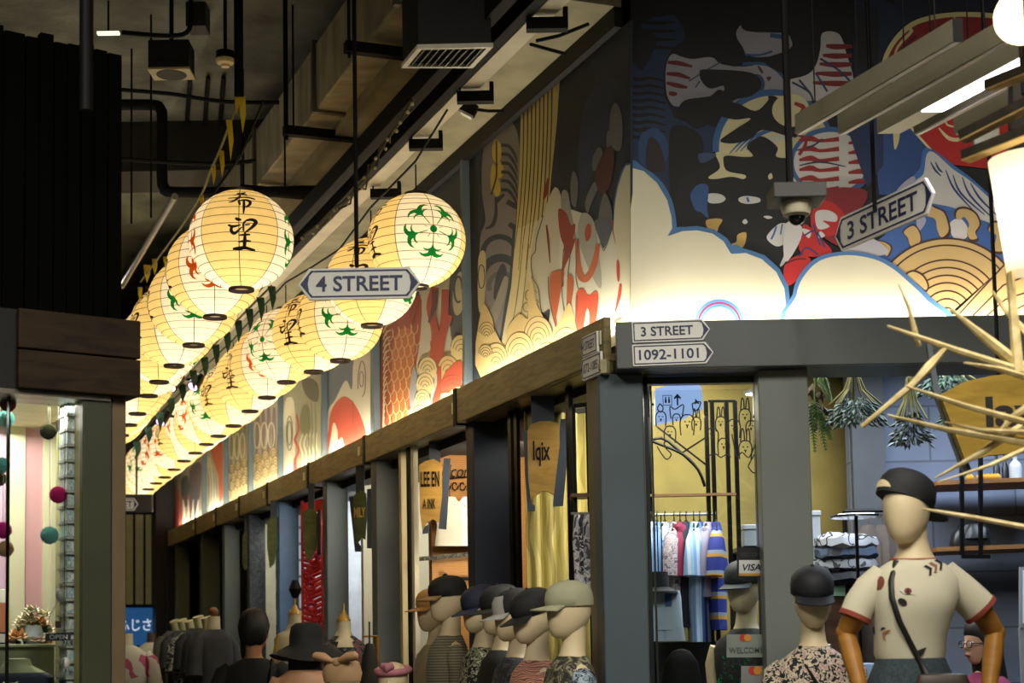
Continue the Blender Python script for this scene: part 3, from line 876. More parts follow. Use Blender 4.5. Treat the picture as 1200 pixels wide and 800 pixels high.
p.line(NV, [(205, 735), (235, 755)], [20, 26])
p.arc(NV, 165, 860, 70, 10, 190, 22); p.arc(NV, 170, 970, 80, 0, 180, 34, 90); p.arc('#5a5b5c', 175, 1000, 55, 0, 200, 20)
p.fill(NV, [(175, 905), (195, 930), (190, 1010), (165, 1060), (140, 1050), (150, 960)])
p.fill('#8b8a80', [(185, 960), (200, 1000), (160, 1130), (120, 1200), (105, 1130), (140, 1080)])
p.line(NV, [(230, 740), (220, 940), (200, 1080), (170, 1230)], [16, 22, 26, 10])
p.fill('#b9af86', [(75, 880), (105, 860), (105, 1000), (95, 1100), (75, 1090)]); p.arc(NV, 88, 960, 14, 0, 360, 4, 50)
# waterfall
wf = [(258, 185), (428, 30), (410, 300), (385, 540), (362, 800), (330, 1000), (295, 1260), (160, 1330), (180, 1200), (215, 1020), (235, 760), (250, 500)]
p.fill('#b9aa6c', wf, False)
p.fill('#c5bb8c', [(235, 760), (365, 700), (345, 900), (300, 1260), (160, 1330), (180, 1200), (215, 1000)], False)
for k in range(8):
    f = k / 7; xt = 268 + 120 * f; yt = 175 - 120 * f; xb = 240 + 110 * f
    p.line('#3c3a2c', [(xt, yt), (xt - 2, yt + 260), ((xt + xb) / 2, 640), (xb - 10, 840 + 90 * (k % 2))], [7, 5, 4, 2])
for k in range(3): p.line('#6c664a', [(265 + k * 25, 820), (235 + k * 28, 1080), (195 + k * 36, 1250)], [3, 3, 2])
p.line(RED, [(372, 540), (362, 600), (352, 635)], [6, 18, 4])
# petals and flames
p.fill('#b7b19a', [(400, 580), (425, 610), (432, 700), (430, 900), (420, 1190), (400, 1230), (370, 1200), (380, 1100), (340, 1110), (310, 1000), (300, 880), (310, 800), (330, 720), (352, 700), (370, 640)])
p.fill('#c2bea9', [(430, 700), (520, 690), (560, 720), (600, 800), (640, 740), (700, 700), (725, 720), (725, 1400), (430, 1400), (410, 1250), (420, 1000)])
for q in ([(655, 220), (680, 250), (690, 330), (680, 420), (640, 400), (635, 280)], [(585, 410), (605, 430), (590, 490), (565, 510), (560, 460)], [(480, 510), (500, 560), (490, 660), (470, 640), (468, 560)],
          [(565, 560), (585, 580), (560, 640), (540, 690), (530, 640)], [(610, 605), (640, 660), (645, 740), (610, 770), (585, 720)], [(625, 340), (642, 360), (636, 412), (622, 410)]): p.fill('#5f5f5f', q)
p.fill('#4a2420', [(625, 410), (655, 430), (640, 560), (600, 610), (570, 540), (590, 470)])
p.fill('#8a8679', [(430, 600), (455, 600), (470, 680), (490, 800), (440, 760), (428, 680)])
p.fill('#9a9788', [(510, 700), (545, 695), (575, 760), (600, 1000), (560, 960), (500, 800)])
p.fill(RED, [(415, 675), (450, 690), (470, 740), (488, 735), (480, 790), (450, 830), (425, 790)])
p.fill(RED, [(430, 740), (480, 800), (495, 780), (470, 860), (440, 930), (438, 1000), (420, 980), (440, 860)])
p.fill(ORG, [(385, 945), (440, 935), (430, 1000), (400, 1150), (385, 1080), (378, 1010)]); p.line(ORG, [(398, 1120), (408, 1180), (418, 1230)], [14, 8, 3])
p.line('#7a2a1c', [(365, 740), (372, 800), (380, 900)], [6, 10, 4])
p.fill('#a03a22', [(540, 735), (555, 745), (553, 790), (535, 810), (528, 770)])
p.line('#b05a34', [(495, 800), (500, 900), (512, 960), (540, 965), (570, 900), (585, 820)], [16, 22, 30, 26, 26, 18])
p.fill('#b05a34', [(455, 960), (470, 950), (482, 985), (470, 1080), (458, 1130), (450, 1100), (452, 1020)])
p.fill('#c2482c', [(492, 1030), (520, 1010), (545, 1040), (575, 1020), (586, 1060), (570, 1180), (545, 1200), (548, 1120), (535, 1100), (515, 1220), (490, 1260), (488, 1120)])
p.fill('#4e5560', [(570, 720), (650, 720), (630, 790), (608, 840), (590, 800)])
p.line('#a5382a', [(645, 720), (655, 780), (660, 820)], [10, 12, 3]); p.fill('#b33a28', [(665, 890), (675, 900), (676, 970), (668, 980), (663, 930)])
p.line('#b33a28', [(680, 990), (675, 1040), (658, 1110)], [8, 14, 5]); p.fill('#c2402c', [(690, 1130), (680, 1145), (650, 1160), (660, 1140)]); p.line('#c2402c', [(600, 1180), (625, 1162)], [14, 12])
for q in ([(352, 700), (322, 800), (318, 850), (300, 880), (305, 960), (330, 1010), (345, 1110), (380, 1100)], [(372, 960), (375, 1040), (390, 1120), (405, 1180), (400, 1230), (365, 1200), (362, 1160)],
          [(438, 840), (430, 980), (436, 1080), (460, 1170), (490, 1140), (495, 1040)], [(445, 840), (465, 860), (455, 960)], [(498, 800), (490, 950), (500, 1010)], [(600, 800), (610, 850), (650, 740)]):
    p.line('#55524a', q, 3.5)
p.fill('#c6bf9f', [(725, 480), (700, 490), (672, 560), (655, 650), (650, 760), (668, 870), (690, 960), (700, 1160), (730, 1170)], False)
p.line('#476a92', [(725, 478), (700, 488), (672, 560), (655, 650), (650, 740)], [5, 6, 6, 5, 3])
# tan waves at the foot
for cx, cy, r in ((300, 1040, 26), (285, 1090, 20), (310, 1080, 24)): p.arc('#7c6a3c', cx, cy, r, 20, 300, 4)
p.fill('#cbb278', [(300, 970), (312, 1010), (325, 1080), (350, 1130), (380, 1200), (420, 1150), (470, 1080), (480, 1400), (90, 1400), (90, 1090), (130, 1130), (150, 1200), (190, 1260), (200, 1180), (250, 1120), (285, 1140), (285, 1050)])
for cx, cy, r in ((330, 1210, 60), (450, 1260, 62), (250, 1280, 62), (150, 1310, 50), (110, 1200, 34), (370, 1300, 44), (105, 1290, 30)): p.scallop('#d0b87e', '#6a5a34', cx, cy, r, 5, 3.5, r * 1.35)
p.build('wall_mural', 'mural panel with striped waterfall, grey spiral and red flames, nearest the street corner', 'mural', MG)
# ---- panel 2: orange koi scales
p = panel(446, 542, '#39424c'); p.T = (360, 300, 3.333)
p.fill('#b5b3a2', [(440, 130), (520, 60), (600, 0), (630, 0), (630, 800), (400, 800), (400, 400)], False)
p.fill('#39424c', [(560, 60), (620, 0), (640, 300), (600, 420), (560, 300)])
p.fill('#a9a588', [(600, 60), (612, 120), (605, 210), (580, 230), (568, 180), (575, 100)]); p.arc('#39424c', 590, 130, 16, 0, 300, 8, 50)
p.fill('#96401f', [(300, 260), (345, 240), (440, 150), (440, 330), (410, 500), (395, 620), (290, 720), (290, 400)])
p.fill('#b4622c', [(350, 300), (420, 300), (405, 480), (390, 640), (340, 700), (330, 450)])
for i in range(9):
    for j in range(5):
        x = 322 + j * 24 + (12 if i % 2 else 0) - i * 1.5; y = 310 + i * 42 + j * -6
        p.line('#cdae74', [(x - 14, y - 22), (x - 10, y + 6), (x, y + 20), (x + 12, y + 4), (x + 14, y - 20)], 3)
for i in range(16): p.line('#d8c79c', [(330 - i * 2, 262 + i * 26), (310 - i * .8, 272 + i * 26), (297, 300 + i * 26)], [3, 6, 4])
for q, w in (([(440, 150), (425, 200), (405, 260)], 8), ([(500, 120), (480, 200), (500, 300), (490, 420)], 30), ([(540, 130), (535, 250), (520, 360), (515, 460)], 30), ([(480, 340), (520, 330), (560, 230)], 20),
             ([(510, 400), (525, 470), (500, 560), (495, 620)], 22)): p.line('#a13c20', q, w)
p.line('#5c2a20', [(500, 130), (495, 200), (475, 260)], [26, 20, 10])
p.fill('#b8482c', [(520, 480), (560, 420), (600, 400), (612, 440), (600, 500), (560, 530), (515, 530)])
p.fill('#8d9094', [(415, 430), (430, 480), (420, 560), (405, 600), (400, 520)])
for cx, cy, r in ((470, 440, 36), (460, 500, 34), (600, 360, 40), (450, 560, 30), (550, 440, 40), (590, 560, 40), (540, 590, 44), (440, 620, 30)): p.scallop('#cbb883' if cy != 440 or cx != 550 else '#c2a36a', '#5c5030', cx, cy, r, 4, 2.6, r * 1.3)
p.fill('#b8482c', [(530, 470), (565, 425), (600, 408), (610, 450), (598, 500), (555, 525), (520, 525)])
for k in range(3): p.arc('#7c3a24', 570, 520, 24 + 16 * k, 20, 160, 3)
p.line('#a13c20', [(515, 430), (515, 520), (505, 580), (492, 620)], [16, 18, 16, 8])
p.build('wall_mural', 'mural panel of orange koi scales and red antlers beside the waterfall mural', 'mural', MG)
# ---- panel 3: red sun
p = panel(384, 434, '#8f9186'); p.T = (360, 300, 3.333)
p.fill('#58646c', [(70, 380), (180, 380), (180, 560), (150, 500), (110, 560), (70, 620)], False)
p.fill('#c3bfa6', [(150, 485), (175, 520), (185, 400), (255, 370), (260, 800), (80, 820), (80, 620), (110, 560)])
p.fill('#bd4a30', [(85, 660), (100, 590), (140, 548), (180, 570), (215, 640), (240, 740), (240, 850), (80, 850)])
p.fill('#cdc4a4', [(85, 830), (95, 690), (105, 650), (118, 680), (120, 720), (138, 710), (150, 790), (160, 850)])
p.line('#4d5052', [(198, 520), (200, 460), (212, 410), (226, 440), (226, 520), (215, 550)], 3.5); p.arc('#4d5052', 212, 480, 8, 0, 360, 3, 30)
p.line('#7c4a38', [(178, 560), (180, 700), (182, 800)], 2)
p.build('wall_mural', 'mural panel with a big red sun, between grey blue posts', 'mural', MG)
# ---- panels 4..8
p = panel(332, 376, '#8d8b6e'); p.T = (200, 440, 4)
p.fill('#c6bd9c', [(530, 160), (560, 100), (580, 140), (585, 300), (570, 500), (520, 520)])
for r, cc in ((1.0, '#4d5a58'), (.7, '#a8a486')): p.arc('#45524e', 557, 270, 14 * r, 0, 360, 4, 80 * r)
p.fill('#6b6e48', [(620, 140), (650, 150), (655, 250), (620, 280), (605, 220)]); p.fill('#54523c', [(615, 30), (650, 10), (690, 40), (690, 120), (640, 100)])
p.line('#a5382a', [(590, 180), (600, 250), (583, 300), (600, 350), (582, 400), (590, 480)], [7, 9, 12, 10, 14, 22]); p.line('#a5382a', [(680, 350), (685, 420)], [8, 20])
for k in range(5): p.line('#c9c09b', [(610 + k * 18, 470), (620 + k * 17, 380), (606 + k * 19, 320), (622 + k * 16, 270)], [12, 8, 6, 3])
for k in range(3): p.line('#5f5f48', [(640 + k * 18, 120), (648 + k * 16, 250), (640 + k * 18, 420)], [2, 5, 2])
p.build('wall_mural', 'mural panel with olive rings and red wavy edge, beside the red sun panel', 'mural', MG)
def wave_panel(x0, x1, base, x0c, y0, n, lb, mauve):
    p = panel(x0, x1, base); p.T = (200, 440, 4)
    w = (x1 - x0) * 4; xa = (x0 - 200) * 4
    for k in range(4): p.line(mauve, [(xa + w * (.15 + .24 * k), y0 - 230), (xa + w * (.2 + .22 * k), y0 - 120), (xa + w * (.1 + .25 * k), y0 + 10)], [w * .1, w * .2, w * .04])
    for k in range(3): p.arc('#c5bb98', xa + w * (.15 + .3 * k), y0 - 100, w * .13, 0, 360, 6, 60)
    for i in range(4):
        for j in range(n):
            p.scallop('#c9b27c', '#5c4a2a', xa + w * (j + .5 + (.25 if i % 2 else 0)) / n, y0 + 30 + i * 40 - j * 14, w * .5 / n, 4, 2.6, 46)
    p.build('wall_mural', lb, 'mural', MG)
wave_panel(297, 325, '#a79c84', 0, 380, 3, 'mural panel of tan wave scales under mauve streaks, fifth from the street corner', '#7a6a68')
wave_panel(268, 289.5, '#a39b80', 0, 430, 3, 'mural panel of small tan wave scales, sixth from the street corner', '#7c7a66')
p = panel(241, 261, '#9fa08c'); p.T = (200, 440, 4)
p.fill('#c5bf9f', [(170, 420), (190, 400), (215, 560), (235, 600), (235, 700), (165, 720)])
p.fill('#b4532c', [(190, 340), (242, 310), (246, 500), (236, 600), (226, 560), (222, 470), (200, 400)])
for k in range(4): p.line('#7b8078', [(172 + k * 12, 430), (180 + k * 12, 520), (174 + k * 14, 640)], [3, 5, 2])
p.build('wall_mural', 'mural panel of cream drips with an orange flame, near the far end', 'mural', MG)
p = panel(204, 236.5, '#8a8470'); p.T = (200, 440, 4)
p.fill('#4d4550', [(90, 440), (140, 410), (142, 520), (120, 640), (100, 680), (88, 600)]); p.fill('#39443a', [(50, 490), (80, 470), (85, 560), (70, 620), (52, 560)])
for k in range(3): p.line('#a3352a', [(20 + k * 14, 520 + k * 10), (24 + k * 12, 600), (18 + k * 15, 730)], [5, 9, 12])
p.line('#8c3028', [(80, 560), (86, 640), (96, 690)], [8, 12, 4])
for k in range(4): p.line('#d0c7aa', [(58 + k * 22, 720), (64 + k * 20, 640), (58 + k * 24, 580)], [12, 8, 3])
p.build('wall_mural', 'dark red streaked mural panel at the far end of the corridor', 'mural', MG)
# posts between the panels
for x0, x1, lb in ((542.5, 555, 'grey blue post between the waterfall mural and the koi mural'), (434, 446, 'grey blue post between the koi mural and the red sun mural'),
                   (376, 384, 'grey blue post between the red sun mural and the olive ring mural'), (325, 332, 'grey blue post between the olive ring mural and the first tan wave mural'),
                   (289.5, 297, 'grey blue post between the two tan wave murals'), (261, 268, 'grey blue post between the small wave mural and the orange flame mural'),
                   (236.5, 241, 'grey blue post between the orange flame mural and the darkest mural')):
    a, b_ = wt(x0, 500, MO + .05), wt(x1, 500, MO); q = MB()
    q.hexa([cw(a, MO, FZ0 + .05), cw(b_, MO, FZ0 + .05), cw(b_, MO, MT), cw(a, MO, MT)], CN * .045)
    tag(q.build('mural_post', mat('#5c6a70', .5, var=.08), bevel=.004), lb, 'post', 'posts between the mural panels')
# ---- street-side mural
FN = Vector((0, -1, 0))
x0f = 739
qd = [(x0f, -60), (1330, -60), (1330, 384), (x0f, 384)]
p = Paint(Vector((0, YF, 0)), FN, qd); p.quadcol = '#0c0e13'; p.raw('#0c0e13', qd)
DB, BL, LG, RD, CR, BK = '#1d3150', '#3f6a9f', '#b4b0b3', '#8f1f1c', '#cfc697', '#08080a'
p.T = (720, 0, 4)
p.fill(DB, [(70, 300), (130, 330), (200, 180), (120, 120), (260, 60), (330, 170), (250, 260), (230, 420), (260, 500), (300, 560), (480, 600), (500, 700), (420, 900), (300, 1000), (150, 800), (60, 720)])
for k in range(9):
    y = 360 + k * 34; p.line(BK, [(60, y), (110, y + 12), (170, y + 6), (240, y + 22)], [10, 18, 14, 6])
for k in range(5): p.line(BK, [(110, 60 + k * 40), (200, 70 + k * 38), (290, 60 + k * 42)], [8, 18, 6])
p.fill('#27456e', [(120, 640), (200, 600), (260, 700), (200, 800), (120, 760)]); p.fill('#2c1e22', [(160, 650), (200, 660), (230, 730), (230, 800), (150, 790)])
p.fill('#9a98a0', [(275, 252), (350, 275), (455, 268), (500, 300), (610, 312), (720, 300), (800, 360), (830, 430), (740, 430), (640, 470), (580, 500), (500, 420), (440, 455), (300, 500), (252, 460), (240, 380), (245, 300)])
p.fill('#9a98a0', [(605, 108), (625, 145), (800, 150), (830, 245), (720, 265), (620, 255), (568, 165)])
for q in ([(250, 292), (300, 296), (365, 312)], [(245, 345), (300, 350), (355, 368)], [(245, 388), (300, 402), (342, 410)], [(255, 436), (275, 440), (294, 440)]): p.line('#6b2022', q, [14, 22, 10])
p.line('#2d5180', [(600, 255), (680, 258), (740, 240)], 10); p.line('#2d5180', [(590, 300), (690, 298), (750, 320), (800, 370)], 14); p.line('#2d5180', [(730, 165), (800, 175)], 20)
p.line('#2d4668', [(350, 380), (430, 330), (500, 290)], 6); p.line('#2d4668', [(380, 410), (400, 380)], 6)
for q in ([(420, 90), (440, 40), (470, 28), (528, 34), (528, 50), (460, 56), (445, 90)], [(466, 84), (500, 78), (542, 88), (500, 96)], [(470, 126), (500, 120), (538, 130), (530, 142), (480, 140)], [(470, 182), (500, 172), (525, 184), (520, 194)], [(480, 0), (540, 0), (530, 12), (490, 10)],
          [(650, 35), (710, 25), (770, 5), (786, 40), (720, 34), (690, 44)]): p.fill('#8b8f93', q)
p.fill('#5a2328', [(670, 310), (684, 314), (698, 340), (686, 340)]); p.fill('#5a2328', [(712, 362), (736, 360), (724, 380)])
p.disc('#25456f', 665, 395, 40, 48)
# cream ball behind the lettering
p.disc('#356093', 745, 690, 285, 272); p.disc(CR, 750, 695, 260, 248)
for k in range(4): p.line('#39619a', [(540 + k * 26, 720 - k * 6), (600 + k * 30, 660 - k * 10), (700 + k * 30, 600)], [4, 10, 6])
p.line('#c3c0b0', [(720, 660), (800, 640), (840, 660)], 30)
# big brush lettering
for q in ([(270, 240), (330, 190), (430, 180), (470, 130), (420, 90), (430, 0), (560, 0), (600, 60), (570, 160), (610, 240), (600, 300), (550, 310), (480, 280), (450, 262), (360, 276)],
          [(400, 340), (430, 325), (640, 340), (690, 400), (640, 450), (560, 470), (500, 540), (400, 600), (350, 580), (300, 520), (330, 470), (420, 455), (500, 440), (512, 402), (450, 415), (412, 385)],
          [(495, 660), (560, 610), (640, 555), (560, 560), (480, 530), (560, 480), (660, 520), (720, 470), (720, 450), (760, 455), (805, 510), (785, 535), (740, 535), (850, 575), (850, 645), (700, 608), (640, 650), (560, 672)],
          [(560, 0), (830, 0), (1050, 60), (1050, 170), (960, 200), (900, 360), (840, 340), (780, 340), (700, 280), (820, 230), (830, 160), (620, 145), (590, 90)],
          [(620, 690), (650, 655), (700, 640), (765, 690), (760, 735), (850, 750), (860, 830), (700, 800), (520, 790), (515, 732), (600, 735), (650, 730)],
          [(260, 620), (320, 590), (390, 620), (420, 690), (400, 760), (470, 710), (500, 790), (470, 1000), (400, 1260), (300, 1270), (270, 1100), (260, 900)]): p.fill(BK, q)
p.T = (720, 180, 3.636)
p.fill('#101114', [(270, 120), (420, 20), (760, 20), (760, 130), (660, 180), (740, 220), (730, 300), (690, 330), (730, 420), (690, 500), (600, 440), (520, 440), (460, 380), (380, 320), (300, 330), (250, 330)], False)
for c, q in ((CR, [(400, 100), (450, 60), (430, 0), (460, 0), (475, 70), (555, 90), (550, 108), (500, 98), (430, 108)]), ('#c9c8c0', [(400, 172), (450, 172), (474, 192), (450, 210), (402, 208)]), ('#c9c8c0', [(530, 190), (560, 180), (615, 188), (618, 206), (570, 214), (535, 206)]),
             ('#c9c8c0', [(545, 290), (558, 278), (568, 292), (555, 300)]), ('#c9c8c0', [(635, 268), (655, 264), (674, 272), (655, 278)]), (CR, [(655, 95), (668, 82), (674, 102), (660, 110)]), ('#2f5286', [(330, 160), (360, 130), (400, 140), (395, 230), (400, 275), (370, 250), (345, 240), (325, 190)]),
             ('#c8a45a', [(390, 285), (430, 276), (460, 282), (445, 310), (435, 332), (400, 320)]), ('#c8a45a', [(500, 385), (520, 375), (525, 345), (560, 335), (560, 370), (545, 400), (510, 405)]), ('#39486a', [(430, 0), (360, 0), (370, 40), (420, 20)]),
             ('#cfcdc6', [(650, 350), (700, 300), (740, 300), (760, 330), (740, 370), (700, 395), (665, 380)]), ('#cfcdc6', [(770, 300), (800, 320), (790, 360), (730, 460), (705, 480), (720, 440), (755, 370)])): p.fill(c, q)
p.line('#3d65a3', [(566, 186), (572, 206)], 10); p.line('#3d65a3', [(690, 310), (680, 340), (668, 365)], 8); p.line('#3d65a3', [(715, 300), (708, 345)], 6)
# red and white figure in the middle
p.T = (920, 0, 3.636)
p.fill('#bdb9b6', [(160, 140), (230, 145), (262, 230), (292, 340), (270, 420), (200, 430), (30, 420), (0, 350), (90, 320), (130, 280), (150, 210)])
for k, y in enumerate((195, 235, 272, 312, 352)):
    p.line('#7c2123', [(175 - k * 14, y), (215, y + 4), (285, y + 2)], [12, 24, 16])
for q in ([(150, 250), (230, 300), (290, 360)], [(30, 350), (100, 390), (120, 430)], [(130, 310), (180, 390)], [(60, 340), (110, 400)]): p.line('#2a3d5c', q, 9)
p.disc('#3a6296', 200, 690, 180, 150); p.disc('#c9c4bd', 195, 690, 158, 128)
for k in range(6):
    y = 590 + k * 42
    p.line('#94201f', [(60, y + 8), (110, y), (150, y + 10), (230, y + 2)], [10, 24, 14, 20]); p.line('#94201f', [(270, y + 20), (320, y + 14), (350, y + 22)], [10, 22, 8])
for q in ([(50, 640), (120, 620), (160, 590)], [(60, 705), (150, 690), (260, 710)]): p.line('#24344e', q, [5, 8, 4])
p.disc(CR, 25, 470, 80, 70); p.line('#94201f', [(40, 440), (80, 460), (50, 500)], [14, 20, 10]); p.line('#94201f', [(40, 560), (90, 600), (60, 660)], 14)
# night-blue sky to the right with the red dome and robe
p.fill('#16213c', [(300, 0), (420, 0), (560, 60), (420, 300), (300, 420), (290, 200)], False); p.fill('#141b30', [(470, 0), (1030, 0), (1030, 110), (560, 80), (470, 60)], False)
for k in range(6): p.line('#0a0d14', [(310 + k * 16, 20), (320 + k * 14, 180), (310 + k * 16, 330)], [6, 18, 8])
p.fill('#2b4a86', [(400, 480), (560, 480), (640, 700), (480, 830), (400, 830), (380, 600)], False); p.fill('#1e2f57', [(270, 560), (420, 460), (420, 700), (350, 800)], False)
p.fill('#d3c88c', [(410, 285), (438, 200), (500, 122), (580, 76), (720, 52), (900, 58), (1030, 90), (1030, 420), (560, 430), (440, 320)])
p.fill('#8a1a1a', [(430, 285), (456, 208), (515, 138), (585, 96), (720, 72), (900, 80), (1030, 110), (1030, 420), (560, 420), (450, 320)])
p.line('#d3c88c', [(460, 270), (480, 200), (540, 130), (505, 125)], [6, 10, 14, 6]); p.line('#d3c88c', [(720, 70), (730, 130), (660, 150), (620, 160)], [6, 10, 16, 6]); p.line('#5c1014', [(470, 290), (500, 210), (560, 150)], 12)
p.fill('#b51f1c', [(510, 510), (640, 480), (1030, 420), (1030, 900), (880, 720), (700, 700), (600, 610)], False)
p.line('#d9cf9a', [(510, 512), (600, 615), (700, 720), (800, 800), (900, 870), (1030, 1000)], 10)
p.line('#ddd0a0', [(655, 545), (700, 590), (750, 585), (720, 500)], [6, 16, 14, 6]); p.line('#ddd0a0', [(680, 500), (690, 530), (720, 540)], 8); p.fill('#d3c88c', [(462, 530), (490, 520), (485, 600), (466, 635)])
# white cloud with blue hatching
p.T = (920, 180, 3.636)
p.fill('#3f6cb0', [(545, 185), (535, 110), (575, 60), (590, -20), (640, -10), (720, 50), (800, 110), (930, 240), (930, 330), (860, 330), (790, 290), (740, 270), (700, 260), (590, 220)])
p.fill('#cbc8c4', [(562, 180), (555, 120), (590, 85), (603, 5), (635, -5), (715, 65), (800, 125), (915, 240), (915, 310), (860, 305), (800, 270), (740, 240), (700, 225), (600, 205)])
for q in ([(620, 35), (640, 70), (665, 95)], [(640, 35), (655, 65), (672, 80)], [(685, 70), (720, 150), (800, 240)], [(715, 90), (750, 170), (850, 260)], [(755, 100), (790, 180), (890, 280)], [(790, 125), (830, 190), (905, 265)]): p.line('#263f76', q, [4, 9, 4])
p.fill('#a7a3b5', [(480, 150), (545, 95), (555, 130), (520, 160), (490, 260), (470, 200)])
# tan fan waves
p.fill('#3c62a4', [(270, 420), (350, 400), (420, 350), (560, 250), (650, 240), (760, 260), (930, 330), (930, 470), (760, 400), (440, 460)])
p.fill('#d9d4d0', [(700, 300), (745, 275), (780, 320), (770, 360), (720, 360)]); p.fill('#a9a6c0', [(560, 280), (590, 265), (600, 290), (570, 330)])
def puff(q): p.fill('#4a2a20', q); cx = sum(a for a, _ in q) / len(q); cy = sum(b for _, b in q) / len(q); p.fill('#cfae72', [(cx + (a - cx) * .86, cy + (b - cy) * .86) for a, b in q])
puff([(352, 420), (352, 385), (385, 368), (430, 375), (458, 400), (440, 440), (420, 420), (390, 405), (370, 425)])
puff([(500, 330), (545, 300), (575, 330), (580, 380), (535, 400), (520, 360)])
puff([(560, 250), (570, 212), (610, 210), (640, 225), (680, 245), (700, 290), (705, 340), (670, 370), (650, 330), (640, 280), (600, 265)])
puff([(720, 265), (730, 232), (770, 226), (815, 250), (836, 300), (815, 340), (825, 370), (790, 375), (775, 340), (785, 300), (760, 265), (740, 280)])
puff([(862, 320), (880, 288), (920, 290), (940, 330), (940, 420), (880, 420), (895, 380), (900, 345), (880, 340)])
def fan(cx, cy, R_, radii, a0, a1):
    p.fill('#4a2a20', [(cx, cy)] + [(cx + (R_ + 8) * math.cos(math.radians(a)), cy - (R_ + 8) * math.sin(math.radians(a))) for a in [a0 + (a1 - a0) * i / 24 for i in range(25)]], False)
    p.fill('#cfae72', [(cx, cy)] + [(cx + R_ * math.cos(math.radians(a)), cy - R_ * math.sin(math.radians(a))) for a in [a0 + 1 + (a1 - a0 - 2) * i / 24 for i in range(25)]], False)
    for r in radii: p.arc('#4a2a20', cx, cy, r, a0, a1, 7, n=22)
fan(690, 690, 325, (300, 238, 205, 172, 140, 106, 72, 34), 40, 150)
p.fill('#cfae72', [(700, 700), (985, 430), (1040, 400), (1040, 720)], False)
for q in ([(735, 690), (960, 445)], [(800, 690), (930, 560), (1030, 520)], [(860, 690), (940, 620), (1030, 590)], [(930, 690), (1030, 640)]): p.line('#4a2a20', q, 7, False)
p.fill('#4a2a20', [(510, 520), (545, 495), (590, 515), (614, 560), (600, 590), (560, 560)]); p.fill('#cfae72', [(518, 522), (545, 503), (585, 521), (606, 560), (598, 580), (562, 552)])
# red robe and patches between the clouds
p.fill('#b8b4bb', [(250, 400), (340, 350), (440, 410), (380, 440), (270, 430)]); p.fill('#7e1c22', [(160, 160), (330, 150), (340, 210), (250, 300), (280, 400), (200, 380), (120, 300)])
for q in ([(115, 240), (160, 200), (215, 215), (255, 270), (240, 330), (190, 350), (130, 350), (110, 300)], [(80, 300), (150, 360), (200, 420), (120, 440), (60, 410)], [(0, 470), (70, 430), (110, 460), (50, 540), (0, 560)]): p.fill('#b5201e', q)
for q in ([(130, 250), (180, 240), (220, 262), (215, 290), (160, 285), (190, 310), (140, 320)], [(0, 300), (70, 310), (60, 380), (0, 460)], [(70, 320), (110, 330), (100, 360)], [(150, 330), (170, 350), (140, 360)]): p.fill('#cbc7c4', q)
for q in ([(80, 350), (130, 330), (170, 400)], [(60, 440), (90, 400), (140, 430)], [(120, 300), (150, 390)]): p.line('#22386a', q, 7)
for q in ([(0, 470), (50, 450), (90, 448)],): p.line('#1c1014', q, 4)
# clouds
CLD = '#ddd5b8'
p.T = (720, 180, 3.636)
def cloud(q, rim, off):
    p.fill(BL, q); p.fill(CLD, off)
c1 = [(60, 44), (130, 65), (195, 115), (240, 190), (258, 262), (262, 312), (300, 312), (352, 308), (425, 323), (480, 360), (508, 402), (560, 406), (640, 432), (704, 490), (742, 565), (748, 640), (742, 720), (60, 720)]
p.fill('#426f9f', c1, False); p.fill('#426f9f', [(60, 44), (130, 62), (195, 112), (242, 190), (260, 262), (263, 320), (230, 355), (60, 355)])
p.fill('#426f9f', [(240, 330), (300, 314), (360, 312), (425, 326), (478, 362), (500, 410), (480, 440), (240, 440)]); p.fill('#426f9f', [(490, 412), (560, 408), (635, 434), (700, 490), (740, 570), (747, 650), (740, 730), (480, 730)])
p.fill(CLD, [(50, 54), (125, 74), (182, 125), (225, 198), (243, 268), (246, 318), (226, 352), (290, 330), (352, 326), (418, 340), (465, 373), (494, 422), (500, 427), (560, 423), (628, 449), (690, 504), (724, 574), (731, 645), (722, 720), (50, 720)], False)
for r, cc in ((105, '#4a7fc0'), (92, '#a0203a'), (84, '#4a7fc0'), (70, CLD)): p.disc(cc, 447, 722, r, r * .98)
p.T = (920, 180, 3.636)
p.fill('#4a78ae', [(25, 730), (32, 600), (62, 515), (140, 440), (260, 416), (380, 432), (465, 472), (540, 535), (620, 612), (690, 720)])
p.fill(CLD, [(42, 730), (48, 605), (78, 525), (150, 455), (262, 432), (375, 448), (455, 487), (528, 548), (605, 625), (662, 720)])
p.disc('#8fb5d8', 350, 712, 84, 38); p.disc(CLD, 350, 720, 70, 36)
p.build('wall_mural', 'big street-side mural with white clouds, black brush lettering and red robe', 'mural')
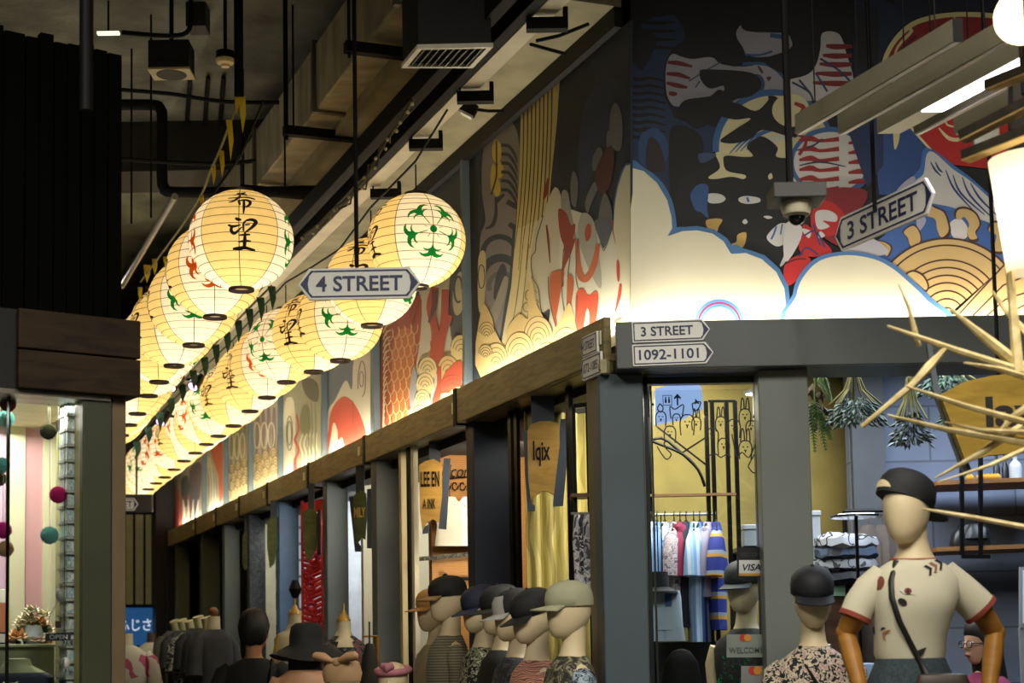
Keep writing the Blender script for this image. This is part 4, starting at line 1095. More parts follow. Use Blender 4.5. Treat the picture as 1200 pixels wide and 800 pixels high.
# ================================================================= street signs
def sign(name, label, M, w, h, text, tip_l, tip_r, tip, fs, off=.012, backing=None, textfit=None, td=0.0):
    """pointed street plate; M maps x right, y up, z out of the plate; origin at its centre"""
    th = thing(name, label, 'sign', M.translation)
    def outl(k):
        a, b = w / 2 - k, h / 2 - k
        q = [(-a + (tip if tip_l else 0), -b), (a - (tip if tip_r else 0), -b)]
        if tip_r: q.append((a, 0))
        q += [(a - (tip if tip_r else 0), b), (-a + (tip if tip_l else 0), b)]
        if tip_l: q.append((-a, 0))
        return [M @ Vector((x, y, 0)) for x, y in q]
    z = M.to_3x3() @ Vector((0, 0, 1))
    b = MB(); b.poly(outl(0), 0, z * -.012); b.build('plate', SIGNW, th, bevel=.002)
    A, B = outl(h * .07), outl(h * .12); b = MB(); n = len(A)
    for i in range(n): b.hexa([A[i] + z * .0006, A[(i + 1) % n] + z * .0006, B[(i + 1) % n] + z * .0006, B[i] + z * .0006], z * .001)
    if tip_r:
        b.poly([M @ Vector(v) for v in ((w / 2 - tip - .004, h * .38, .002), (w / 2 - h * .12, 0, .002), (w / 2 - tip - .004, -h * .38, .002), (w / 2 - tip * .55 - h * .12, 0, .002))])
    if tip_l:
        b.poly([M @ Vector(v) for v in ((-w / 2 + tip + .004, h * .38, .002), (-w / 2 + h * .12, 0, .002), (-w / 2 + tip + .004, -h * .38, .002), (-w / 2 + tip * .55 + h * .12, 0, .002))])
    b.build('border', NAVY, th, recalc=False)
    t = MB(); t.text(text, M @ tr((td, -fs / 2, .002)), fs, 0, textfit, off); t.build('lettering', NAVY, th, recalc=False)
    return th
def pxm(px, D): return px * D / 1900
# hanging 4 STREET
D = 6.6; c = at(421, 332, D)
th = sign('street_sign', 'white hanging sign reading 4 STREET with pointed ends', frame(c, (1, 0, 0.0), (0, .03, 1)), pxm(146, D), pxm(38, D), '4 STREET', True, True, pxm(13, D), pxm(19, D), .02, None, pxm(103, D))
b = MB(); a = at(418, 313, D); b.tube([a, Vector((a.x, a.y, CEIL))], .009, 8); b.build('hanging_rod', BLACK, th)
# hanging 3 STREET, parallel to the passage
D = 6.1; c = at(1033, 253, D)
xd = -CD
th = sign('street_sign', 'tilted looking grey white hanging sign reading 3 STREET', frame(c, xd, (0, 0, 1)), .66, .137, '3 STREET', True, True, .045, .072, .02, None, .47)
b = MB(); a = at(1025, 240, D); b.tube([a + UP * -.02, Vector((a.x, a.y, CEIL))], .008, 8); b.build('hanging_rod', BLACK, th)
# plates on the fascia corner
y = 6.738
for (l, t, r, bt, txt, lb) in ((740, 374.5, 833, 400, '3 STREET', 'pointed plate reading 3 STREET on the dark street fascia'), (740.5, 401.5, 837, 427.5, '1092-1101', 'pointed plate reading 1092-1101 on the dark street fascia')):
    c = at((l + r) / 2, (t + bt) / 2, y); M = frame(c, (1, 0, .022), (-.022, 0, 1))
    sign('street_plate', lb, M, pxm(r - l, y), pxm(bt - t, y), txt, False, True, pxm(9, y), pxm(11.5 if 'S' in txt else 12.5, y), .018, None, pxm(62 if 'S' in txt else 71, y), pxm(-5, y))
for (x0, y0, x1, y1, txt, lb) in ((680, 405, 699.5, 403, '4 STREET', 'small plate reading 4 STREET facing the passage at the corner'), (680, 433, 704, 426, '1072-1085', 'small plate reading 1072-1085 facing the passage at the corner')):
    o = .045; a = wall(x0, y0, o); b_ = wall(x1, y1, o); tm = ((a + b_) / 2 - C0).dot(CD); zc = (a.z + b_.z) / 2
    wd = (a - b_).length; hgt = pxm(25 if '4' == txt[0] else 27, 6.9)
    sign('street_plate', lb, frame(cw(tm, o, zc), -CD, UP), abs(wt(x0, 420, o) - wt(x1, 420, o)), hgt, txt, True, False, .022, hgt * .42, .012, None, abs(wt(x0, 420, o) - wt(x1, 420, o)) * .72)
p = wall(709, 430, .032); b = MB(); b.box(p, (.03, .05, .06), rot=rz(math.atan2(CD.x, -CD.y) * -1)); b.box(p + CN * .02, (.015, .03, .03), rot=rz(.3))
tag(b.build('switch_box', mat('#a39a76', .5), bevel=.003), 'small metal switch box on the fascia corner beside the number plates', 'switch')
# ================================================================= dome camera, linear lamps
D = 5.6; c = at(933, 245, D)
th = thing('dome_camera', 'dome security camera under a black box on a black pole', 'camera', c)
b = MB(); b.box(at(933, 229, D), (.185, .16, .055)); b.build('mount_box', mat('#15140f', .5), th, bevel=.004)
q = at(933, 237, D); b = MB(); b.lathe(q, [(.055, .004), (.055, -.02), (.046, -.045), (.033, -.052)], 24); b.build('housing', mat('#b5ae96', .4), th, smooth=True)
b = MB(); b.ball(q + UP * -.052, .031, 16, 10); b.build('lens_dome', mat('#0a0a0c', .08), th, smooth=True)
a = at(926, 222, D); b = MB(); b.tube([a, Vector((a.x, a.y, CEIL))], .013, 8); b.build('pole', BLACK, th)
LAMPM = mat('#8f8a74', .4, .3, var=.05)
for k, (bx, x1, lit) in enumerate(((932, 1134, 0), (982, 1181, 0), (1028, 1197, 1), (1071, 1175, 0), (1118, 1165, 0))):
    a = at(bx, 158, 6.0); d = -CD
    L = .98 if k < 3 else (.85 if k == 3 else .7)
    th = thing('linear_lamp', ['long grey pendant bar lamp, unlit, nearest the dome camera pole', 'second long grey pendant bar lamp, unlit, under the red dome of the mural', 'grey pendant bar lamp with its lit white tube',
                               'unlit grey pendant bar lamp just below the lit one', 'unlit grey pendant bar lamp closest to the dark timber rack'][k], 'lamp', a, 'pendant bar lamps over the street')
    w = .088 if lit else .03; hh = .078
    b = MB(); b.hexa([a + UP * .004, a + UP * .004 + Vector((w, 0, 0)), a + UP * hh + Vector((w, 0, 0)), a + UP * hh], d * L); b.build('housing', LAMPM, th)
    lo, hi = (.28, .96) if lit else (0.0, 1.0)
    b = MB(); b.hexa([a + d * L * lo + Vector((.006, 0, -.001)), a + d * L * lo + Vector((w - .006, 0, -.001)), a + d * L * hi + Vector((w - .006, 0, -.001)), a + d * L * hi + Vector((.006, 0, -.001))], UP * .006)
    b.build('diffuser', glow('#fff4ff', 9) if lit else mat('#f2ece0', .4), th)
    b = MB(); b.hexa([a + d * L, a + d * L + Vector((w, 0, 0)), a + d * L + UP * hh + Vector((w, 0, 0)), a + d * L + UP * hh], d * .004); b.build('end_cap', BLACK, th)
    b = MB()
    for f in (.12, .88):
        q = a + d * L * f + UP * hh + Vector((w / 2, 0, 0)); b.tube([q, Vector((q.x, q.y, CEIL))], .003, 5)
    b.build('hanging_wire', BLACK, th)
    if lit: area_along('bar_lamp_light', a + d * L * lo + UP * -.01 + Vector((w / 2, 0, 0)), a + d * L * hi + UP * -.01 + Vector((w / 2, 0, 0)), .04, 5, (1, .95, 1), (0, 0, -1))
# dark timber rack at the edge of the picture
D = 4.9; th = thing('timber_rack', 'dark timber slat rack hanging beside the bar lamps with light painted on its undersides', 'rack', at(1165, 150, D))
DW = m_wood('dark_rack', '#17140f', '#2b2519', 6, (2, 2, 2)); LITW = mat('#b09458', .5)
for pts in (((1128, 160), (1215, 116)), ((1160, 100), (1215, 78)), ((1131, 183), (1215, 150))):
    a, c = at(*pts[0], D), at(*pts[1], D - .18)
    b = MB(); b.bar(a, c, .05, .028); sl = b.build('slat', DW, th)
    b = MB(); b.bar(a - UP * .016, c - UP * .016, .046, .004); b.build('lit_underside', LITW, sl)  # pale strip paints the light on the slat's bottom face
b = MB(); b.hexa([at(1187, 80, D), at(1212, 70, D), at(1212, 165, D), at(1187, 172, D)], (0, .05, 0)); b.build('upright', DW, th)
b = MB(); b.hexa([at(1142, 150, D + .05), at(1171, 138, D + .05), at(1171, 158, D + .05), at(1142, 172, D + .05)], (0, .02, 0)); b.build('grey_panel', mat('#74746a', .5), th)
b = MB(); q = at(1200, 110, D); b.tube([q, Vector((q.x, q.y, CEIL))], .01, 6); b.build('hanging_rod', BLACK, th)
# white lamps at the edge
PW = m_paper('paper_white', '#fff0d0', .98)
D = 4.8; c = at(1197, 20, D); th = thing('globe_lamp', 'glowing cream globe lamp at the top corner of the picture', 'lamp', c)
b = MB(); b.ball(c, .083, 28, 18); b.build('globe', PW, th, smooth=True); point('globe_lamp_bulb', c, 1.2, (1, .9, .7), .02)
b = MB(); b.tube([c + UP * .08, Vector((c.x, c.y, CEIL))], .008, 6); b.build('cord', BLACK, th)
D = 4.7; c = at(1212, 250, D); th = thing('paper_lamp', 'glowing white paper drum lamp behind the upright sticks', 'lamp', c)
b = MB(); b.loft([(c.x, c.y, at(1212, 318, D).z, .085, .085), (c.x, c.y, at(1212, 250, D).z, .105, .105), (c.x, c.y, at(1212, 186, D).z, .125, .125)], 32, cap=False); b.build('shade', PW, th, smooth=True)
point('paper_lamp_bulb', c, 4.0, (1, .94, .8), .03)
b = MB(); b.tube([c, Vector((c.x, c.y, CEIL))], .006, 6); b.build('cord', BLACK, th)
# ================================================================= stick sculpture
D = 4.7
sk = [((1040, 382), (1120, 410), (1215, 440), 5, 7), ((1053, 333), (1065, 360), (1072, 388), 2, 5), ((1114, 362), (1160, 400), (1215, 445), 6, 12), ((1168, 190), (1182, 300), (1192, 420), 4, 9), ((1163, 341), (1180, 365), (1205, 392), 4, 6),
      ((1108, 408), (1070, 450), (1024, 488), 9, 4), ((1061, 452), (1130, 475), (1215, 498), 4, 6), ((1040, 486), (1110, 503), (1190, 516), 4, 7), ((1096, 560), (1150, 530), (1215, 488), 4, 8), ((1081, 596), (1140, 606), (1215, 620), 4, 5),
      ((1130, 425), (1170, 432), (1215, 446), 4, 6), ((1098, 565), (1160, 545), (1215, 520), 2, 5), ((1107, 494), (1150, 504), (1200, 506), 3, 5), ((1160, 520), (1185, 490), (1215, 470), 4, 9)]
th = thing('stick_sculpture', 'spiky hanging sculpture of pale pointed wooden sticks at the edge of the picture', 'sculpture', at(1215, 460, D))
for k, (a, m_, c, r0, r1) in enumerate(sk):
    dz = 0 if k in (0, 1, 5) else (k % 5 - 2) * .07; A, Mm, Cc = at(*a, D + dz), at(*m_, D + dz * .6), at(*c, D + .02 * (k % 3))
    b = MB(); b.tube([A, A.lerp(Mm, .5), Mm, Cc, Cc + (Cc - Mm).normalized() * .045], [pxm(r0, D) * .4, pxm(r0, D) * .8, pxm((r0 + r1) / 2, D) * .85, pxm(r1, D) * .9, pxm(r1, D) * .9], 7, sq=.8); b.build('stick', WOODN, th, smooth=True, ang=30)
hub = at(1236, 470, D); b = MB(); b.tube([hub - UP * .42, hub + UP * .26], [.04, .034], 12); b.ball(hub - UP * .02, .085, 14, 10); b.build('centre_hub', WOODN, th, smooth=True)
b = MB(); q = hub + Vector((.16, .16, .5)); b.tube([hub + UP * .25, q, Vector((q.x, q.y, CEIL))], .005, 6); b.build('hanging_wire', BLACK, th)
# ================================================================= street-side shop
ZC = 2.95
CEILS = mat('#2c2b27', .8)
b = MB(); b.hexa([(.84, 7.04, ZC), (4.2, 7.04, ZC), (4.2, 9.6, ZC), (-.12, 9.6, ZC)], UP * .06); struct('trim_3', b, CEILS)
# back wall of the corner shop: yellow plaster, set square to the passage
tb = wt(612, 600, -.05)
def m_plaster(name, c1, c2):
    s = NT(name); nz = s.n('ShaderNodeTexNoise'); nz.inputs['Scale'].default_value = 3; nz.inputs['Detail'].default_value = 8
    s.l(s.coord(), nz.inputs['Vector']); s.bsdf(s.ramp(nz.outputs['Fac'], [(.3, c1), (.7, c2)]), .8); return s.m
YELW = m_plaster('yellow_plaster', '#84723a', '#a8934c')
p0 = cw(tb, -.62, 0)
q1 = Vector((XR(1002, 9.0), 9.0, 0))
b = MB(); b.hexa([p0, q1, q1 + UP * ZC, p0 + UP * ZC], CD * .08); struct('wall_north', b, YELW)
GBR = m_brick('grey_block', '#737f98', '#7e8aa2', '#5d6678', 1.0, .9, .3, ms=.006)
xg = XR(998, 8.7)
b = MB(); b.box(((xg + 4.5) / 2, 8.75, ZC / 2), (4.5 - xg, .1, ZC)); struct('wall_east', b, GBR)
b = MB(); b.hexa([(xg, 8.68, 0), (XR(1037, 8.68), 8.68, 0), (XR(1037, 8.68), 8.68, ZC), (xg, 8.68, ZC)], (0, -.06, 0))
tag(b.build('shop_pier', mat('#4a4f55', .7, var=.12)), 'dark grey pier between the yellow wall and the grey block wall', 'pier')
# window frame and glass
yw = 6.97
xl, xr_ = at(757, 600, yw).x, at(892, 600, yw).x
FRM = mat('#1f2a2e', .4, .3)
b = MB()
for x0, x1 in ((xl, xl + .018), (xr_ - .02, xr_)): b.box(((x0 + x1) / 2, yw, 1.3), (x1 - x0, .05, 2.58))
b.box(((xl + xr_) / 2, yw, 2.57), (xr_ - xl, .05, .03)); b.box(((xl + xr_) / 2, yw, .06), (xr_ - xl, .05, .1))
mx = at(766, 600, yw).x; b.box((mx, yw, 1.3), (.007, .03, 2.5))
th = thing('window_unit', 'shop window with bunny line drawings and card stickers beside the corner column', 'window', ((xl + xr_) / 2, yw, 0))
b.build('frame', FRM, th)
b = MB(); b.box(((xl + xr_) / 2, yw, 1.3), (xr_ - xl - .03, .006, 2.46)); b.build('pane', GLASS, th)
# vinyl line drawings: rows of little rabbits
yd = yw - .006; dl = MB()
VIN = mat('#0c0c10', .5)
def vl(pts, w=1.3, closed=False, T=(740, 430, 4.21)):
    q = [(T[0] + x / T[2], T[1] + y / T[2]) for x, y in pts]
    if closed: q = q + [q[0]]
    for r in ribbon2(q, w * 1.15): dl.add([at(x, y, yd) for x, y in r], [(0, 1, 2, 3)])
def rabbit(x, y, s, ears=1, tri=False):
    vl([(x - 28 * s, y + 60 * s), (x - 32 * s, y), (x - 18 * s, y - 28 * s), (x, y - 32 * s), (x + 18 * s, y - 28 * s), (x + 32 * s, y), (x + 28 * s, y + 60 * s)])
    if ears:
        for k in (-1, 1): vl([(x + k * 4 * s, y - 30 * s), (x + k * 8 * s, y - 80 * s), (x + k * 18 * s, y - 88 * s), (x + k * 24 * s, y - 26 * s)])
    for k in (-1, 1): vl([(x + k * 10 * s, y - 4 * s), (x + k * 10 * s, y + 2 * s)], 1.8)
    vl([(x - 5 * s, y + 12 * s), (x, y + 18 * s), (x + 5 * s, y + 12 * s)]); vl([(x, y + 18 * s), (x, y + 28 * s)])
for a in ((145, 245, .8, 0), (222, 250, .6, 0), (275, 270, 1.1, 0), (320, 270, .7, 1), (190, 320, .9, 0), (505, 290, 1.0, 0), (560, 235, .9, 1), (562, 395, 1.0, 1), (590, 290, .8, 0), (400, 330, .9, 0), (440, 270, .8, 1), (455, 380, .9, 0)): 
    dl = MB(); rabbit(*a); dl.build('rabbit_drawing', VIN, th, recalc=False)
def vd(*a, **k):
    global dl
    dl = MB(); vl(*a, **k); dl.build('line_drawing', VIN, th, recalc=False)
vd([(140, 180), (128, 205), (146, 222), (156, 200)], closed=True); vd([(195, 255), (190, 195), (215, 208), (256, 185), (250, 245)]); vd([(126, 390), (150, 430), (175, 455), (196, 430), (170, 400), (160, 370)])
vd([(575, 490), (600, 520), (630, 515), (645, 480), (625, 460), (610, 430), (590, 460)], closed=True); vd([(600, 250), (612, 215), (624, 170)]); vd([(610, 330), (650, 310)]); vd([(610, 430), (650, 410)])
vd([(300, 180), (306, 215), (330, 205), (340, 170)], closed=True); vd([(495, 330), (520, 440), (545, 420), (580, 445), (610, 380)]); vd([(380, 440), (410, 425), (440, 445), (470, 430), (490, 445)])
yd = yw - .034
# card stickers on the pane
def sticker(name, lb, x0, y0, x1, y1, base, cat='sticker'):
    t = thing(name, lb, cat, at((x0 + x1) / 2, y1, yd)); b = MB(); b.hexa([at(x0, y1, yd), at(x1, y1, yd), at(x1, y0, yd), at(x0, y0, yd)], (0, .003, 0)); b.build('card', base, t); return t
def onp(px, py, d=.002): return frame(at(px, py, yd - d), (1, 0, 0), (0, 0, 1))
t = sticker('card_sticker', 'black framed VISA card sticker on the window above the capped mannequin', 863.5, 641, 897, 676, mat('#101014', .4))
b = MB(); b.hexa([at(866, 672.5, yd - .001), at(895, 672.5, yd - .001), at(895, 656, yd - .001), at(866, 656, yd - .001)], (0, .0005, 0)); b.build('white_field', mat('#c9ccc6', .5), t)
b = MB(); b.hexa([at(866, 674.5, yd - .0015), at(895, 674.5, yd - .0015), at(895, 671.5, yd - .0015), at(866, 671.5, yd - .0015)], (0, .0005, 0)); b.build('gold_band', mat('#b98a3c', .5), t)
b = MB(); b.text('VISA', onp(881, 668.5, .003), pxm(8, yd), 0, pxm(21, yd), .02, shear=.25); b.build('lettering', mat('#15162a', .5), t, recalc=False)
b = MB(); b.text('WELCOME', onp(880, 652, .003), pxm(5, yd), 0, pxm(26, yd), .01); b.build('faint_lettering', mat('#3a3a44', .5), t, recalc=False)
def mcircles(t, px, py, r):
    for k, cc in ((-1, '#b03028'), (1, '#c98a2c')):
        b = MB(); b.poly([at(px + k * r * .6 + r * math.cos(2 * PI * i / 24), py + r * math.sin(2 * PI * i / 24), yd - .002 - .0004 * k) for i in range(24)]); b.build('logo_disc', mat(cc, .5), t, recalc=False)
t = sticker('card_sticker', 'grey WELCOME card sticker with red and orange discs on the window', 851.5, 743, 896, 770, mat('#7d857c', .5)); mcircles(t, 873.5, 747, 4.3)
b = MB(); b.text('WELCOME', onp(874.5, 765, .003), pxm(7, yd), 0, pxm(40, yd), .012); b.build('lettering', mat('#4e5652', .5), t, recalc=False)
t = sticker('card_sticker', 'lower card sticker with red and orange discs on the window', 868.5, 780, 902, 806, mat('#7d807c', .5)); mcircles(t, 885, 785.5, 5)
# blue sign reflected in the pane, built as a glowing box inside
yb = 7.25; th = thing('sign_reflection', 'blue toilet sign reflected in the shop window, built as a glowing box', 'sign', at(796, 496, yb))
REFL = glow('#a8c8ff', .75)
b = MB(); b.poly([at(768, 455, yb), at(810, 446, yb), at(822, 453, yb), at(824, 478, yb), at(800, 490, yb), at(768, 496, yb)], 0, (0, .06, 0)); b.build('box', REFL, th)
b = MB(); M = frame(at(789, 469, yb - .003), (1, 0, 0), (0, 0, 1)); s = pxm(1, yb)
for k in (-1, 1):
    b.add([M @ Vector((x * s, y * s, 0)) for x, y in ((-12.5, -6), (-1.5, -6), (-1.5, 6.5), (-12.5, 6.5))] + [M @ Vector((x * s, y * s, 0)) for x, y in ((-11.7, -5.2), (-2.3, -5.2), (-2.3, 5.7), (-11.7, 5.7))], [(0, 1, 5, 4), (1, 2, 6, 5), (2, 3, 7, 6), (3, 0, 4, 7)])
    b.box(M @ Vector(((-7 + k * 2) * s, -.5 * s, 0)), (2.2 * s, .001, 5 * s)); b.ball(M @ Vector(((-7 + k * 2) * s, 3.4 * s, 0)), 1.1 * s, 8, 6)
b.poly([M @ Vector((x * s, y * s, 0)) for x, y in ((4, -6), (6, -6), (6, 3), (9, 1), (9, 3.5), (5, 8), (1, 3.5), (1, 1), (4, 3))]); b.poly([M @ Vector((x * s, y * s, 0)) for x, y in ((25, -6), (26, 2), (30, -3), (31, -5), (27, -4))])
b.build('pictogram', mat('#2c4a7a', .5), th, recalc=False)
b = MB(); q = at(797, 449, yb); b.tube([q, Vector((q.x, q.y, ZC))], .006, 6); b.build('hanging_rod', BLACK, th)  # rod added to carry the reflection box
# black metal garment racks
def rackpart(mb, x0, y0, x1, y1, D, w=.012): mb.bar(at(x0, y0, D), at(x1, y1, D), w, w)
D = 7.9; th = thing('garment_rack', 'black metal arched garment rack holding the shirts behind the window', 'clothes rack', (at(790, 600, D).x, D, 0))
b = MB()
for x in (752, 760, 827, 834, 851, 861): 
    a = at(x, 452 if x < 800 else 470, D); b.bar(a, Vector((a.x, a.y, 0)), .022, .02)
for l in (((750, 450), (762, 450)), ((830, 470), (862, 470)), ((750, 474), (768, 474))): rackpart(b, *l[0], *l[1], D)
for k in range(2): b.tube([at(x, y, D) for x, y in smoothpts([(752, 520 + k * 10 - 8), (775, 521 + k * -8), (800, 532), (818, 550), (826, 570)], 3, False)], .008, 6)
for l in (((800, 530), (828, 512)), ((770, 500), (828, 545))): rackpart(b, *l[0], *l[1], D, .008)
b.build('frame', BLACKM, th)
b = MB(); b.bar(at(752, 581, D), at(862, 579, D), .05, .012); b.build('shelf', mat('#7a5a3e', .5), th)
b = MB(); b.tube([at(752, 603, D), at(838, 602, D)], .008, 8); b.build('hanging_rail', STEEL, th, smooth=True)
# garments on the rail
def garment(px, D, ytop, ybot, hw, m, label, sleeve=1, yaw=1.1, name='shirt', tilt=0):
    p = at(px, ytop, D); L = p.z - at(px, ybot, D).z
    th = thing(name, label, 'shirt', p + UP * -L, 'shirts on the window rail'); th.rotation_euler = (0, 0, 0)
    Mx = tr(p) @ rz(yaw)
    b = MB(Mx); n = 14
    b.loft([(0, 0, -L, hw * .78, .04), (.004, .004, -L * .7, hw * .76, .045), (0, -.004, -L * .4, hw * .8, .05), (0, 0, -L * .18, hw * .86, .04), (0, 0, -L * .09, hw * .8, .03), (0, 0, -.02, hw * .35, .025), (0, 0, 0, hw * .28, .02)], 20)
    b.build('body', m, th, smooth=True)
    if sleeve:
        for k in (-1, 1):
            b = MB(Mx); b.tube([(k * hw * .62, 0, -.05), (k * hw * .85, .004, -.10), (k * hw * .95, .012, -.18), (k * hw * .99, .016, -.27)], [.022, .036, .04, .042], 12); b.build('sleeve', m, th, smooth=True)
    b = MB(Mx); b.tube([(-hw * .8, 0, -.05), (0, 0, .012), (hw * .8, 0, -.05)], .006, 6); b.tube([(0, 0, .01), (0, 0, .04), (.012, 0, .055), (.02, 0, .045)], .003, 6); b.build('hanger', mat('#1b1b1b', .4), th)
    return th
FLB = m_print('blue_white_floral', ['#aebddc', '#c6d0e4', '#5a76ad', '#d0d6e6'], 40)
FLP = m_print('grey_pink_floral', ['#b9a6ac', '#8b8399', '#c9bcc2', '#6a6478'], 42)
ST1 = m_stripe('blue_white_stripe', ['#28489a', '#b8cdec', '#b8cdec', '#4a74b8'], 5, 'X')
ST2 = m_stripe('pale_blue_stripe', ['#9cbde6', '#7aa4d8', '#c2d6f0'], 7, 'X')
ST3 = m_stripe('navy_yellow_stripe', ['#1d2c86', '#1d2c86', '#1d2c86', '#c58f2c', '#8c96a8', '#1d2c86'], 3.2, 'Z')
gs = [(763, 680, FLB, 'pale shirt at the end of the rail beside the corner column'), (770, 690, mat('#6f93c8', .8), 'sky blue shirt on the window rail'), (779, 695, FLB, 'blue and white floral shirt on the window rail'), (790, 738, FLP, 'greyish pink floral shirt on the window rail'),
      (797, 655, mat('#8d2348', .8), 'crimson shirt peeping between florals on the rail'), (804, 735, mat('#1c2036', .8), 'dark navy shirt on the window rail'), (813, 752, ST2, 'long pale blue striped shirt on the window rail'), (820, 752, ST1, 'long blue and white striped shirt on the window rail'),
      (829, 700, mat('#9a94ae', .8), 'mauve grey shirt on the window rail'), (839, 738, ST3, 'navy shirt with yellow bands at the far end of the rail')]
for k, (x, yb_, m, lb) in enumerate(gs): garment(x, 7.88, 612, yb_, .2 - .015 * (k % 3), m, lb, yaw=1.36 + .1 * math.sin(k * 2.3))
# white shorts and dark hat hung in front
D = 7.35; th = thing('denim_shorts', 'white denim shorts hanging with a blue tag behind the corner column', 'shorts', at(778, 750, D))
z0, z1 = at(778, 692, D).z, at(778, 751, D).z; cx = at(777, 700, D).x
b = MB(); b.loft([(cx - .045, D, z1, .052, .03), (cx - .04, D, z1 + .06, .05, .032)], 16, p=3); b.loft([(cx + .045, D, z1, .052, .03), (cx + .04, D, z1 + .06, .05, .032)], 16, p=3)
b.loft([(cx, D, z1 + .05, .088, .034), (cx, D, z0 - .03, .082, .032), (cx, D, z0, .076, .03)], 20, p=3); b.build('body', mat('#aebfd4', .8), th, smooth=True)
b = MB(); b.box((cx + .02, D - .04, z0 - .04), (.03, .003, .055)); b.build('tag', mat('#28508c', .5), th)
b = MB(); b.tube([(cx, D, z0), (cx, D, at(778, 603, D).z)], .003, 5); b.build('hanger', BLACK, th)
def sunhat(px, py, D, r, m, lb, cat='hat'):
    p = at(px, py, D); th = thing('felt_hat', lb, cat, p)
    b = MB(); b.lathe(p, [(r * .5, .07), (r * .55, .03), (r * .56, .0), (r, -.02), (r * 1.02, -.03), (r * .5, -.006)], 28); b.build('brim_and_crown', m, th, smooth=True)
    b = MB(); b.tube([p + UP * .06, p + UP * .3], .003, 5); b.build('cord', BLACK, th); return th
sunhat(772, 688, 7.32, .085, mat('#15161c', .8), 'dark hat hanging above the white shorts')
# stacked white boxes behind the window
for k, (x0, x1, y0, y1, D, lb) in enumerate(((871, 902, 614, 640, 8.0, 'white storage box on the shelf behind the VISA sticker'), (950, 962, 598, 633, 8.0, 'topmost white box of the stack beside the grey column'), (950, 967, 634, 656, 8.0, 'middle white box of the stack beside the grey column'), (950, 968, 657, 684, 8.0, 'lowest white box of the stack beside the grey column'))):
    a, c = at(x0, y1, D), at(x1, y0, D); th = thing('storage_box', lb, 'box', ((a.x + c.x) / 2, D, a.z), 'white storage boxes')
    b = MB(); b.box(((a.x + c.x) / 2, D + .1, (a.z + c.z - .02) / 2), (c.x - a.x - .008, .2, c.z - a.z - .02)); b.build('body', mat('#98a2ac', .6), th, bevel=.004)
    b = MB(); b.box(((a.x + c.x) / 2, D + .1, c.z - .012), (c.x - a.x, .21, .025)); b.build('lid', mat('#a9b2ba', .6), th, bevel=.004)
def plain(name, lb, cat, x0, x1, y0, z0, D, dep, m, top=None):
    a = at(x0, y0, D); c = at(x1, y0, D); b = MB(); b.box(((a.x + c.x) / 2, D + dep / 2, (a.z + z0) / 2), (c.x - a.x, dep, a.z - z0)); return tag(b.build(name, m, bevel=.006), lb, cat)
DKW = m_wood('dark_cabinet_wood', '#2a1c14', '#4a3122', 5, (1, 1, 4))
# cabinets carrying the boxes and piles
a = at(944, 672, 7.95); th = thing('wooden_cabinet', 'dark brown wooden cabinet with a green note behind the grey column', 'cabinet', (at(985, 700, 7.95).x, 8.1, 0))
xa, xb, zt = at(918, 690, 7.95).x, at(1008, 690, 7.95).x, at(980, 684.5, 7.95).z
b = MB(); b.box(((xa + xb) / 2, 8.15, zt / 2), (xb - xa, .4, zt)); b.build('body', DKW, th, bevel=.006)
for k in range(2):
    b = MB(); b.box((xa + (xb - xa) * (.27 + .48 * k), 7.945, zt - .35), ((xb - xa) * .44, .015, .6)); dr_ = b.build('door', DKW, th, bevel=.004)
    b = MB(); b.ball((xa + (xb - xa) * (.46 + .1 * k), 7.93, zt - .3), .012, 10, 8); b.build('knob', STEEL, dr_, smooth=True)
b = MB(); b.hexa([at(976.5, 698, 7.93), at(990.5, 698, 7.93), at(990.5, 683, 7.93), at(976.5, 683, 7.93)], (0, -.002, 0)); b.build('note', mat('#7fae9a', .7), th)
# shelf that carries the single box behind the window
a = at(886, 641, 8.0); b = MB(); b.box((a.x, 8.12, a.z - .012), (.2, .3, .02))
for dx in (-.08, .08): b.tube([(a.x + dx, 8.2, a.z - .02), (a.x + dx, 8.2, 0)], .012, 8)
tag(b.build('box_stand', BLACKM), 'thin black stand under the white box behind the window', 'stand')
# pile of folded dark clothes
r = R_
for k, (y, m, lb) in enumerate(((668, '#232833', 'black folded cloth at the foot of the clothes pile'), (654, '#6b7078', 'grey folded shirt inside the clothes pile'), (640, '#2b3d55', 'navy checked cloth near the top of the clothes pile'), (628, '#8d929a', 'crumpled grey shirt on top of the clothes pile'))):
    p = at(990, y + 12, 8.0); b = MB(tr(p) @ rz(.2 * k - .3))
    b.loft([(0, 0, -.02, .13, .1), (.005, 0, .0, .155, .12), (.0, .006, .035, .15, .118), (-.008, 0, .058, .11, .08), (0, 0, .064, .03, .02)], 26, p=3.2)
    for i, v in enumerate(b.v): v.z += .012 * math.sin(v.x * 60 + k) * math.cos(v.y * 50)
    tag(b.build('folded_cloth', m_print('cloth_fold_%d' % k, [m, '#1a1d24', m], 12), smooth=True), lb, 'clothes', 'folded clothes pile')
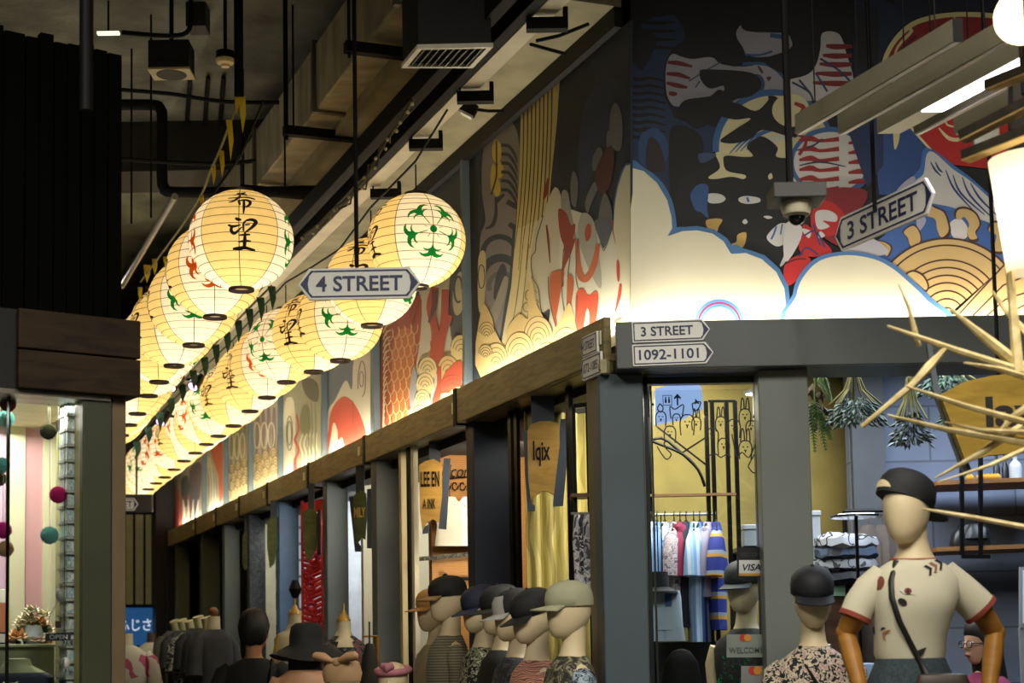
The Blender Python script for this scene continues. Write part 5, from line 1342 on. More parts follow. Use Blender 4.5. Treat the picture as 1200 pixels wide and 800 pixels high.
# brown coats hanging beside it
for k, (x, lb) in enumerate(((1018, 'brown coat hanging nearest the clothes pile'), (1034, 'brown coat hanging behind the big mannequin'))):
    p = at(x, 615, 8.3); b = MB(tr(p)); b.loft([(0, 0, -1.0, .09, .06), (.01, 0, -.6, .08, .07), (0, 0, -.25, .085, .07), (0, 0, -.08, .08, .06), (0, 0, 0, .03, .03)], 18)
    for v in b.v: v.y += .012 * math.sin(v.x * 140)
    b.tube([(0, 0, -.01), (0, 0, .06)], .004, 6); tag(b.build('coat', mat('#4c4440', .8, var=.25, sc=4), smooth=True), lb, 'coat', 'brown coats')
p = at(1026, 598, 8.3); b = MB(); b.tube([p + Vector((-.16, 0, 0)), p + Vector((.2, 0, 0))], .01, 8); 
for dx in (-.16, .2): b.tube([p + Vector((dx, 0, 0)), Vector((p.x + dx, p.y, 0))], .012, 8)
tag(b.build('coat_rail', BLACKM), 'black coat rail behind the big mannequin', 'rail')
# round glass table top on a post
D = 7.4; p = at(1003, 605, D); th = thing('mirror_tray', 'shiny round tray standing at head height behind the big mannequin', 'tray', Vector((p.x, p.y, 0)))
b = MB(); b.lathe(p, [(.01, -.008), (.115, -.006), (.12, .004), (.115, .008), (.01, .002)], 32); b.build('tray', mat('#9aa0a8', .12, .9), th, smooth=True)
b = MB(); b.lathe((p.x, p.y, 0), [(.13, 0), (.13, .02), (.008, .03), (.008, p.z - .006)], 20); b.build('post', BLACKM, th, smooth=True)
# dried flower bundles hanging from the shop ceiling
LEAF = [mat('#46605c', .7), mat('#5c746c', .7), mat('#2f4440', .7), mat('#7f9484', .7)]
FERN = mat('#5c7a34', .7); DRY = mat('#7a7440', .8)
def leaf(mb, p, d, L, w, m=0):
    d = d.normalized(); s_ = d.cross(Vector((.2, -1, .3))).normalized()
    n_ = d.cross(s_) * w * .25
    mb.add([p, p + d * L * .45 + s_ * w / 2 + n_, p + d * L, p + d * L * .45 - s_ * w / 2 + n_, p + d * L * .5 - n_], [(0, 1, 4), (1, 2, 4), (2, 3, 4), (3, 0, 4)], m)
def bundle(px, py, D, h, wd, lb, seedn, n=260, pal=LEAF):
    p = at(px, py, D); th = thing('dried_bouquet', lb, 'dried flowers', p); r = random.Random(seedn)
    b = MB()
    for k in range(16):
        a = r.uniform(0, 2 * PI); q = p + Vector((math.cos(a) * wd * .45, math.sin(a) * wd * .3, -h * .55)); b.tube([p + Vector((math.cos(a) * .012, math.sin(a) * .012, .05)), p.lerp(q, .4), q], .004, 5)
    b.tube([p + UP * .04, Vector((p.x, p.y, ZC))], .006, 5); b.build('stems', DRY, th)
    f = MB()
    for k in range(n):
        t = r.random() ** .7; a = r.uniform(0, 2 * PI); rad = wd * (.2 + .34 * t) * math.sqrt(r.random())
        q = p + Vector((math.cos(a) * rad, math.sin(a) * rad * .7, -h * (.35 + .6 * t))); leaf(f, q, Vector((math.cos(a), math.sin(a) * .7, -.7 + r.uniform(-.5, .5))), r.uniform(.025, .05), .016, r.randrange(len(pal)))
    f.build('leaves', pal, th, recalc=False)
bundle(1001, 446, 7.25, .2, .27, 'hanging bouquet of pale blue green dried leaves nearest the grey column', 3)
bundle(1066, 455, 7.3, .26, .17, 'hanging dried bouquet with long white sprays beside the wooden sign', 5, 220, [mat('#2a3d34', .7), mat('#7f8c96', .7), mat('#22342a', .7), mat('#2a3d34', .7)])
bundle(1108, 424, 7.6, .16, .3, 'dark green hanging foliage behind the stick sculpture', 8, 200, [mat('#22382c', .7), mat('#2f4a36', .7)])
bundle(1122, 470, 7.6, .12, .2, 'low dark foliage tuft peeping out over the wooden sign', 9, 90, [mat('#22382c', .7), mat('#2f4a36', .7)])
p = at(957, 440, 7.25); th = thing('fern_bunch', 'green fern and brown leaves hanging behind the grey column', 'fern', p); b = MB(); r = random.Random(4)
for (x, y, x2, y2) in ((955, 470, 968, 528), (958, 480, 974, 515), (950, 470, 955, 530), (962, 440, 974, 470)):
    A, Bq = at(x, y, 7.25), at(x2, y2, 7.22); b.tube([A, Bq], .003, 5)
    for k in range(16):
        q = A.lerp(Bq, k / 16)
        for s_ in (-1, 1): leaf(b, q, (Bq - A).normalized() + Vector((s_ * .9, -.1, .1)), .045 * (1 - k / 22), .009)
b.tube([at(955, 470, 7.25), Vector((p.x, p.y, ZC))], .004, 5); b.build('fronds', FERN, th, recalc=False)
b = MB()
for k in range(26): leaf(b, at(r.uniform(950, 966), r.uniform(445, 500), 7.28), Vector((r.uniform(-1, 1), -.2, -1)), .07, .035)
b.build('brown_leaves', mat('#4a3424', .8), th, recalc=False)
# shop spotlights
for px, py, lb, e in ((951, 434, 'bright small spotlight under the street fascia beside the grey column', 10), (1030, 433, 'oval ceiling downlight between the dried bouquets', 12), (882, 440, 'ceiling downlight behind the window top', 8), (885, 461, 'second ceiling downlight seen below the first through the window', 6)):
    p = at(px, py, 7.6); p.z = min(p.z, ZC - .01); th = thing('downlight', lb, 'lamp', p)
    b = MB(); b.lathe(p, [(.055, -.002), (.055, .012), (.04, .012)], 20); b.lathe(p, [(.01, .012), (.01, max(.02, ZC - p.z))], 8); b.build('ring', STEEL, th, smooth=True)
    b = MB(); b.lathe(p, [(.001, -.006), (.046, -.004), (.046, .004)], 20); b.build('lens', glow('#eef2ff', e), th, smooth=True)
# wooden shop sign reading lav with slanted grey frame
D = 6.2; th = thing('shop_sign', 'big yellow wooden sign with black letters lav behind the sticks', 'sign', at(1160, 530, D))
ol = [(1102, 462), (1130, 447), (1162, 440), (1200, 436), (1240, 436), (1240, 524), (1200, 530), (1160, 533), (1132, 541)]
b = MB(); b.poly([at(x, y, D) for x, y in ol], 0, (0, .04, 0)); b.build('board', m_wood('sign_board', '#8f7428', '#b8963c', 4, (1, 1, 5)), th)
b = MB(); b.text('lav', frame(at(1156, 500, D - .003), (1, 0, 0), (0, 0, 1)), pxm(36, D), 0, pxm(64, D), .03, align='LEFT'); 
b.build('lettering', mat('#141310', .5), th, recalc=False)
b = MB(); b.hexa([at(1092, 452, D + .06), at(1100, 450, D + .06), at(1139, 552, D + .06), at(1131, 558, D + .06)], (0, .03, 0)); b.bar(at(1096, 452, D + .075), Vector((at(1096, 452, D).x, D + .075, 2.59)), .02, .02)
b.build('side_bracket', mat('#5a6468', .5), th)
b = MB(); q = at(1170, 440, D + .02); b.tube([q, Vector((q.x, q.y, CEIL))], .008, 6); b.build('hanging_rod', BLACK, th)
# wall shelf with gourds and bag
D = 8.2; th = thing('wall_shelf', 'black metal wall shelf unit with thin wooden boards on the grey block wall', 'shelf', at(1150, 650, D))
b = MB()
for x in (1127, 1149): a, c = at(x, 520, D), at(x, 650, D); b.bar(a, c, .022, .02)
b.bar(at(1127, 652, D), at(1160, 652, D), .02, .02); b.build('frame', BLACKM, th)
for y in (566, 644):
    b = MB(); b.hexa([at(1098, y + 2, D), at(1260, y - 6 + 2, D), at(1260, y - 6 - 3, D), at(1098, y - 3, D)], (0, .42, 0)); b.build('board', m_wood('shelf_board', '#6b4a2c', '#8c6238', 5), th)
for k, (x, y) in enumerate(((1136, 560), (1148, 557), (1154, 556), (1160, 557), (1167, 557))):
    p = at(x, y - 2, D + .1); p.z = at(x, 566 - 6 * (x - 1098) / 162 - 3, D).z + .018; th = thing('orange_flower', 'small orange yellow flower head on the shelf, %s' % ['nearest the sticks', 'second from the sticks', 'middle of the five', 'fourth from the sticks', 'next to the white bottle'][k], 'flower', p, 'orange flowers on the shelf')
    b = MB(); b.ball(p, .02, 12, 8, sz=.85)
    for v in b.v: v += (v - p) * .22 * math.sin(9 * math.atan2(v.y - p.y, v.x - p.x))
    b.build('petals', mat('#c9921c', .7), th, smooth=True); b = MB(); b.ball(p + UP * .015, .007, 8, 6); b.build('centre', mat('#8a5a14', .7), th, smooth=True)
p = at(1190, 552, D + .12); b = MB(); b.lathe(Vector((p.x, p.y, at(1190, 563.5, D).z)), [(.03, 0), (.032, .08), (.03, .1), (.012, .12), (.012, .15), (.016, .155), (.001, .156)], 18)
tag(b.build('bottle', mat('#b9c0c4', .3), smooth=True), 'white bottle on the upper wall shelf', 'bottle')
for k, (x, lb) in enumerate(((1168, 'dark slim bottle on the upper wall shelf'), (1178, 'dark bottle beside the white bottle on the shelf'))):
    p = at(x, 552, D + .2); b = MB(); b.lathe(Vector((p.x, p.y, at(x, 563.8, D).z)), [(.018, 0), (.018, .09), (.008, .12), (.008, .16), (.001, .161)], 14); tag(b.build('bottle', mat('#23252c', .3), smooth=True), lb, 'bottle')
p = at(1137, 641, D + .12); th = thing('leather_bag', 'black leather bag with flap on the lower wall shelf', 'bag', p)
b = MB(tr(Vector((p.x, p.y, at(1137, 641, D).z + .002)))); b.loft([(0, 0, 0, .1, .05), (0, 0, .02, .105, .055), (.005, 0, .08, .095, .045), (.02, 0, .12, .06, .03)], 20, p=3.2); b.build('body', mat('#17191c', .35), th, smooth=True)
b = MB(tr(Vector((p.x, p.y, at(1137, 641, D).z)))); b.loft([(.02, -.05, .05, .06, .012), (.03, -.03, .1, .055, .02), (.03, 0, .128, .045, .03)], 16, p=3); b.build('flap', mat('#1f2226', .3), th, smooth=True)
b = MB(tr(Vector((p.x, p.y, at(1137, 641, D).z)))); b.tube([(-.06, 0, .1), (-.03, 0, .17), (.05, 0, .18), (.08, 0, .1)], .006, 6); b.build('strap', BLACK, th, smooth=True)
b = MB(); b.hexa([at(1196, 735, 7.9), at(1240, 735, 7.9), at(1240, 664, 7.9), at(1196, 664, 7.9)], (0, .03, 0)); b.hexa([at(1199, 730, 7.895), at(1236, 730, 7.895), at(1236, 668, 7.895), at(1199, 668, 7.895)], (0, .004, 0), 1)
b.hexa([at(1196, 735, 7.9) + Vector((0, .01, 0)), at(1240, 735, 7.9) + Vector((0, .01, 0)), Vector((at(1240, 735, 7.9).x, 7.91, 0)), Vector((at(1196, 735, 7.9).x, 7.91, 0))], (0, .03, 0), 0)
tag(b.build('notice_board', [mat('#7a7f86', .5), mat('#c9d4e4', .5)]), 'white notice board on a stand at the picture edge behind the woman', 'board')
# blue box and counter between the mannequins
plain('counter_box', 'pale blue box on the counter behind the big mannequin', 'box', 1012, 1030, 777, at(1012, 800, 6.85).z + .002, 6.9, .2, mat('#8fb0dc', .6))
plain('shop_counter', 'dark wood counter standing behind the big mannequin', 'counter', 1010, 1110, 800, 0, 6.85, .3, DKW)
plain('low_dark_box', 'low dark box added under the shirts behind the shop window', 'cabinet', 758, 862, 752, 0, 8.1, .1, mat('#14161a', .6))  # plain dark box added to cover the yellow wall below the shirts
# ================================================================= shops along the passage
b = MB(); b.hexa([cw(-.05, -.34, 2.63), cw(TFAR + .6, -.34, 2.63), cw(TFAR + .6, -3, 2.63), cw(2.6, -3, 2.63), cw(1.35, -.34, 2.63)][:4] if False else [cw(1.5, -.34, 2.63), cw(TFAR + .6, -.34, 2.63), cw(TFAR + .6, -3, 2.63), cw(1.5, -3, 2.63)], UP * .05)
struct('trim_4', b, mat('#37342c', .7))
b = MB(); b.hexa([cw(1.6, -3, 0), cw(TFAR + .6, -3, 0), cw(TFAR + .6, -3, 2.63), cw(1.6, -3, 2.63)], CN * -.1); struct('wall_south', b, mat('#3a372f', .7))
def partition(x, m, name, lb, cat='partition', o0=-.22, o1=-2.9, z1=2.63, dt=.06):
    t = wt(x, 600, -.12); b = MB(); b.hexa([cw(t, o0, 0), cw(t, o1, 0), cw(t, o1, z1), cw(t, o0, z1)], CD * dt); o = b.build(name, m); return tag(o, lb, cat), t
WICK = m_stripe('wicker', ['#a8763a', '#8a5c2a', '#b98a4c', '#7c5024'], 26, 'Z', 1.5, .7, .4)
_, tw = partition(487, WICK, 'wicker_partition', 'tan wicker wall of the shop with the iron Welcome lettering')
partition(409, mat('#c3bfa8', .7, var=.04), 'white_partition', 'plain white shop wall behind the floral dress form')
partition(352, mat('#c9cfd6', .6), 'pale_partition', 'pale shop wall behind the red lattice panel')
partition(311, m_brick('white_brick', '#b9bcc0', '#9fa3a8', '#4a4c50', 1.0, .5, .14, ms=.012), 'brick_partition', 'white brick shop wall beyond the blue pilaster')
partition(283, mat('#c9c9b4', .6), 'cream_partition', 'cream shop wall beside the textured grey pier')
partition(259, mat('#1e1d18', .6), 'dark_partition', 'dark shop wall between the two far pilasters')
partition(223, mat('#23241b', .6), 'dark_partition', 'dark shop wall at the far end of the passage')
def pilaster(a, bb, m, lb, y0=None, o=-.03):
    p = wall(a, 600, o); ta = (p - C0).dot(CD); q = onplane(bb, 600, p, CD); dep = (q - p).dot(-CN); z = FZ0 - .006 if y0 is None else wall(a, y0, o).z
    b = MB(); b.hexa([cw(ta, o, 0), cw(ta, o - dep, 0), cw(ta, o - dep, z), cw(ta, o, z)], CD * .1); return tag(b.build('shopfront_pilaster', m, bevel=.004), lb, 'pilaster')
pilaster(327, 350, mat('#4a6684', .5), 'smooth blue pilaster between the white brick wall and the red lattice')
pilaster(292, 311, m_print('textured_grey', ['#2e3134', '#3c4042', '#25282a'], 14, 2), 'dark textured grey pier in front of the white brick wall')
pilaster(196, 205, mat('#14130f', .6), 'black pilaster at the very end of the passage')
# cream door frame beside the wicker shop
t0, t1 = wt(491, 640), wt(471, 640); th = thing('door_frame', 'cream wooden door frame beside the wicker shop', 'door frame', cw((t0 + t1) / 2, -.05, 0))
CRD = mat('#b3a67c', .5, var=.06)
for a, c, m in ((471, 479, CRD), (480, 485, BLACK), (485.5, 491, mat('#d0cbb4', .5))):
    p = wall(a, 640, -.04); q = onplane(c, 640, p, CD); b = MB(); tt = (p - C0).dot(CD); b.hexa([cw(tt, -.04, 0), cw(tt, -.04 - (q - p).dot(-CN), 0), cw(tt, -.04 - (q - p).dot(-CN), FZ0), cw(tt, -.04, FZ0)], CD * .05); b.build('jamb', m, th)
# frames between pilaster and curtain, curtain
th = thing('shop_window_frame', 'black steel window frame between the navy pilaster and the khaki curtain', 'window frame', cw(wt(608), -.1, 0))
for a, c in ((600, 605), (607, 611), (669, 674)):
    p = wall(a, 600, -.08); q = onplane(c, 600, p, CD); tt = (p - C0).dot(CD); b = MB(); b.hexa([cw(tt, -.08, 0), cw(tt, -.08 - (q - p).dot(-CN), 0), cw(tt, -.08 - (q - p).dot(-CN), 2.64), cw(tt, -.08, 2.64)], CD * .04); b.build('upright', BLACKM, th)
CUR = m_stripe('khaki_curtain', ['#8c7e3c', '#9a8c48', '#7c6e34', '#a39654'], 3, 'X', 4, .85)
cm_ = MB(); tb2 = tb - .02; n = 60; vs = []
for i in range(n + 1):
    o = -.06 - .6 * i / n; w_ = .02 * math.sin(i * .9)
    vs += [cw(tb2 + w_, o, .02), cw(tb2 + w_, o, 2.6)]
cm_.add(vs, [(2 * i, 2 * i + 2, 2 * i + 3, 2 * i + 1) for i in range(n)]); o = cm_.build('curtain', CUR, smooth=True)
so = o.modifiers.new('s', 'SOLIDIFY'); so.thickness = .006
tag(o, 'khaki yellow curtain with soft folds behind the hanging wooden sign', 'curtain')
# tall rack with patterned scarves at the corner column
th = thing('scarf_rack', 'black rack with shelf and hanging scarves beside the corner column', 'rack', at(682, 640, 7.35))
b = MB()
for x in (672, 688): a = at(x, 475, 7.35); b.bar(Vector((a.x, a.y, 0)), a, .016, .016)
b.bar(at(672, 476, 7.35), at(689, 474, 7.35), .02, .02); b.build('frame', BLACKM, th)
b = MB(); b.hexa([at(669, 582, 7.3), at(694, 581, 7.3), at(694, 577, 7.3), at(669, 578, 7.3)], (0, .15, 0)); b.build('shelf_board', mat('#6a4a3a', .5), th)
b = MB(); b.tube([at(669, 602, 7.3), at(694, 602, 7.3)], .008, 8); b.build('rail', STEEL, th)
for k, (x, y1, m, lb) in enumerate(((677, 690, '#c6bfc4', 'pale patterned scarf hanging from the scarf rack'), (684, 670, '#2f3038', 'black and white scarf hanging from the scarf rack'), (689, 700, '#9d9aa4', 'grey scarf hanging from the scarf rack next to the corner column'))):
    p = at(x, 606, 7.28 - .03 * k); L = p.z - at(x, y1, 7.28).z; b = MB(tr(p)); b.loft([(0, 0, -L, .022, .02), (.006, 0, -L * .7, .026, .02), (-.004, 0, -L * .35, .024, .02), (0, 0, -.02, .02, .018), (0, 0, .012, .012, .014)], 14)
    for v in b.v: v.x += .005 * math.sin(v.z * 30 + k)
    tag(b.build('scarf', m_print('scarf_%d' % k, [m, '#e0dcdc', m, '#4a4a54'], 26), smooth=True), lb, 'scarf', 'scarves on the rack')
# hanging wooden blade signs
OLV = m_wood('olive_board', '#3f4424', '#565a30', 5, (1, 1, 5))
def blade(lb, D, outline, texts, rail, foot, top):
    c = at(sum(x for x, _ in outline) / len(outline), sum(y for _, y in outline) / len(outline), D)
    th = thing('hanging_shop_sign', lb, 'sign', c, 'wooden hanging shop signs')
    b = MB(); b.poly([at(x, y, D) for x, y in outline], 0, (0, .03, 0)); b.build('board', OLV if D > 10 else m_wood('blade_board', '#8a6a30', '#a98542', 5, (1, 1, 5)) if 'blade_board' not in bpy.data.materials else bpy.data.materials['blade_board'], th)
    for t, x, y, h, w in texts:
        b = MB(); b.text(t, frame(at(x, y, D - .004), (1, 0, 0), (0, 0, 1)), pxm(h, D), 0, pxm(w, D), .02); b.build('lettering', BLACK if D < 10 else mat('#c9a04a', .5), th, recalc=False)
    for q in rail:
        b = MB(); b.poly([at(x, y, D + .01) for x, y in q], 0, (0, .035, 0)); b.build('side_bar', mat('#26303e', .5), th)
    b = MB(); b.hexa([at(top[0], top[2], D + .01), at(top[1], top[2], D + .01), Vector((at(top[1], top[2], D).x, D + .01, FZ0)), Vector((at(top[0], top[2], D).x, D + .01, FZ0))], (0, .03, 0)); b.build('hanger', mat('#2a3038', .5), th)
blade('wooden hanging sign with spiky black script before the khaki curtain', 7.75, [(618, 505), (622, 497), (632, 493.5), (645, 493), (655, 496), (656, 520), (649, 580), (643, 576), (636, 575), (628, 580), (622, 586), (619, 560)],
      [('lqix', 635, 546, 30, 20)], [[(657, 491), (669, 490), (660, 592), (648, 593)], [(613, 505), (619, 504), (622, 590), (627, 592), (627, 598), (618, 599)]], None, (623, 650, 500))
blade('wooden hanging sign in front of the wicker wall', 9.45, [(491, 545), (498, 540), (508, 537.5), (518, 543), (518, 580), (514.5, 612), (507, 608), (500, 612), (495, 622), (492, 600)],
      [('LEE EN', 504, 570, 18, 22), ('A INK', 503, 596, 12, 15)], [[(520, 537), (528, 537), (523, 620), (514, 619)], [(495, 618), (503, 614), (502, 624), (495, 625)]], None, (503, 516, 545))
blade('wooden hanging sign with golden panel before the white wall', 10.6, [(413, 590), (415, 580), (424, 574), (429, 578), (430, 600), (428, 632), (424, 630), (418, 637), (415, 615)],
      [('MILY', 421.5, 606, 12, 13)], [[(430, 573), (437, 572), (437, 642), (430, 642)], [(409, 582), (414, 581), (419, 634), (423, 640), (423, 646), (416, 646)]], None, (417, 427, 580))
blade('small olive hanging sign seen in front of the red lattice', 11.6, [(355, 600), (360, 596), (368, 596), (372, 602), (371, 640), (366, 652), (360, 658), (356, 640)], [], [[(372, 597), (376, 597), (376, 650), (372, 652)]], None, (361, 368, 600))
blade('small olive hanging sign in front of the white brick wall', 12.8, [(313, 612), (318, 606), (324, 606), (325, 640), (321, 660), (316, 665), (313, 640)], [], [[(325, 606), (327, 606), (327, 655), (325, 655)]], None, (317, 323, 612))
blade('tiny olive hanging sign beside the dark far pilaster', 14.2, [(284, 628), (288, 622), (291, 624), (291, 660), (287, 668), (284, 660)], [], [[(291, 624), (292.5, 624), (292.5, 660), (291, 660)]], None, (286, 290, 628))
# iron welcome lettering, scroll and shirts on the wicker wall
tq = tw - .02
def wk(px, py): return onplane(px, py, cw(tq, 0, 0), CD)
wx = (-CN); M = frame(wk(533, 559), wx, UP)
th = thing('iron_lettering', 'black iron Welcome lettering with scrolls on the wicker wall', 'wall decoration', wk(528, 575))
b = MB(); b.text('Welcome', M, .075, 0, .33, 0.0, shear=.3); b.build('lettering', BLACK, th, recalc=False)
b = MB(); b.tube([wk(508, 562), wk(556, 558)], .006, 6)
for k in range(5):
    x = 524 + k * 9; b.tube([wk(x + 4 * math.cos(a * .6) * (1 - a * .05), 569 + 6 * math.sin(a * .6) * (1 - a * .05)) for a in range(11)], .004, 5)
b.build('scroll_bar', BLACK, th)
for k, (x, m, lb) in enumerate(((524, '#c0bcb0', 'cream shirt hanging on the wicker wall beside the wooden sign'), (545, '#b9c0ce', 'pale blue shirt hanging on the wicker wall next to the navy pilaster'))):
    p = wk(x, 583) - CD * .05; L = .30; Mx = tr(p) @ frame(Vector(), wx, UP).to_3x3().to_4x4() @ Matrix.Rotation(-PI / 2, 4, 'X')
    th = thing('shirt', lb, 'shirt', p - UP * L, 'shirts on the wicker wall'); b = MB(Mx)
    b.loft([(0, 0, -L, .1, .02), (.01, 0, -L * .6, .095, .03), (0, 0, -.07, .1, .03), (0, 0, -.02, .05, .02), (0, 0, 0, .035, .02)], 18); b.build('body', mat(m, .8, var=.08, sc=14), th, smooth=True)
    for s_ in (-1, 1): b = MB(Mx); b.tube([(s_ * .08, 0, -.05), (s_ * .125, .01, -.10), (s_ * .145, .01, -.15)], [.032, .036, .04], 10, sq=.5); b.build('sleeve', mat(m, .8, var=.08, sc=14), th, smooth=True)
    b = MB(Mx); b.tube([(0, 0, 0), (0, 0, .04), (0, .03, .05)], .003, 5); b.build('hanger', BLACK, th)
b = MB(); b.hexa([wk(484, 658), wk(560, 651), wk(560, 646), wk(484, 653)], -CD * .02)
tag(b.build('border_strip', m_print('flower_border', ['#1d1d1a', '#5c5a48', '#1d1d1a'], 40)), 'black patterned border strip across the wicker wall', 'trim')
b = MB(); a = wk(520, 675); b.tube([wk(521, 678), wk(556, 678)], .012, 6); b.ball(wk(522, 675), .02, 8, 6); tag(b.build('wall_hook', BLACKM), 'black iron wall hook low on the wicker wall', 'hook')
p = wk(543, 697) - CD * .15; th = thing('spot_lamp', 'glaring small white lamp between the striped and navy caps', 'lamp', p); b = MB(); b.ball(p, .022, 14, 10); b.build('bulb', glow('#fff6e8', 25), th, smooth=True)
b = MB(); b.tube([p, p + CD * .14], .008, 6); b.build('arm', BLACKM, th); point('spot_lamp_light', p - CD * .05, 3, (1, .95, .85), .02)
p = wk(500, 690) - CD * .3; th = thing('potted_plant', 'green grassy plant at the foot of the wicker wall', 'plant', Vector((p.x, p.y, 0))); b = MB(); r = random.Random(12)
for k in range(40):
    a = r.uniform(0, 2 * PI); l = r.uniform(.1, .2); leaf(b, Vector((p.x, p.y, 1.45)), Vector((math.cos(a) * .5, math.sin(a) * .5, 1.3)), l * 1.5, .016)
b.build('leaves', FERN, th, recalc=False); b = MB(); b.lathe((p.x, p.y, 0), [(.09, 0), (.1, 1.3), (.08, 1.46), (.07, 1.45)], 18); b.build('pot', mat('#4a2c1c', .6), th, smooth=True)
# red lattice panel
D = 11.9; th = thing('lattice_panel', 'bright red scrolled lattice panel beside the blue pilaster', 'panel', at(366, 700, D))
REDL = mat('#d8262a', .45, var=.06)
b = MB(); 
for x in (354, 377): a = at(x, 587, D); b.bar(Vector((a.x, a.y, .3)), a, .02, .02)
b.hexa([at(353, 606, D), at(378, 597, D), at(378, 584, D), at(353, 590, D)], (0, .02, 0)); b.build('frame', REDL, th)
b = MB(); r = random.Random(2)
for k in range(34):
    y = 612 + k * 6.2; x = 358 + 14 * r.random(); rr = r.uniform(3, 6)
    b.tube([at(x + rr * math.cos(a * .55 + k) * (1 - .04 * a), y + rr * math.sin(a * .55 + k) * (1 - .04 * a), D) for a in range(12)], .019, 5)
    b.tube([at(355, y, D), at(x, y + 3, D), at(377, y - 4, D)], .017, 5)
b.build('lattice_scrolls', REDL, th)
# far end of the passage
ed = lambda px, py: onplane(px, py, cw(TFAR + .70, 0, 0), CD)
th = thing('striped_panel', 'khaki and black striped panel on the end wall of the passage', 'panel', ed(162, 705))
for x0, x1 in ((120, 130), (134, 144), (147, 155.5), (158.5, 167.5), (170.5, 177)):
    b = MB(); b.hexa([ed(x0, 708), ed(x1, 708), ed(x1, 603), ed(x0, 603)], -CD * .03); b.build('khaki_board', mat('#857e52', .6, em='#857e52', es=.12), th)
b = MB(); b.hexa([ed(115, 710), ed(180, 710), ed(180, 600), ed(115, 600)], CD * -.01); b.build('back_board', BLACK, th)
th = thing('blue_shop_sign', 'blue lit sign with white hiragana at the end of the passage', 'sign', ed(165, 735))
b = MB(); b.hexa([ed(112, 756), ed(178, 756), ed(178, 712), ed(112, 712)], CD * -.05); b.build('panel', mat('#1f4a78', .5, em='#22588c', es=.55), th)
b = MB(); b.text('ふじさん', frame(ed(164.5, 739) - CD * .056, -CN, UP), pxm(14, 18.5), 0, pxm(52, 18.5), .01, align='CENTER'); b.build('lettering', glow('#c8d4e0', .9), th, recalc=False)
b = MB(); q = ed(182, 690); b.hexa([ed(178, 800), ed(200, 800), ed(200, 560), ed(178, 560)], -CD * .3); tag(b.build('end_column', mat('#1a1510', .6)), 'black brown column at the end wall of the passage', 'column')
c = ed(136, 592) - CD * 1.0; sign('street_sign', 'distant street sign whose end letters show past the green corner post', frame(at(136, 591, 15), (1, 0, 0), (0, 0, 1)), pxm(52, 15), pxm(15, 15), '4 STREET', True, True, pxm(5, 15), pxm(8, 15), .015, None, pxm(38, 15))
b = MB(); b.hexa([at(146, 600, 15.2), at(178, 600, 15.2), at(178, 579, 15.2), at(146, 579, 15.2)], (0, .06, 0)); b.tube([at(160, 580, 15.2), Vector((at(160, 580, 15.2).x, 15.2, CEIL))], .01, 6); tag(b.build('header_board', mat('#33322c', .6)), 'grey header board behind the distant street sign', 'board')
# ================================================================= timber shop on the near side
LE = ray(3300, 718); LE.z = 0; LE.normalize()
LN = Vector((LE.y, -LE.x, 0))
if LN.y > 0: LN = -LN
LP = at(165, 465, 6.0)
def lp(px, py, o=0.0): return onplane(px, py, LP + LN * o, LN)
def slab(x0, x1, ya, yb, o=0.0, d=.05):     # ya / yb: (left, right) pixel heights of top and bottom edge
    return [lp(x0, yb[0], o), lp(x1, yb[1], o), lp(x1, ya[1], o), lp(x0, ya[0], o)], -LN * d
def zl(px, py, o=0.0): return lp(px, py, o).z
TIM = m_wood('dark_timber', '#20160b', '#3a2a16', 4, (1, 1, 6), .6)
zb, zm, zt = zl(165, 465), zl(165, 421), zl(165, 376)
lx = lambda px, o=0.0: lp(px, 420, o)
def lbox(px0, px1, z0, z1, o, d):
    a, c = lx(px0, o), lx(px1, o); a.z = c.z = z0; return [a, c, c + UP * (z1 - z0), a + UP * (z1 - z0)], -LN * d
th = thing('timber_header', 'dark weathered timber header beam over the bright shop window', 'beam', lp(80, 465))
for k, (z0, z1) in enumerate(((zb, zm - .003), (zm + .003, zt))):
    b = MB(); b.hexa(*lbox(22, 165, z0, z1, 0, .3)); b.build('plank', TIM, th, bevel=.004)
b = MB(); b.hexa(*lbox(-60, 22, zb, zt, -.03, .27)); b.build('set_back_board', mat('#0f0d0a', .7), th)
b = MB(); b.hexa(*lbox(-60, 130, zb - .02, zb - .002, -.03, .2)); b.build('metal_edge', mat('#7c7468', .4, .5), th)
th = thing('slatted_screen', 'tall screen of black upright timber slats above the header beam', 'screen', lp(70, 370, -.05))
ed_ = [-60, -44, -26, -8, 2, 28, 45, 62, 78, 94, 110, 126, 143]
for i in range(12):
    z1 = zl(143, 57) + (.02 if i % 3 == 0 else 0); b = MB(); b.hexa(*lbox(ed_[i] + .6, ed_[i + 1] - .6, zt, z1, -.05 - .012 * (i % 2), .04)); b.build('slat', mat('#060605', .8, var=.2, sc=3, spec=.04), th, bevel=.003)
b = MB(); b.hexa(*lbox(-60, 142, zt, zl(143, 57) - .03, -.11, .03)); b.build('backing_board', mat('#22211c', .7), th)
# corner post
th = thing('corner_post', 'dark green steel corner post with brown edge below the timber header', 'post', lp(122, 780, -.06))
b = MB(); b.hexa(*lbox(97.5, 131.5, 0, zb, -.04, .035)); b.build('post', mat('#363a25', .45, var=.15, sc=4), th, bevel=.005)
b = MB(); b.hexa(*lbox(131.5, 148, 0, zb, -.05, .035)); b.build('edge_board', mat('#66553a', .5, var=.1), th, bevel=.004)
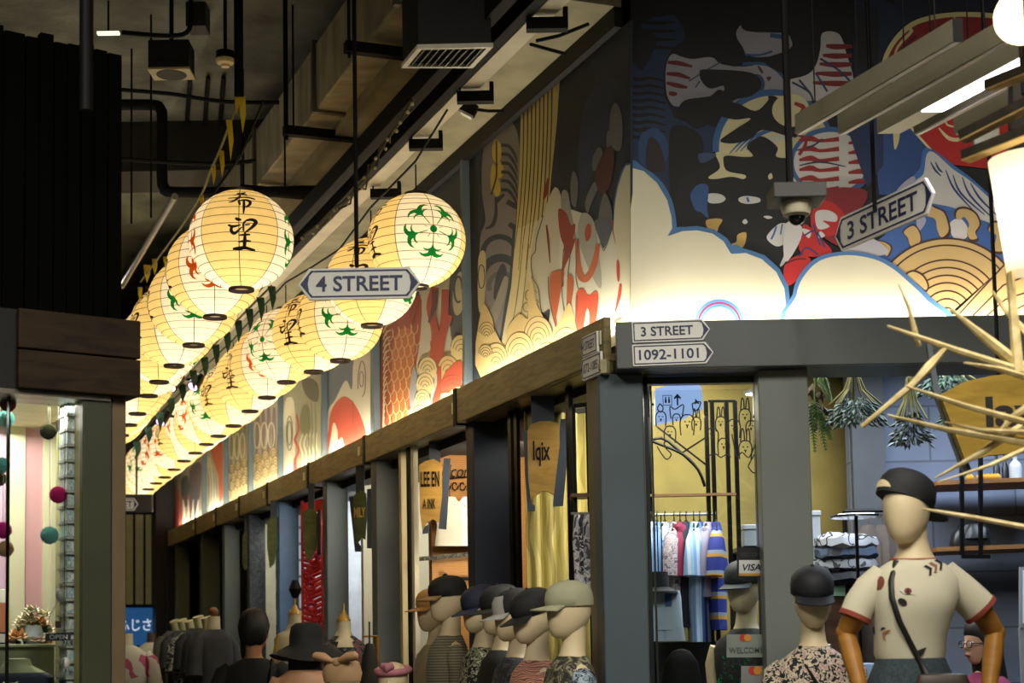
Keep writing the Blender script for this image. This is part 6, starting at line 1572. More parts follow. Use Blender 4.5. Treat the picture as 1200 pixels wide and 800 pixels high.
# window frame and glass
th = thing('window_unit', 'bright shop window with a thin black upright under the timber header', 'window', lp(40, 780, -.1))
b = MB(); b.hexa(*lbox(-60, 11.4, .1, zb - .02, -.1, .006)); b.hexa(*lbox(12.4, 77, .1, zb - .02, -.1, .006)); b.build('pane', GLASS, th)
b = MB(); b.hexa(*lbox(11.2, 12.8, .0, zb - .02, -.09, .025)); b.build('upright', BLACKM, th)
b = MB(); b.hexa(*lbox(-60, 96, 0, .1, -.06, .1)); b.build('sill', mat('#4a4a3a', .5), th)
b = MB(); b.hexa(*lbox(94.5, 97.5, 0, zb - .01, -.07, .06)); b.build('frame', mat('#7d7a4a', .45), th)
# frosted strip of glass blocks
th = thing('glass_block_column', 'narrow column of bluish glass blocks beside the corner post', 'column', lp(87, 780, -.15))
GB = m_print('glass_block', ['#9fb9c0', '#c9d6c8', '#86a6b4', '#d6dece'], 30, .6, (3, 3, .6), .3)
pit = zl(87, 560, -.15) - zl(87, 578, -.15); z = .02; zt2 = zl(87, 468, -.15)
b = MB(); e = MB()
while z < zt2 - .02:
    b.hexa(*lbox(79.5, 94.5, z + .008, min(z + pit - .004, zt2), -.15, .08)); e.hexa(*lbox(78.8, 95, z - .004, z + .006, -.14, .1)); z += pit
b.build('blocks', GB, th); e.build('ledge', mat('#9aa39a', .4), th)
# interior: pale panelled wall, ceiling
b = MB(); b.hexa(*lbox(-90, 100, 0, zb + .05, -1.05, .08)); struct('wall_west', b, mat('#d6cfae', .6, var=.03))
b = MB(); b.hexa([lx(-90, -.12) * 1, lx(110, -.12) * 1, lx(110, -1.1) * 1, lx(-90, -1.1) * 1], UP * .05)
for v in b.v: v.z = zb + .04 + (.05 if v.z > 2.4 + 9 else 0)
b = MB(); a, c = lx(-90, -.3), lx(112, -.3); a.z = c.z = zb + .0; b.hexa([a, c, c - LN * .8, a - LN * .8], UP * .05); struct('trim_6', b, mat('#cfc8a4', .6))
a, c = lx(97, -.2), lx(97, -1.1); a.z = c.z = 0
b = MB(); b.hexa([a, c, c + UP * zb, a + UP * zb], LE * .05); struct('wall_inner', b, mat('#a39b7c', .6))
th = thing('panelled_door', 'cream panelled wall unit with pink upright strips inside the bright window', 'panelling', lp(40, 780, -1.0))
CRP, PNK, PNK2 = mat('#d8d2b0', .5, var=.02), mat('#d3a0a2', .5, var=.03), mat('#c9a9bd', .5, var=.03)
for x0, x1, o, m, nm in ((-80, -30, -.98, CRP, 'stile'), (-30, 11, -.99, PNK2, 'pink_panel'), (11, 31, -.97, CRP, 'stile'), (31, 51.5, -.99, PNK, 'pink_panel'), (51.5, 59.5, -.975, CRP, 'stile'), (60, 69.5, -.965, CRP, 'stile'), (72, 77.5, -.8, mat('#8f8f5e', .5), 'edge_stile')):
    b = MB(); b.hexa(*lbox(x0, x1, 0, zl(40, 494, -.98), o, .06)); b.build(nm, m, th, bevel=.003)
b = MB(); b.hexa(*lbox(-80, 70, zl(40, 494, -.98), zl(40, 478, -.98), -.95, .08)); b.build('cornice', CRP, th, bevel=.004)
b = MB(); b.hexa(*lbox(22, 56, zl(30, 477.5, -.9), zl(30, 471, -.9), -.93, .05)); b.build('peach_trim', mat('#d9a682', .5), th)
for y0, y1, m in ((690, 706, '#dcd8cc'), (706, 760, '#a5664a')):
    b = MB(); b.hexa(*lbox(-60, 9.5, zl(5, y1, -.9), zl(5, y0, -.9), -.9, .05)); tag(b.build('wall_shelf', mat(m, .5), bevel=.003), 'white ledge at the edge of the bright window' if y0 < 700 else 'brown cupboard below the white ledge in the bright window', 'shelf')
# pompoms on threads
def pompom(px, py, rpx, cols, lb, o):
    p = lp(px, py, o); D = p.y; rr = rpx * D / 1900
    th = thing('pompom', lb, 'pompom', p, 'pompoms on threads in the bright window'); b = MB(); r = random.Random(int(px * 7 + py)); n = 420
    b.ball(p, rr * .84, 16, 12, 0)
    for i in range(n):
        z = 1 - 2 * (i + .5) / n; a = i * 2.39996; s_ = math.sqrt(1 - z * z); d = Vector((s_ * math.cos(a), s_ * math.sin(a), z)); k = 0 if (len(cols) < 2 or z > .15) else 1
        t1 = d.orthogonal().normalized() * rr * .09; t2 = d.cross(t1); q = p + d * rr * .8; tip = p + d * rr * r.uniform(.95, 1.06)
        b.add([q + t1, q - t1 * .5 + t2 * .9, q - t1 * .5 - t2 * .9, tip], [(0, 1, 3), (1, 2, 3), (2, 0, 3)], k)
    b.build('ball', [mat(c_, .9) for c_ in cols], th, recalc=False)
    b = MB(); b.tube([p + UP * rr * .8, Vector((p.x, p.y, zb + .0))], .0012, 4); b.build('thread', mat('#c9c4ac', .7), th)
for a in ((9.5, 473, 10, ('#b5b48f', '#b03a3a'), 'two coloured cream and dark red pompom just under the timber header', -.2), (7, 491, 10.5, ('#8fd6ca',), 'teal pompom right below the two coloured one', -.3), (56.5, 505.5, 10, ('#8a8a62', '#3f3f36'), 'olive and charcoal pompom beside the glass blocks', -.2),
          (68, 579.5, 10.5, ('#d6287e',), 'magenta pompom hanging beside the glass blocks', -.18), (58, 627, 11, ('#86c4bc',), 'grey teal pompom below the magenta one', -.2), (2, 545, 10, ('#7cc0bc',), 'dark teal pompom at the picture edge', -.22),
          (-1, 561, 9, ('#6a5c40',), 'brown pompom half hidden at the picture edge', -.3), (3.5, 621, 10.5, ('#d62890',), 'magenta pompom at the picture edge', -.2), (6.5, 643, 10, ('#d0a678',), 'tan pompom below the magenta one at the edge', -.2)): pompom(*a)
# suction cups, OPEN plate
th = thing('open_sign', 'dark plate reading OPEN hanging from a suction cup inside the bright window', 'sign', lp(68, 750, -.125))
def cup(px, py):
    p = lp(px, py, -.113); b = MB(); M = frame(p, LE, UP); b.M = M; b.loft([(0, 0, -.004, .017, .022), (0, 0, 0.0, .018, .023), (0, 0, .006, .012, .015), (0, 0, .01, .006, .007)], 20); return b
b = cup(70.5, 697); b.build('suction_cup', mat('#b9b9b4', .25), th, smooth=True)
b = MB(); b.tube([lp(69.5, 702, -.12), lp(58, 722, -.12), lp(57, 741, -.12)], .0015, 5); b.tube([lp(71, 702, -.12), lp(79, 722, -.12), lp(80, 741, -.12)], .0015, 5); b.build('string', mat('#8f8f88', .6), th)
b = MB(); b.hexa([lp(53.5, 751, -.12), lp(83, 750, -.12), lp(83, 741, -.12), lp(53.5, 742, -.12)], -LN * .004); b.build('plate', mat('#1b2230', .5), th)
b = MB(); b.text('OPEN', frame(lp(68.5, 748.8, -.117), LE, UP), pxm(5.5, 5.7), 0, pxm(20, 5.7) * 1.12, .01); b.build('lettering', mat('#c9c9c4', .5), th, recalc=False)
tag(cup(76.5, 777).build('suction_cup', mat('#b9b9b4', .25), smooth=True), 'clear suction cup low on the frame beside the glass blocks', 'suction cup')
b = MB(); b.hexa([lp(65, 735.5, -.103), lp(71.5, 735.5, -.103), lp(71.5, 727.5, -.103), lp(65, 727.5, -.103)], -LN * .002); tag(b.build('window_sticker', mat('#4a2a2e', .5)), 'small dark sticker on the pane just above the OPEN plate', 'sticker')
# counter, flowers, picture, necklaced bust
a = lp(30, 758, -.45); zc = a.z
th = thing('display_counter', 'pale olive counter behind the flowers in the bright window', 'counter', lp(30, 790, -.6)); b = MB(); b.hexa(*lbox(-60, 66, 0, zc, -.5, .3)); b.build('body', mat('#8f9470', .6), th, bevel=.004)
b = MB(); b.hexa(*lbox(-62, 67, zc, zc + .012, -.48, .34)); b.build('top', mat('#a5a884', .5), th, bevel=.003)
p = lp(38, 757, -.62); p.z = zc + .013; th = thing('flower_vase', 'vase of peach and cream flowers on the olive counter', 'flowers', p); r = random.Random(21)
b = MB(); b.lathe(p, [(.03, 0), (.045, .03), (.035, .07), (.025, .075)], 18); b.build('vase', mat('#b9c4cf', .3), th, smooth=True)
def bloom(c, rr, m):
    b = MB()
    for ring, (n, tilt) in enumerate(((7, .15), (6, .55), (5, 1.0))):
        for k in range(n):
            a = 2 * PI * k / n + ring * .4; d = Vector((math.cos(a) * math.cos(tilt), math.sin(a) * math.cos(tilt), math.sin(tilt))); s_ = Vector((-math.sin(a), math.cos(a), 0)); u = d.cross(s_)
            b.add([c, c + d * rr * .5 + s_ * rr * .4 - u * .1 * rr, c + d * rr, c + d * rr * .5 - s_ * rr * .4 - u * .1 * rr, c + d * rr * .55 + u * .12 * rr], [(0, 1, 4), (1, 2, 4), (2, 3, 4), (3, 0, 4)])
    b.build('bloom', m, th, recalc=False)
FLW = [mat('#f0c090', .7), mat('#f0dcb0', .7), mat('#f0d0b8', .7), mat('#f6eccc', .7), mat('#8f9cc4', .7)]
for k, (x, y, rp, ci) in enumerate(((20, 748, 8, 0), (32, 728, 8, 3), (45, 734, 9, 0), (42, 752, 8, 2), (29, 741, 7, 1), (54, 741, 7, 1), (50, 722, 6, 3), (24, 733, 6, 3), (48, 766, 6, 4), (37, 717, 6, 3), (55, 755, 6, 0), (13, 754, 6, 2))):
    q = lp(x, y, -.60 - .03 * (k % 3)); bloom(q, rp * 6 / 1900 * 1.9, FLW[ci])
    b = MB(); b.tube([q, p + UP * .07], .002, 4); b.build('stem', FERN, th)
b = MB()
for k in range(16): leaf(b, lp(r.uniform(22, 52), r.uniform(735, 760), -.64), Vector((r.uniform(-1, 1), r.uniform(-1, .2), r.uniform(-.3, 1))), .05, .022)
b.build('leaves', mat('#2f4a30', .7), th, recalc=False)
q = lp(5, 757, -.60); th = thing('picture_frame', 'small black picture frame standing on the counter at the picture edge', 'picture frame', Vector((q.x, q.y, zc + .013)))
b = MB(); o_ = -.60; A = [lp(-12, 760, o_), lp(8, 760, o_), lp(10, 746, o_ - .02), lp(-10, 745, o_ - .02)]; dz_ = zc + .014 - A[0].z; A = [v + UP * dz_ for v in A]; b.hexa(A, -LN * .008); b.build('border', BLACK, th)
b = MB(); cA = sum(A, Vector()) / 4; b.hexa([cA + (v - cA) * .72 + LN * .001 for v in A], LN * .001); b.build('photograph', mat('#8f8a80', .5), th)
th = thing('bust_form', 'olive bust form in a navy top with pale cord necklace at the window foot', 'bust form', lp(24, 800, -.3)); q = lp(20, 790, -.3)
b = MB(); M = tr(Vector((q.x, q.y, 0))); zz = lambda y: zl(20, y, -.3); b.M = M
b.loft([(0, 0, zz(800) - .3, .03, .03), (0, 0, zz(800) - .25, .1, .07), (0, 0, zz(810), .13, .08), (0, 0, zz(790), .12, .07), (0, 0, zz(780), .055, .05), (0, 0, zz(772), .045, .045), (0, 0, zz(771), .02, .02)], 24); b.build('torso', mat('#8a8c62', .6), th, smooth=True)
b = MB(); b.M = M; b.loft([(0, 0, zz(800) - .26, .105, .075), (0, 0, zz(812), .138, .087), (0, 0, zz(794), .135, .082), (0, 0, zz(788), .11, .07)], 24, cap=False); b.build('top', mat('#171d2c', .8), th, smooth=True)
b = MB(); b.M = M; b.tube([(-.045, 0, zz(779)), (-.05, -.05, zz(790)), (-.02, -.085, zz(801)), (.02, -.085, zz(801)), (.05, -.05, zz(790)), (.045, 0, zz(779))], .005, 6); b.build('necklace', mat('#c9c89a', .5), th, smooth=True)
b = MB(); b.M = M; b.lathe((0, 0, 0), [(.1, 0), (.1, .02), (.012, .03), (.012, zz(800) - .28)], 16); b.build('stand', STEEL, th, smooth=True)
# ================================================================= mannequins, caps, people
def heading(d): return math.atan2(d.x, -d.y)          # rotation that turns local -Y towards d
HEADR = [(0, .005, -.002, .012, .014), (0, .005, -.012, .045, .055), (0, .004, -.04, .066, .083), (0, .002, -.08, .075, .096), (0, 0, -.12, .073, .095), (0, -.006, -.155, .066, .086), (0, -.016, -.185, .053, .07), (0, -.027, -.208, .037, .048), (0, -.03, -.22, .018, .026)]
NECKR = [(0, .022, -.15, .046, .05), (0, .02, -.23, .046, .05), (0, .015, -.27, .05, .054), (0, .01, -.30, .062, .06), (0, .006, -.325, .10, .07), (0, 0, -.35, .14, .078)]
def face_bits(b, k=1.0):
    if k < 1: return
    b.loft([(0, -.09, -.145, .012, .012), (0, -.099, -.138, .014, .016), (0, -.096, -.115, .008, .01), (0, -.088, -.09, .006, .008)], 10)
def cap(p, rot, lb, crown, visor, tilt=0.0, back=False, group=None, front=None):
    """baseball cap; p = top of the head, rot = way the visor points"""
    th = thing('baseball_cap', lb, 'cap', p, group)
    Mx = tr(p) @ rz(rot) @ tr(Vector((0, 0, -.075))) @ Matrix.Rotation(tilt, 4, 'X') @ tr(Vector((0, 0, .075)))
    b = MB(Mx); b.loft([(0, .004, -.088, .079, .1), (0, .004, -.086, .083, .104), (0, .003, -.055, .0845, .106), (0, .003, -.025, .080, .100), (0, .003, 0, .066, .083), (0, .003, .014, .046, .058), (0, .003, .021, .022, .028), (0, .003, .022, .002, .002)], 28)
    b.build('crown', crown, th, smooth=True, ang=60)
    if front:
        b = MB(Mx); n = 12; vs = []
        for i in range(n + 1):
            a = math.radians(-90 - 48 + 96 * i / n)
            for z, kx, ky in ((-.086, .0855, .1065), (-.055, .087, .1085), (-.025, .0825, .1025), (0, .0685, .0855)): vs.append((kx * math.cos(a), .004 + ky * math.sin(a), z))
        b.add(vs, [(4 * i + j, 4 * i + 4 + j, 4 * i + 5 + j, 4 * i + 1 + j) for i in range(n) for j in range(3)]); b.build('front_panel', front, th, smooth=True)
    b = MB(Mx); n = 14; top = []; out = []
    for i in range(n + 1):
        a = math.radians(-90 - 62 + 124 * i / n); c, s_ = math.cos(a), math.sin(a); e = math.cos(math.radians(-62 + 124 * i / n)) ** .8
        top.append((.081 * c, .004 + .103 * s_, -.078)); out.append((.086 * c, .004 + .104 * s_ - .072 * e, -.086 - .018 * (1 - e) - .004))
    vs = top + out + [(x, y, z - .005) for x, y, z in top] + [(x, y, z - .005) for x, y, z in out]; m_ = n + 1
    fs = [(i, i + 1, m_ + i + 1, m_ + i) for i in range(n)] + [(2 * m_ + i + 1, 2 * m_ + i, 3 * m_ + i, 3 * m_ + i + 1) for i in range(n)] + [(m_ + i, m_ + i + 1, 3 * m_ + i + 1, 3 * m_ + i) for i in range(n)]
    b.add(vs, fs); b.build('visor', visor, th, smooth=True)
    b = MB(Mx); b.ball((0, .003, .023), .007, 10, 6); b.build('button', crown, th, smooth=True)
    if back:
        b = MB(Mx); n = 10; vs = []
        for i in range(n + 1):
            a = math.radians(90 - 30 + 60 * i / n); h_ = .026 * math.sin(PI * i / n) ** .6
            vs += [(.0855 * math.cos(a), .004 + .1075 * math.sin(a), -.074), (.0855 * math.cos(a), .003 + .1085 * math.sin(a), -.074 + h_)]
        b.add(vs, [(2 * i, 2 * i + 2, 2 * i + 3, 2 * i + 1) for i in range(n)]); b.build('strap_gap', back, th, smooth=True)
    return th
TORSO = [(0, .012, -.292, .060, .064), (0, .006, -.318, .098, .076), (0, 0, -.345, .138, .088), (0, 0, -.385, .158, .097), (0, -.004, -.46, .150, .108), (0, -.002, -.55, .140, .106), (0, 0, -.68, .122, .094), (0, 0, -.80, .14, .10), (0, 0, -.90, .152, .108)]
def mannequin(px, py, D, rot, lb, shirt, skin=SKIN, sleeve=True, slim=1.0, sm=None, cat='mannequin', group=None, headrot=None, neck=True):
    p = at(px, py, D); th = thing('mannequin', lb, cat, Vector((p.x, p.y, 0)), group)
    Mx = tr(p) @ rz(rot); Mh = tr(p) @ rz(rot if headrot is None else headrot)
    b = MB(Mh); b.loft(HEADR, 24)
    b.M = Mx; b.loft(NECKR, 22); b.build('head_and_neck', skin, th, smooth=True, ang=70)
    b = MB(Mx); b.loft([(x, y, z, rx * slim, ry) for x, y, z, rx, ry in TORSO], 28, p=2.3); b.build('shirt', shirt, th, smooth=True, ang=60)
    if sleeve:
        for k in (-1, 1):
            b = MB(Mx); b.tube([(k * .118 * slim, 0, -.375), (k * .15 * slim, 0, -.40), (k * .168 * slim, .002, -.48), (k * .172 * slim, .0, -.6)], [.045, .055, .05, .047], 14); b.build('sleeve', sm or shirt, th, smooth=True)
    b = MB(); b.tube([Vector((p.x, p.y, .02)), p + UP * -.88], .014, 10); b.lathe((p.x, p.y, 0), [(.15, 0), (.15, .012), (.02, .024)], 24); b.build('stand', STEEL, th, smooth=True)
    return p
NRT = heading(CN)
GM = 'capped mannequins in a row at the shopfront'
LACE = m_print('dark_lace', ['#23231d', '#5d5a45', '#23231d', '#8a866a'], 30, 1.2)
PKN = m_stripe('pink_knit', ['#a5644f', '#c08a74', '#7c4a40', '#c99a88'], 16, 'Z', 6, .9)
DKN = m_print('charcoal_pattern', ['#1d1e22', '#33353b', '#1d1e22', '#4a4b50'], 45)
BWF = m_print('black_white_floral', ['#14160f', '#14160f', '#aeb09a', '#5a6448'], 26, 1.4)
GST = m_stripe('grey_stripe', ['#5d5a48', '#8c8870', '#5d5a48'], 22, 'Z', 0, .9)
BCF = m_print('black_cream_print', ['#15151c', '#15151c', '#c9bca0', '#c9bca0', '#b08a8a'], 44, 1.8)
CAPB = mat('#121212', .75); CAPN = mat('#1b2038', .75); CAPK = mat('#a5a384', .75); CAPW = mat('#a8a79e', .75)
MDK = mat('#6b5a44', .5)
row = [  # px, cap top y, D, shirt, skin, cap colours, labels
    (666, 683, 6.75, LACE, SKIN, CAPK, CAPK, None, 'mannequin in dark lace top under the khaki white cap', 'khaki white cap on the mannequin next to the corner column'),
    (624, 692, 7.10, PKN, SKIN, CAPB, CAPB, None, 'mannequin in pink knit top under a black cap', 'black cap with long visor on the pink knit mannequin'),
    (603, 692, 7.45, DKN, SKIN, CAPB, CAPW, CAPW, 'mannequin in charcoal patterned top under the white fronted cap', 'white fronted cap with white visor in the middle of the row'),
    (586, 687, 7.80, mat('#101010', .8), SKIN, CAPB, CAPB, None, 'mannequin in plain black top in the middle of the row', 'plain black cap between the navy and the white fronted caps'),
    (563, 687, 8.18, BWF, SKIN, CAPN, CAPN, None, 'mannequin in black and white floral top under the navy cap', 'navy cap with drooping visor on the floral top mannequin'),
    (524, 676, 8.50, GST, SKIN, CAPB, mat('#8c6f44', .7), None, 'mannequin in grey striped sweater with black and tan cap', 'black cap with tan visor on the striped sweater mannequin'),
    (508, 690, 8.95, mat('#8c7f62', .8), SKIN, mat('#a5783c', .7), mat('#a5783c', .7), None, 'mannequin in tan top half hidden behind the striped sweater one', 'tan cap peeping out beside the striped sweater mannequin')]
for k, (px, py, D, sh, sk_, cc, vc, fc, lb, lc) in enumerate(row):
    hr = NRT + (.0, .12, -.1, .05, .1, -.08, .1)[k]
    p = mannequin(px, py + 3, D, NRT, lb, sh, sk_, True, .92, None if k else m_print('blue_lace', ['#3c4658', '#8fa0ac', '#222833', '#a3b4be'], 28), 'mannequin', GM, hr)
    cap(p, hr, lc, cc, vc, (.05, .32, .2, .2, .28, .1, .1)[k], False, 'caps on the mannequin row', fc)
# mannequin behind the window
p = mannequin(871, 661, 7.38, -.55, 'mannequin in black sequined top behind the window stickers', mat('#14161a', .8), SKIN, False, .95)
cap(p, -.7, 'dark grey cap on the mannequin behind the window stickers', mat('#23272e', .7), mat('#23272e', .7), .15)
mq = bpy.data.objects[[o.name for o in bpy.data.objects if o.get('label', '').startswith('mannequin in black sequined')][0]]
for k in (-1, 1):
    b = MB(tr(p) @ rz(-.55)); b.tube([(k * .135, 0, -.375), (k * .16, 0, -.45), (k * .165, .02, -.6), (k * .15, -.03, -.8)], [.04, .04, .034, .026], 12); b.build('arm', SKIN, mq, smooth=True)
b = MB(tr(p) @ rz(-.55)); r = random.Random(3)
for k in range(70):
    z = r.uniform(-.72, -.42); a = r.uniform(-2.4, -1.7) if k % 2 else r.uniform(-1.5, -.9); b.ball((.146 * math.cos(a), .108 * math.sin(a), z), .008, 6, 4)
b.build('green_sequins', mat('#1f8a5a', .2, .6), mq)
# black chair behind the window
q = at(798, 760, 7.22); th = thing('chair', 'black round backed chair behind the shop window', 'chair', Vector((q.x, q.y, 0)))
b = MB(tr(Vector((q.x, q.y, q.z)))); b.loft([(0, .0, -.55, .1, .02), (0, 0, -.4, .11, .03), (0, 0, -.2, .1, .03), (0, 0, -.06, .075, .025), (0, 0, -.01, .04, .015), (0, 0, 0, .01, .005)], 24); b.build('backrest', BLACK, th, smooth=True)
b = MB(); b.box((q.x, q.y + .17, q.z - .55), (.3, .3, .05)); b.build('seat', BLACK, th, bevel=.01)
for i in (-1, 1):
    for j in (.05, .29): b = MB(); b.tube([(q.x + i * .12, q.y + j, q.z - .56), (q.x + i * .13, q.y + j, 0)], .012, 8); b.build('leg', BLACKM, th)
# mannequin in printed blouse
p = mannequin(951, 669, 6.3, -.05, 'mannequin in black and cream printed blouse before the grey column', BCF, SKIN, True, .98)
cap(p, -.05, 'black cap on the mannequin in the printed blouse', mat('#15161c', .7), mat('#15161c', .7), .28)
mq2 = [o for o in bpy.data.objects if o.get('label', '').startswith('mannequin in black and cream printed')][0]
b = MB(tr(p) @ rz(-.05)); b.tube([(-.055, -.02, -.29), (-.045, -.085, -.36), (-.0, -.113, -.45), (.08, -.105, -.62)], .008, 6, sq=.5); b.build('bag_strap', BLACK, mq2, smooth=True)
# ---- big mannequin with tee
D = 5.4
th = thing('mannequin', 'big mannequin in cream tee with patches and wooden jointed arms', 'mannequin', Vector((at(1068, 700, D).x, D, 0)))
def pr(y, x0, x1, ry, dy=0): a, c = at(x0, y, D), at(x1, y, D); return ((a.x + c.x) / 2, D + dy, (a.z + c.z) / 2, (c.x - a.x) / 2, ry)
ht = at(1061, 560, D); hr = -.62
b = MB(tr(ht) @ rz(hr)); b.loft(HEADR, 28); b.M = Matrix()
b.loft([pr(606, 1052, 1088, .05, .02), pr(630, 1055, 1088, .05, .02), pr(645, 1053, 1092, .053, .015), pr(657, 1046, 1098, .06, .01), pr(664, 1038, 1106, .07)], 24); b.build('head_and_neck', SKIN, th, smooth=True, ang=70)
TEE = mat('#cdc6ac', .8, var=.04); RIBR = mat('#8c3a28', .8)
teer = [pr(655, 1046, 1096, .064, .008), pr(661, 1036, 1106, .076), pr(668, 1026, 1116, .088), pr(680, 1020, 1124, .1), pr(700, 1020, 1122, .118, -.01), pr(722, 1023, 1114, .115, -.01), pr(745, 1025, 1108, .105), pr(765, 1025, 1107, .102), pr(776, 1029, 1104, .096)]
b = MB(); b.loft(teer, 36, p=2.3); b.build('tee_shirt', TEE, th, smooth=True, ang=60)
b = MB(); b.tube([Vector((teer[0][0] + (teer[0][3] + .002) * math.cos(a * PI / 12), D + .008 + .066 * math.sin(a * PI / 12), teer[0][2] + .006 * math.sin(a * PI / 12))) for a in range(25)], .006, 8); b.build('collar', RIBR, th, smooth=True)
for pts, rs, cuff in (([(1104, 673), (1124, 690), (1140, 705), (1149, 714)], (.055, .058, .06, .06), (1147, 712)), ([(1036, 675), (1020, 690), (1008, 708), (1002, 722)], (.05, .054, .054, .052), (1003, 720))):
    b = MB(); P3 = [at(x, y, D) for x, y in pts]; b.tube(P3, rs, 18); sl = b.build('sleeve', TEE, th, smooth=True)
    d = (P3[-1] - P3[-2]).normalized(); b = MB(); b.tube([P3[-1] - d * .008, P3[-1] + d * .008], [rs[-1] + .003] * 2, 18); b.build('cuff', RIBR, sl, smooth=True)
ARMW = m_wood('arm_wood', '#8a5c22', '#a8742f', 5, (1, 1, 3), .4)
for S1, E1, W1, nm in (((1146, 711), (1166, 741), (1159, 806), 0), ((1003, 719), (991, 741), (1008, 806), 1)):
    s_, e_, w_ = at(*S1, D), at(*E1, D + .03), at(*W1, D - .06)
    b = MB(); b.tube([s_, s_.lerp(e_, .6), e_], [.04, .037, .032], 16); b.build('upper_arm', ARMW, th, smooth=True)
    b = MB(); b.ball(e_, .034, 16, 10); b.build('elbow', ARMW, th, smooth=True)
    b = MB(); b.tube([e_, e_.lerp(w_, .4), w_], [.031, .033, .025], 16); b.build('forearm', ARMW, th, smooth=True)
    hp = MB(); hd = (w_ - e_).normalized(); sgn = -1 if nm == 0 else 1
    hv = Vector((sgn * .6, -.1, -.6)).normalized(); hp.tube([w_ - hd * .01, w_ + hv * .05, w_ + hv * .08], [.024, .034, .03], 12, sq=.45)
    for f in range(4): q = w_ + hv * .08 + Vector((0, -.024 + .016 * f, 0)); hp.tube([q, q + hv * (.03 + .006 * (f in (1, 2))), q + hv * .05 + Vector((0, 0, -.012))], [.008, .0075, .006], 8)
    hp.tube([w_ + hv * .02 + Vector((0, -.03, 0)), w_ + hv * .05 + Vector((0, -.055, -.01)), w_ + hv * .07 + Vector((0, -.06, -.03))], [.011, .009, .007], 8); hp.build('hand', ARMW, th, smooth=True)
JEAN = m_print('denim', ['#2c3a40', '#34444a', '#2a363c'], 60, .2)
b = MB(); b.loft([pr(771, 1027, 1106, .1), pr(780, 1024, 1110, .106), pr(800, 1016, 1120, .118), pr(840, 1010, 1126, .12), pr(890, 1020, 1116, .1)], 30, p=2.3); b.build('jeans', JEAN, th, smooth=True)
b = MB(); cx0 = at(1068, 880, D); b.tube([Vector((cx0.x, D, 0)), cx0], .02, 12); b.lathe((cx0.x, D, 0), [(.2, 0), (.2, .015), (.03, .03)], 24); b.build('stand', STEEL, th, smooth=True)
def teept(px, py, off=.003):
    Y = D - .11
    for _ in range(5):
        p = at(px, py, Y)
        for i in range(len(teer) - 1):
            if teer[i][2] >= p.z >= teer[i + 1][2]:
                f = (teer[i][2] - p.z) / (teer[i][2] - teer[i + 1][2]); cx_, cy_, rx_, ry_ = [teer[i][j] + (teer[i + 1][j] - teer[i][j]) * f for j in (0, 1, 3, 4)]
                u = min(1, abs((p.x - cx_) / rx_)); Y = cy_ - ry_ * (1 - u ** 2.3) ** (1 / 2.3) - off; break
        else: break
    return at(px, py, Y)
def patch(nm, m, pts, off=.004):
    b = MB()
    for t in refine(geometry.tessellate_polygon([[Vector((x, y, 0)) for x, y in pts]]), [tuple(q) for q in pts], 3.0): b.add([teept(x, y, off) for x, y in t], [(0, 1, 2)])
    b.build(nm, m, th, recalc=False)
def chev(x, y, rot, k=1.0):
    c_, s_ = math.cos(rot), math.sin(rot); return [(x + (u * c_ - v * s_) * k, y + (u * s_ + v * c_) * k) for u, v in ((-3, -6.5), (.5, -6.5), (5, 0), (.5, 6.5), (-3, 6.5), (1.5, 0))]
def ell(cx_, cy_, rx_, ry_, rot=0): return [(cx_ + rx_ * math.cos(a) * math.cos(rot) - ry_ * math.sin(a) * math.sin(rot), cy_ + rx_ * math.cos(a) * math.sin(rot) + ry_ * math.sin(a) * math.cos(rot)) for a in [2 * PI * i / 18 for i in range(18)]]
patch('red_dot_patch', mat('#7a3a2c', .8), ell(1030.5, 683, 5.5, 8.5, .35)); patch('black_dot_patch', mat('#1c1718', .8), ell(1057.5, 705, 5.8, 4, .5))
patch('eye_patch', mat('#c9c3b4', .8), [(1054.5, 691), (1060, 687.5), (1066, 687), (1071, 692), (1072.5, 697), (1066, 695.5), (1060, 696.5)]); patch('eye_pupil', mat('#7a3026', .8), ell(1064, 692, 4.5, 3.6), .006); patch('eye_spot', mat('#1c1718', .8), ell(1064, 692, 1.6, 2), .008)
for k, c_ in enumerate(('#1c1718', '#8a5a40', '#1c1718')): patch('chevron_patch', mat(c_, .8), chev(1088 + 6.2 * k, 667.5 - 3.4 * k, -.5))
for k, c_ in enumerate(('#1c1718', '#1c1718', '#a5714c')): patch('chevron_patch', mat(c_, .8), chev(1027 + 5.6 * k, 737 + 3.2 * k, PI + .52))
patch('dark_patch', mat('#1c1718', .8), [(1073, 763), (1080, 760), (1086, 758), (1082, 766), (1076, 770)])
b = MB(); P3 = [teept(x, y, .008) for x, y in ((1050, 657), (1044, 680), (1045, 700), (1054, 728), (1066, 752), (1078, 775))] + [at(1086, 792, D - .13)]; b.tube(P3, [.010] * 6 + [.01], 8, sq=.5); b.build('bag_strap', mat('#14110f', .5), th, smooth=True)
q = at(1104, 800, D - .15); bg = thing('shoulder_bag', 'dark brown shoulder bag at the hip of the big mannequin', 'bag', q + UP * -.06)
b = MB(tr(q)); b.loft([(0, 0, -.08, .085, .025), (0, 0, -.04, .09, .03), (0, 0, 0, .085, .028), (0, 0, .025, .075, .015), (0, 0, .028, .03, .005)], 22, p=3.4); b.build('body', mat('#2c2219', .5), bg, smooth=True)
b = MB(tr(q)); b.loft([(0, -.012, -.03, .07, .022), (0, -.01, 0, .086, .026), (0, -.004, .026, .078, .02), (0, 0, .031, .05, .01)], 22, p=3.4); b.build('flap', mat('#3a2c20', .5), bg, smooth=True)
cap(ht + UP * .006, hr + PI - .55, 'black cap worn backwards on the big mannequin', mat('#16181a', .75), mat('#16181a', .75), .34, SKIN)
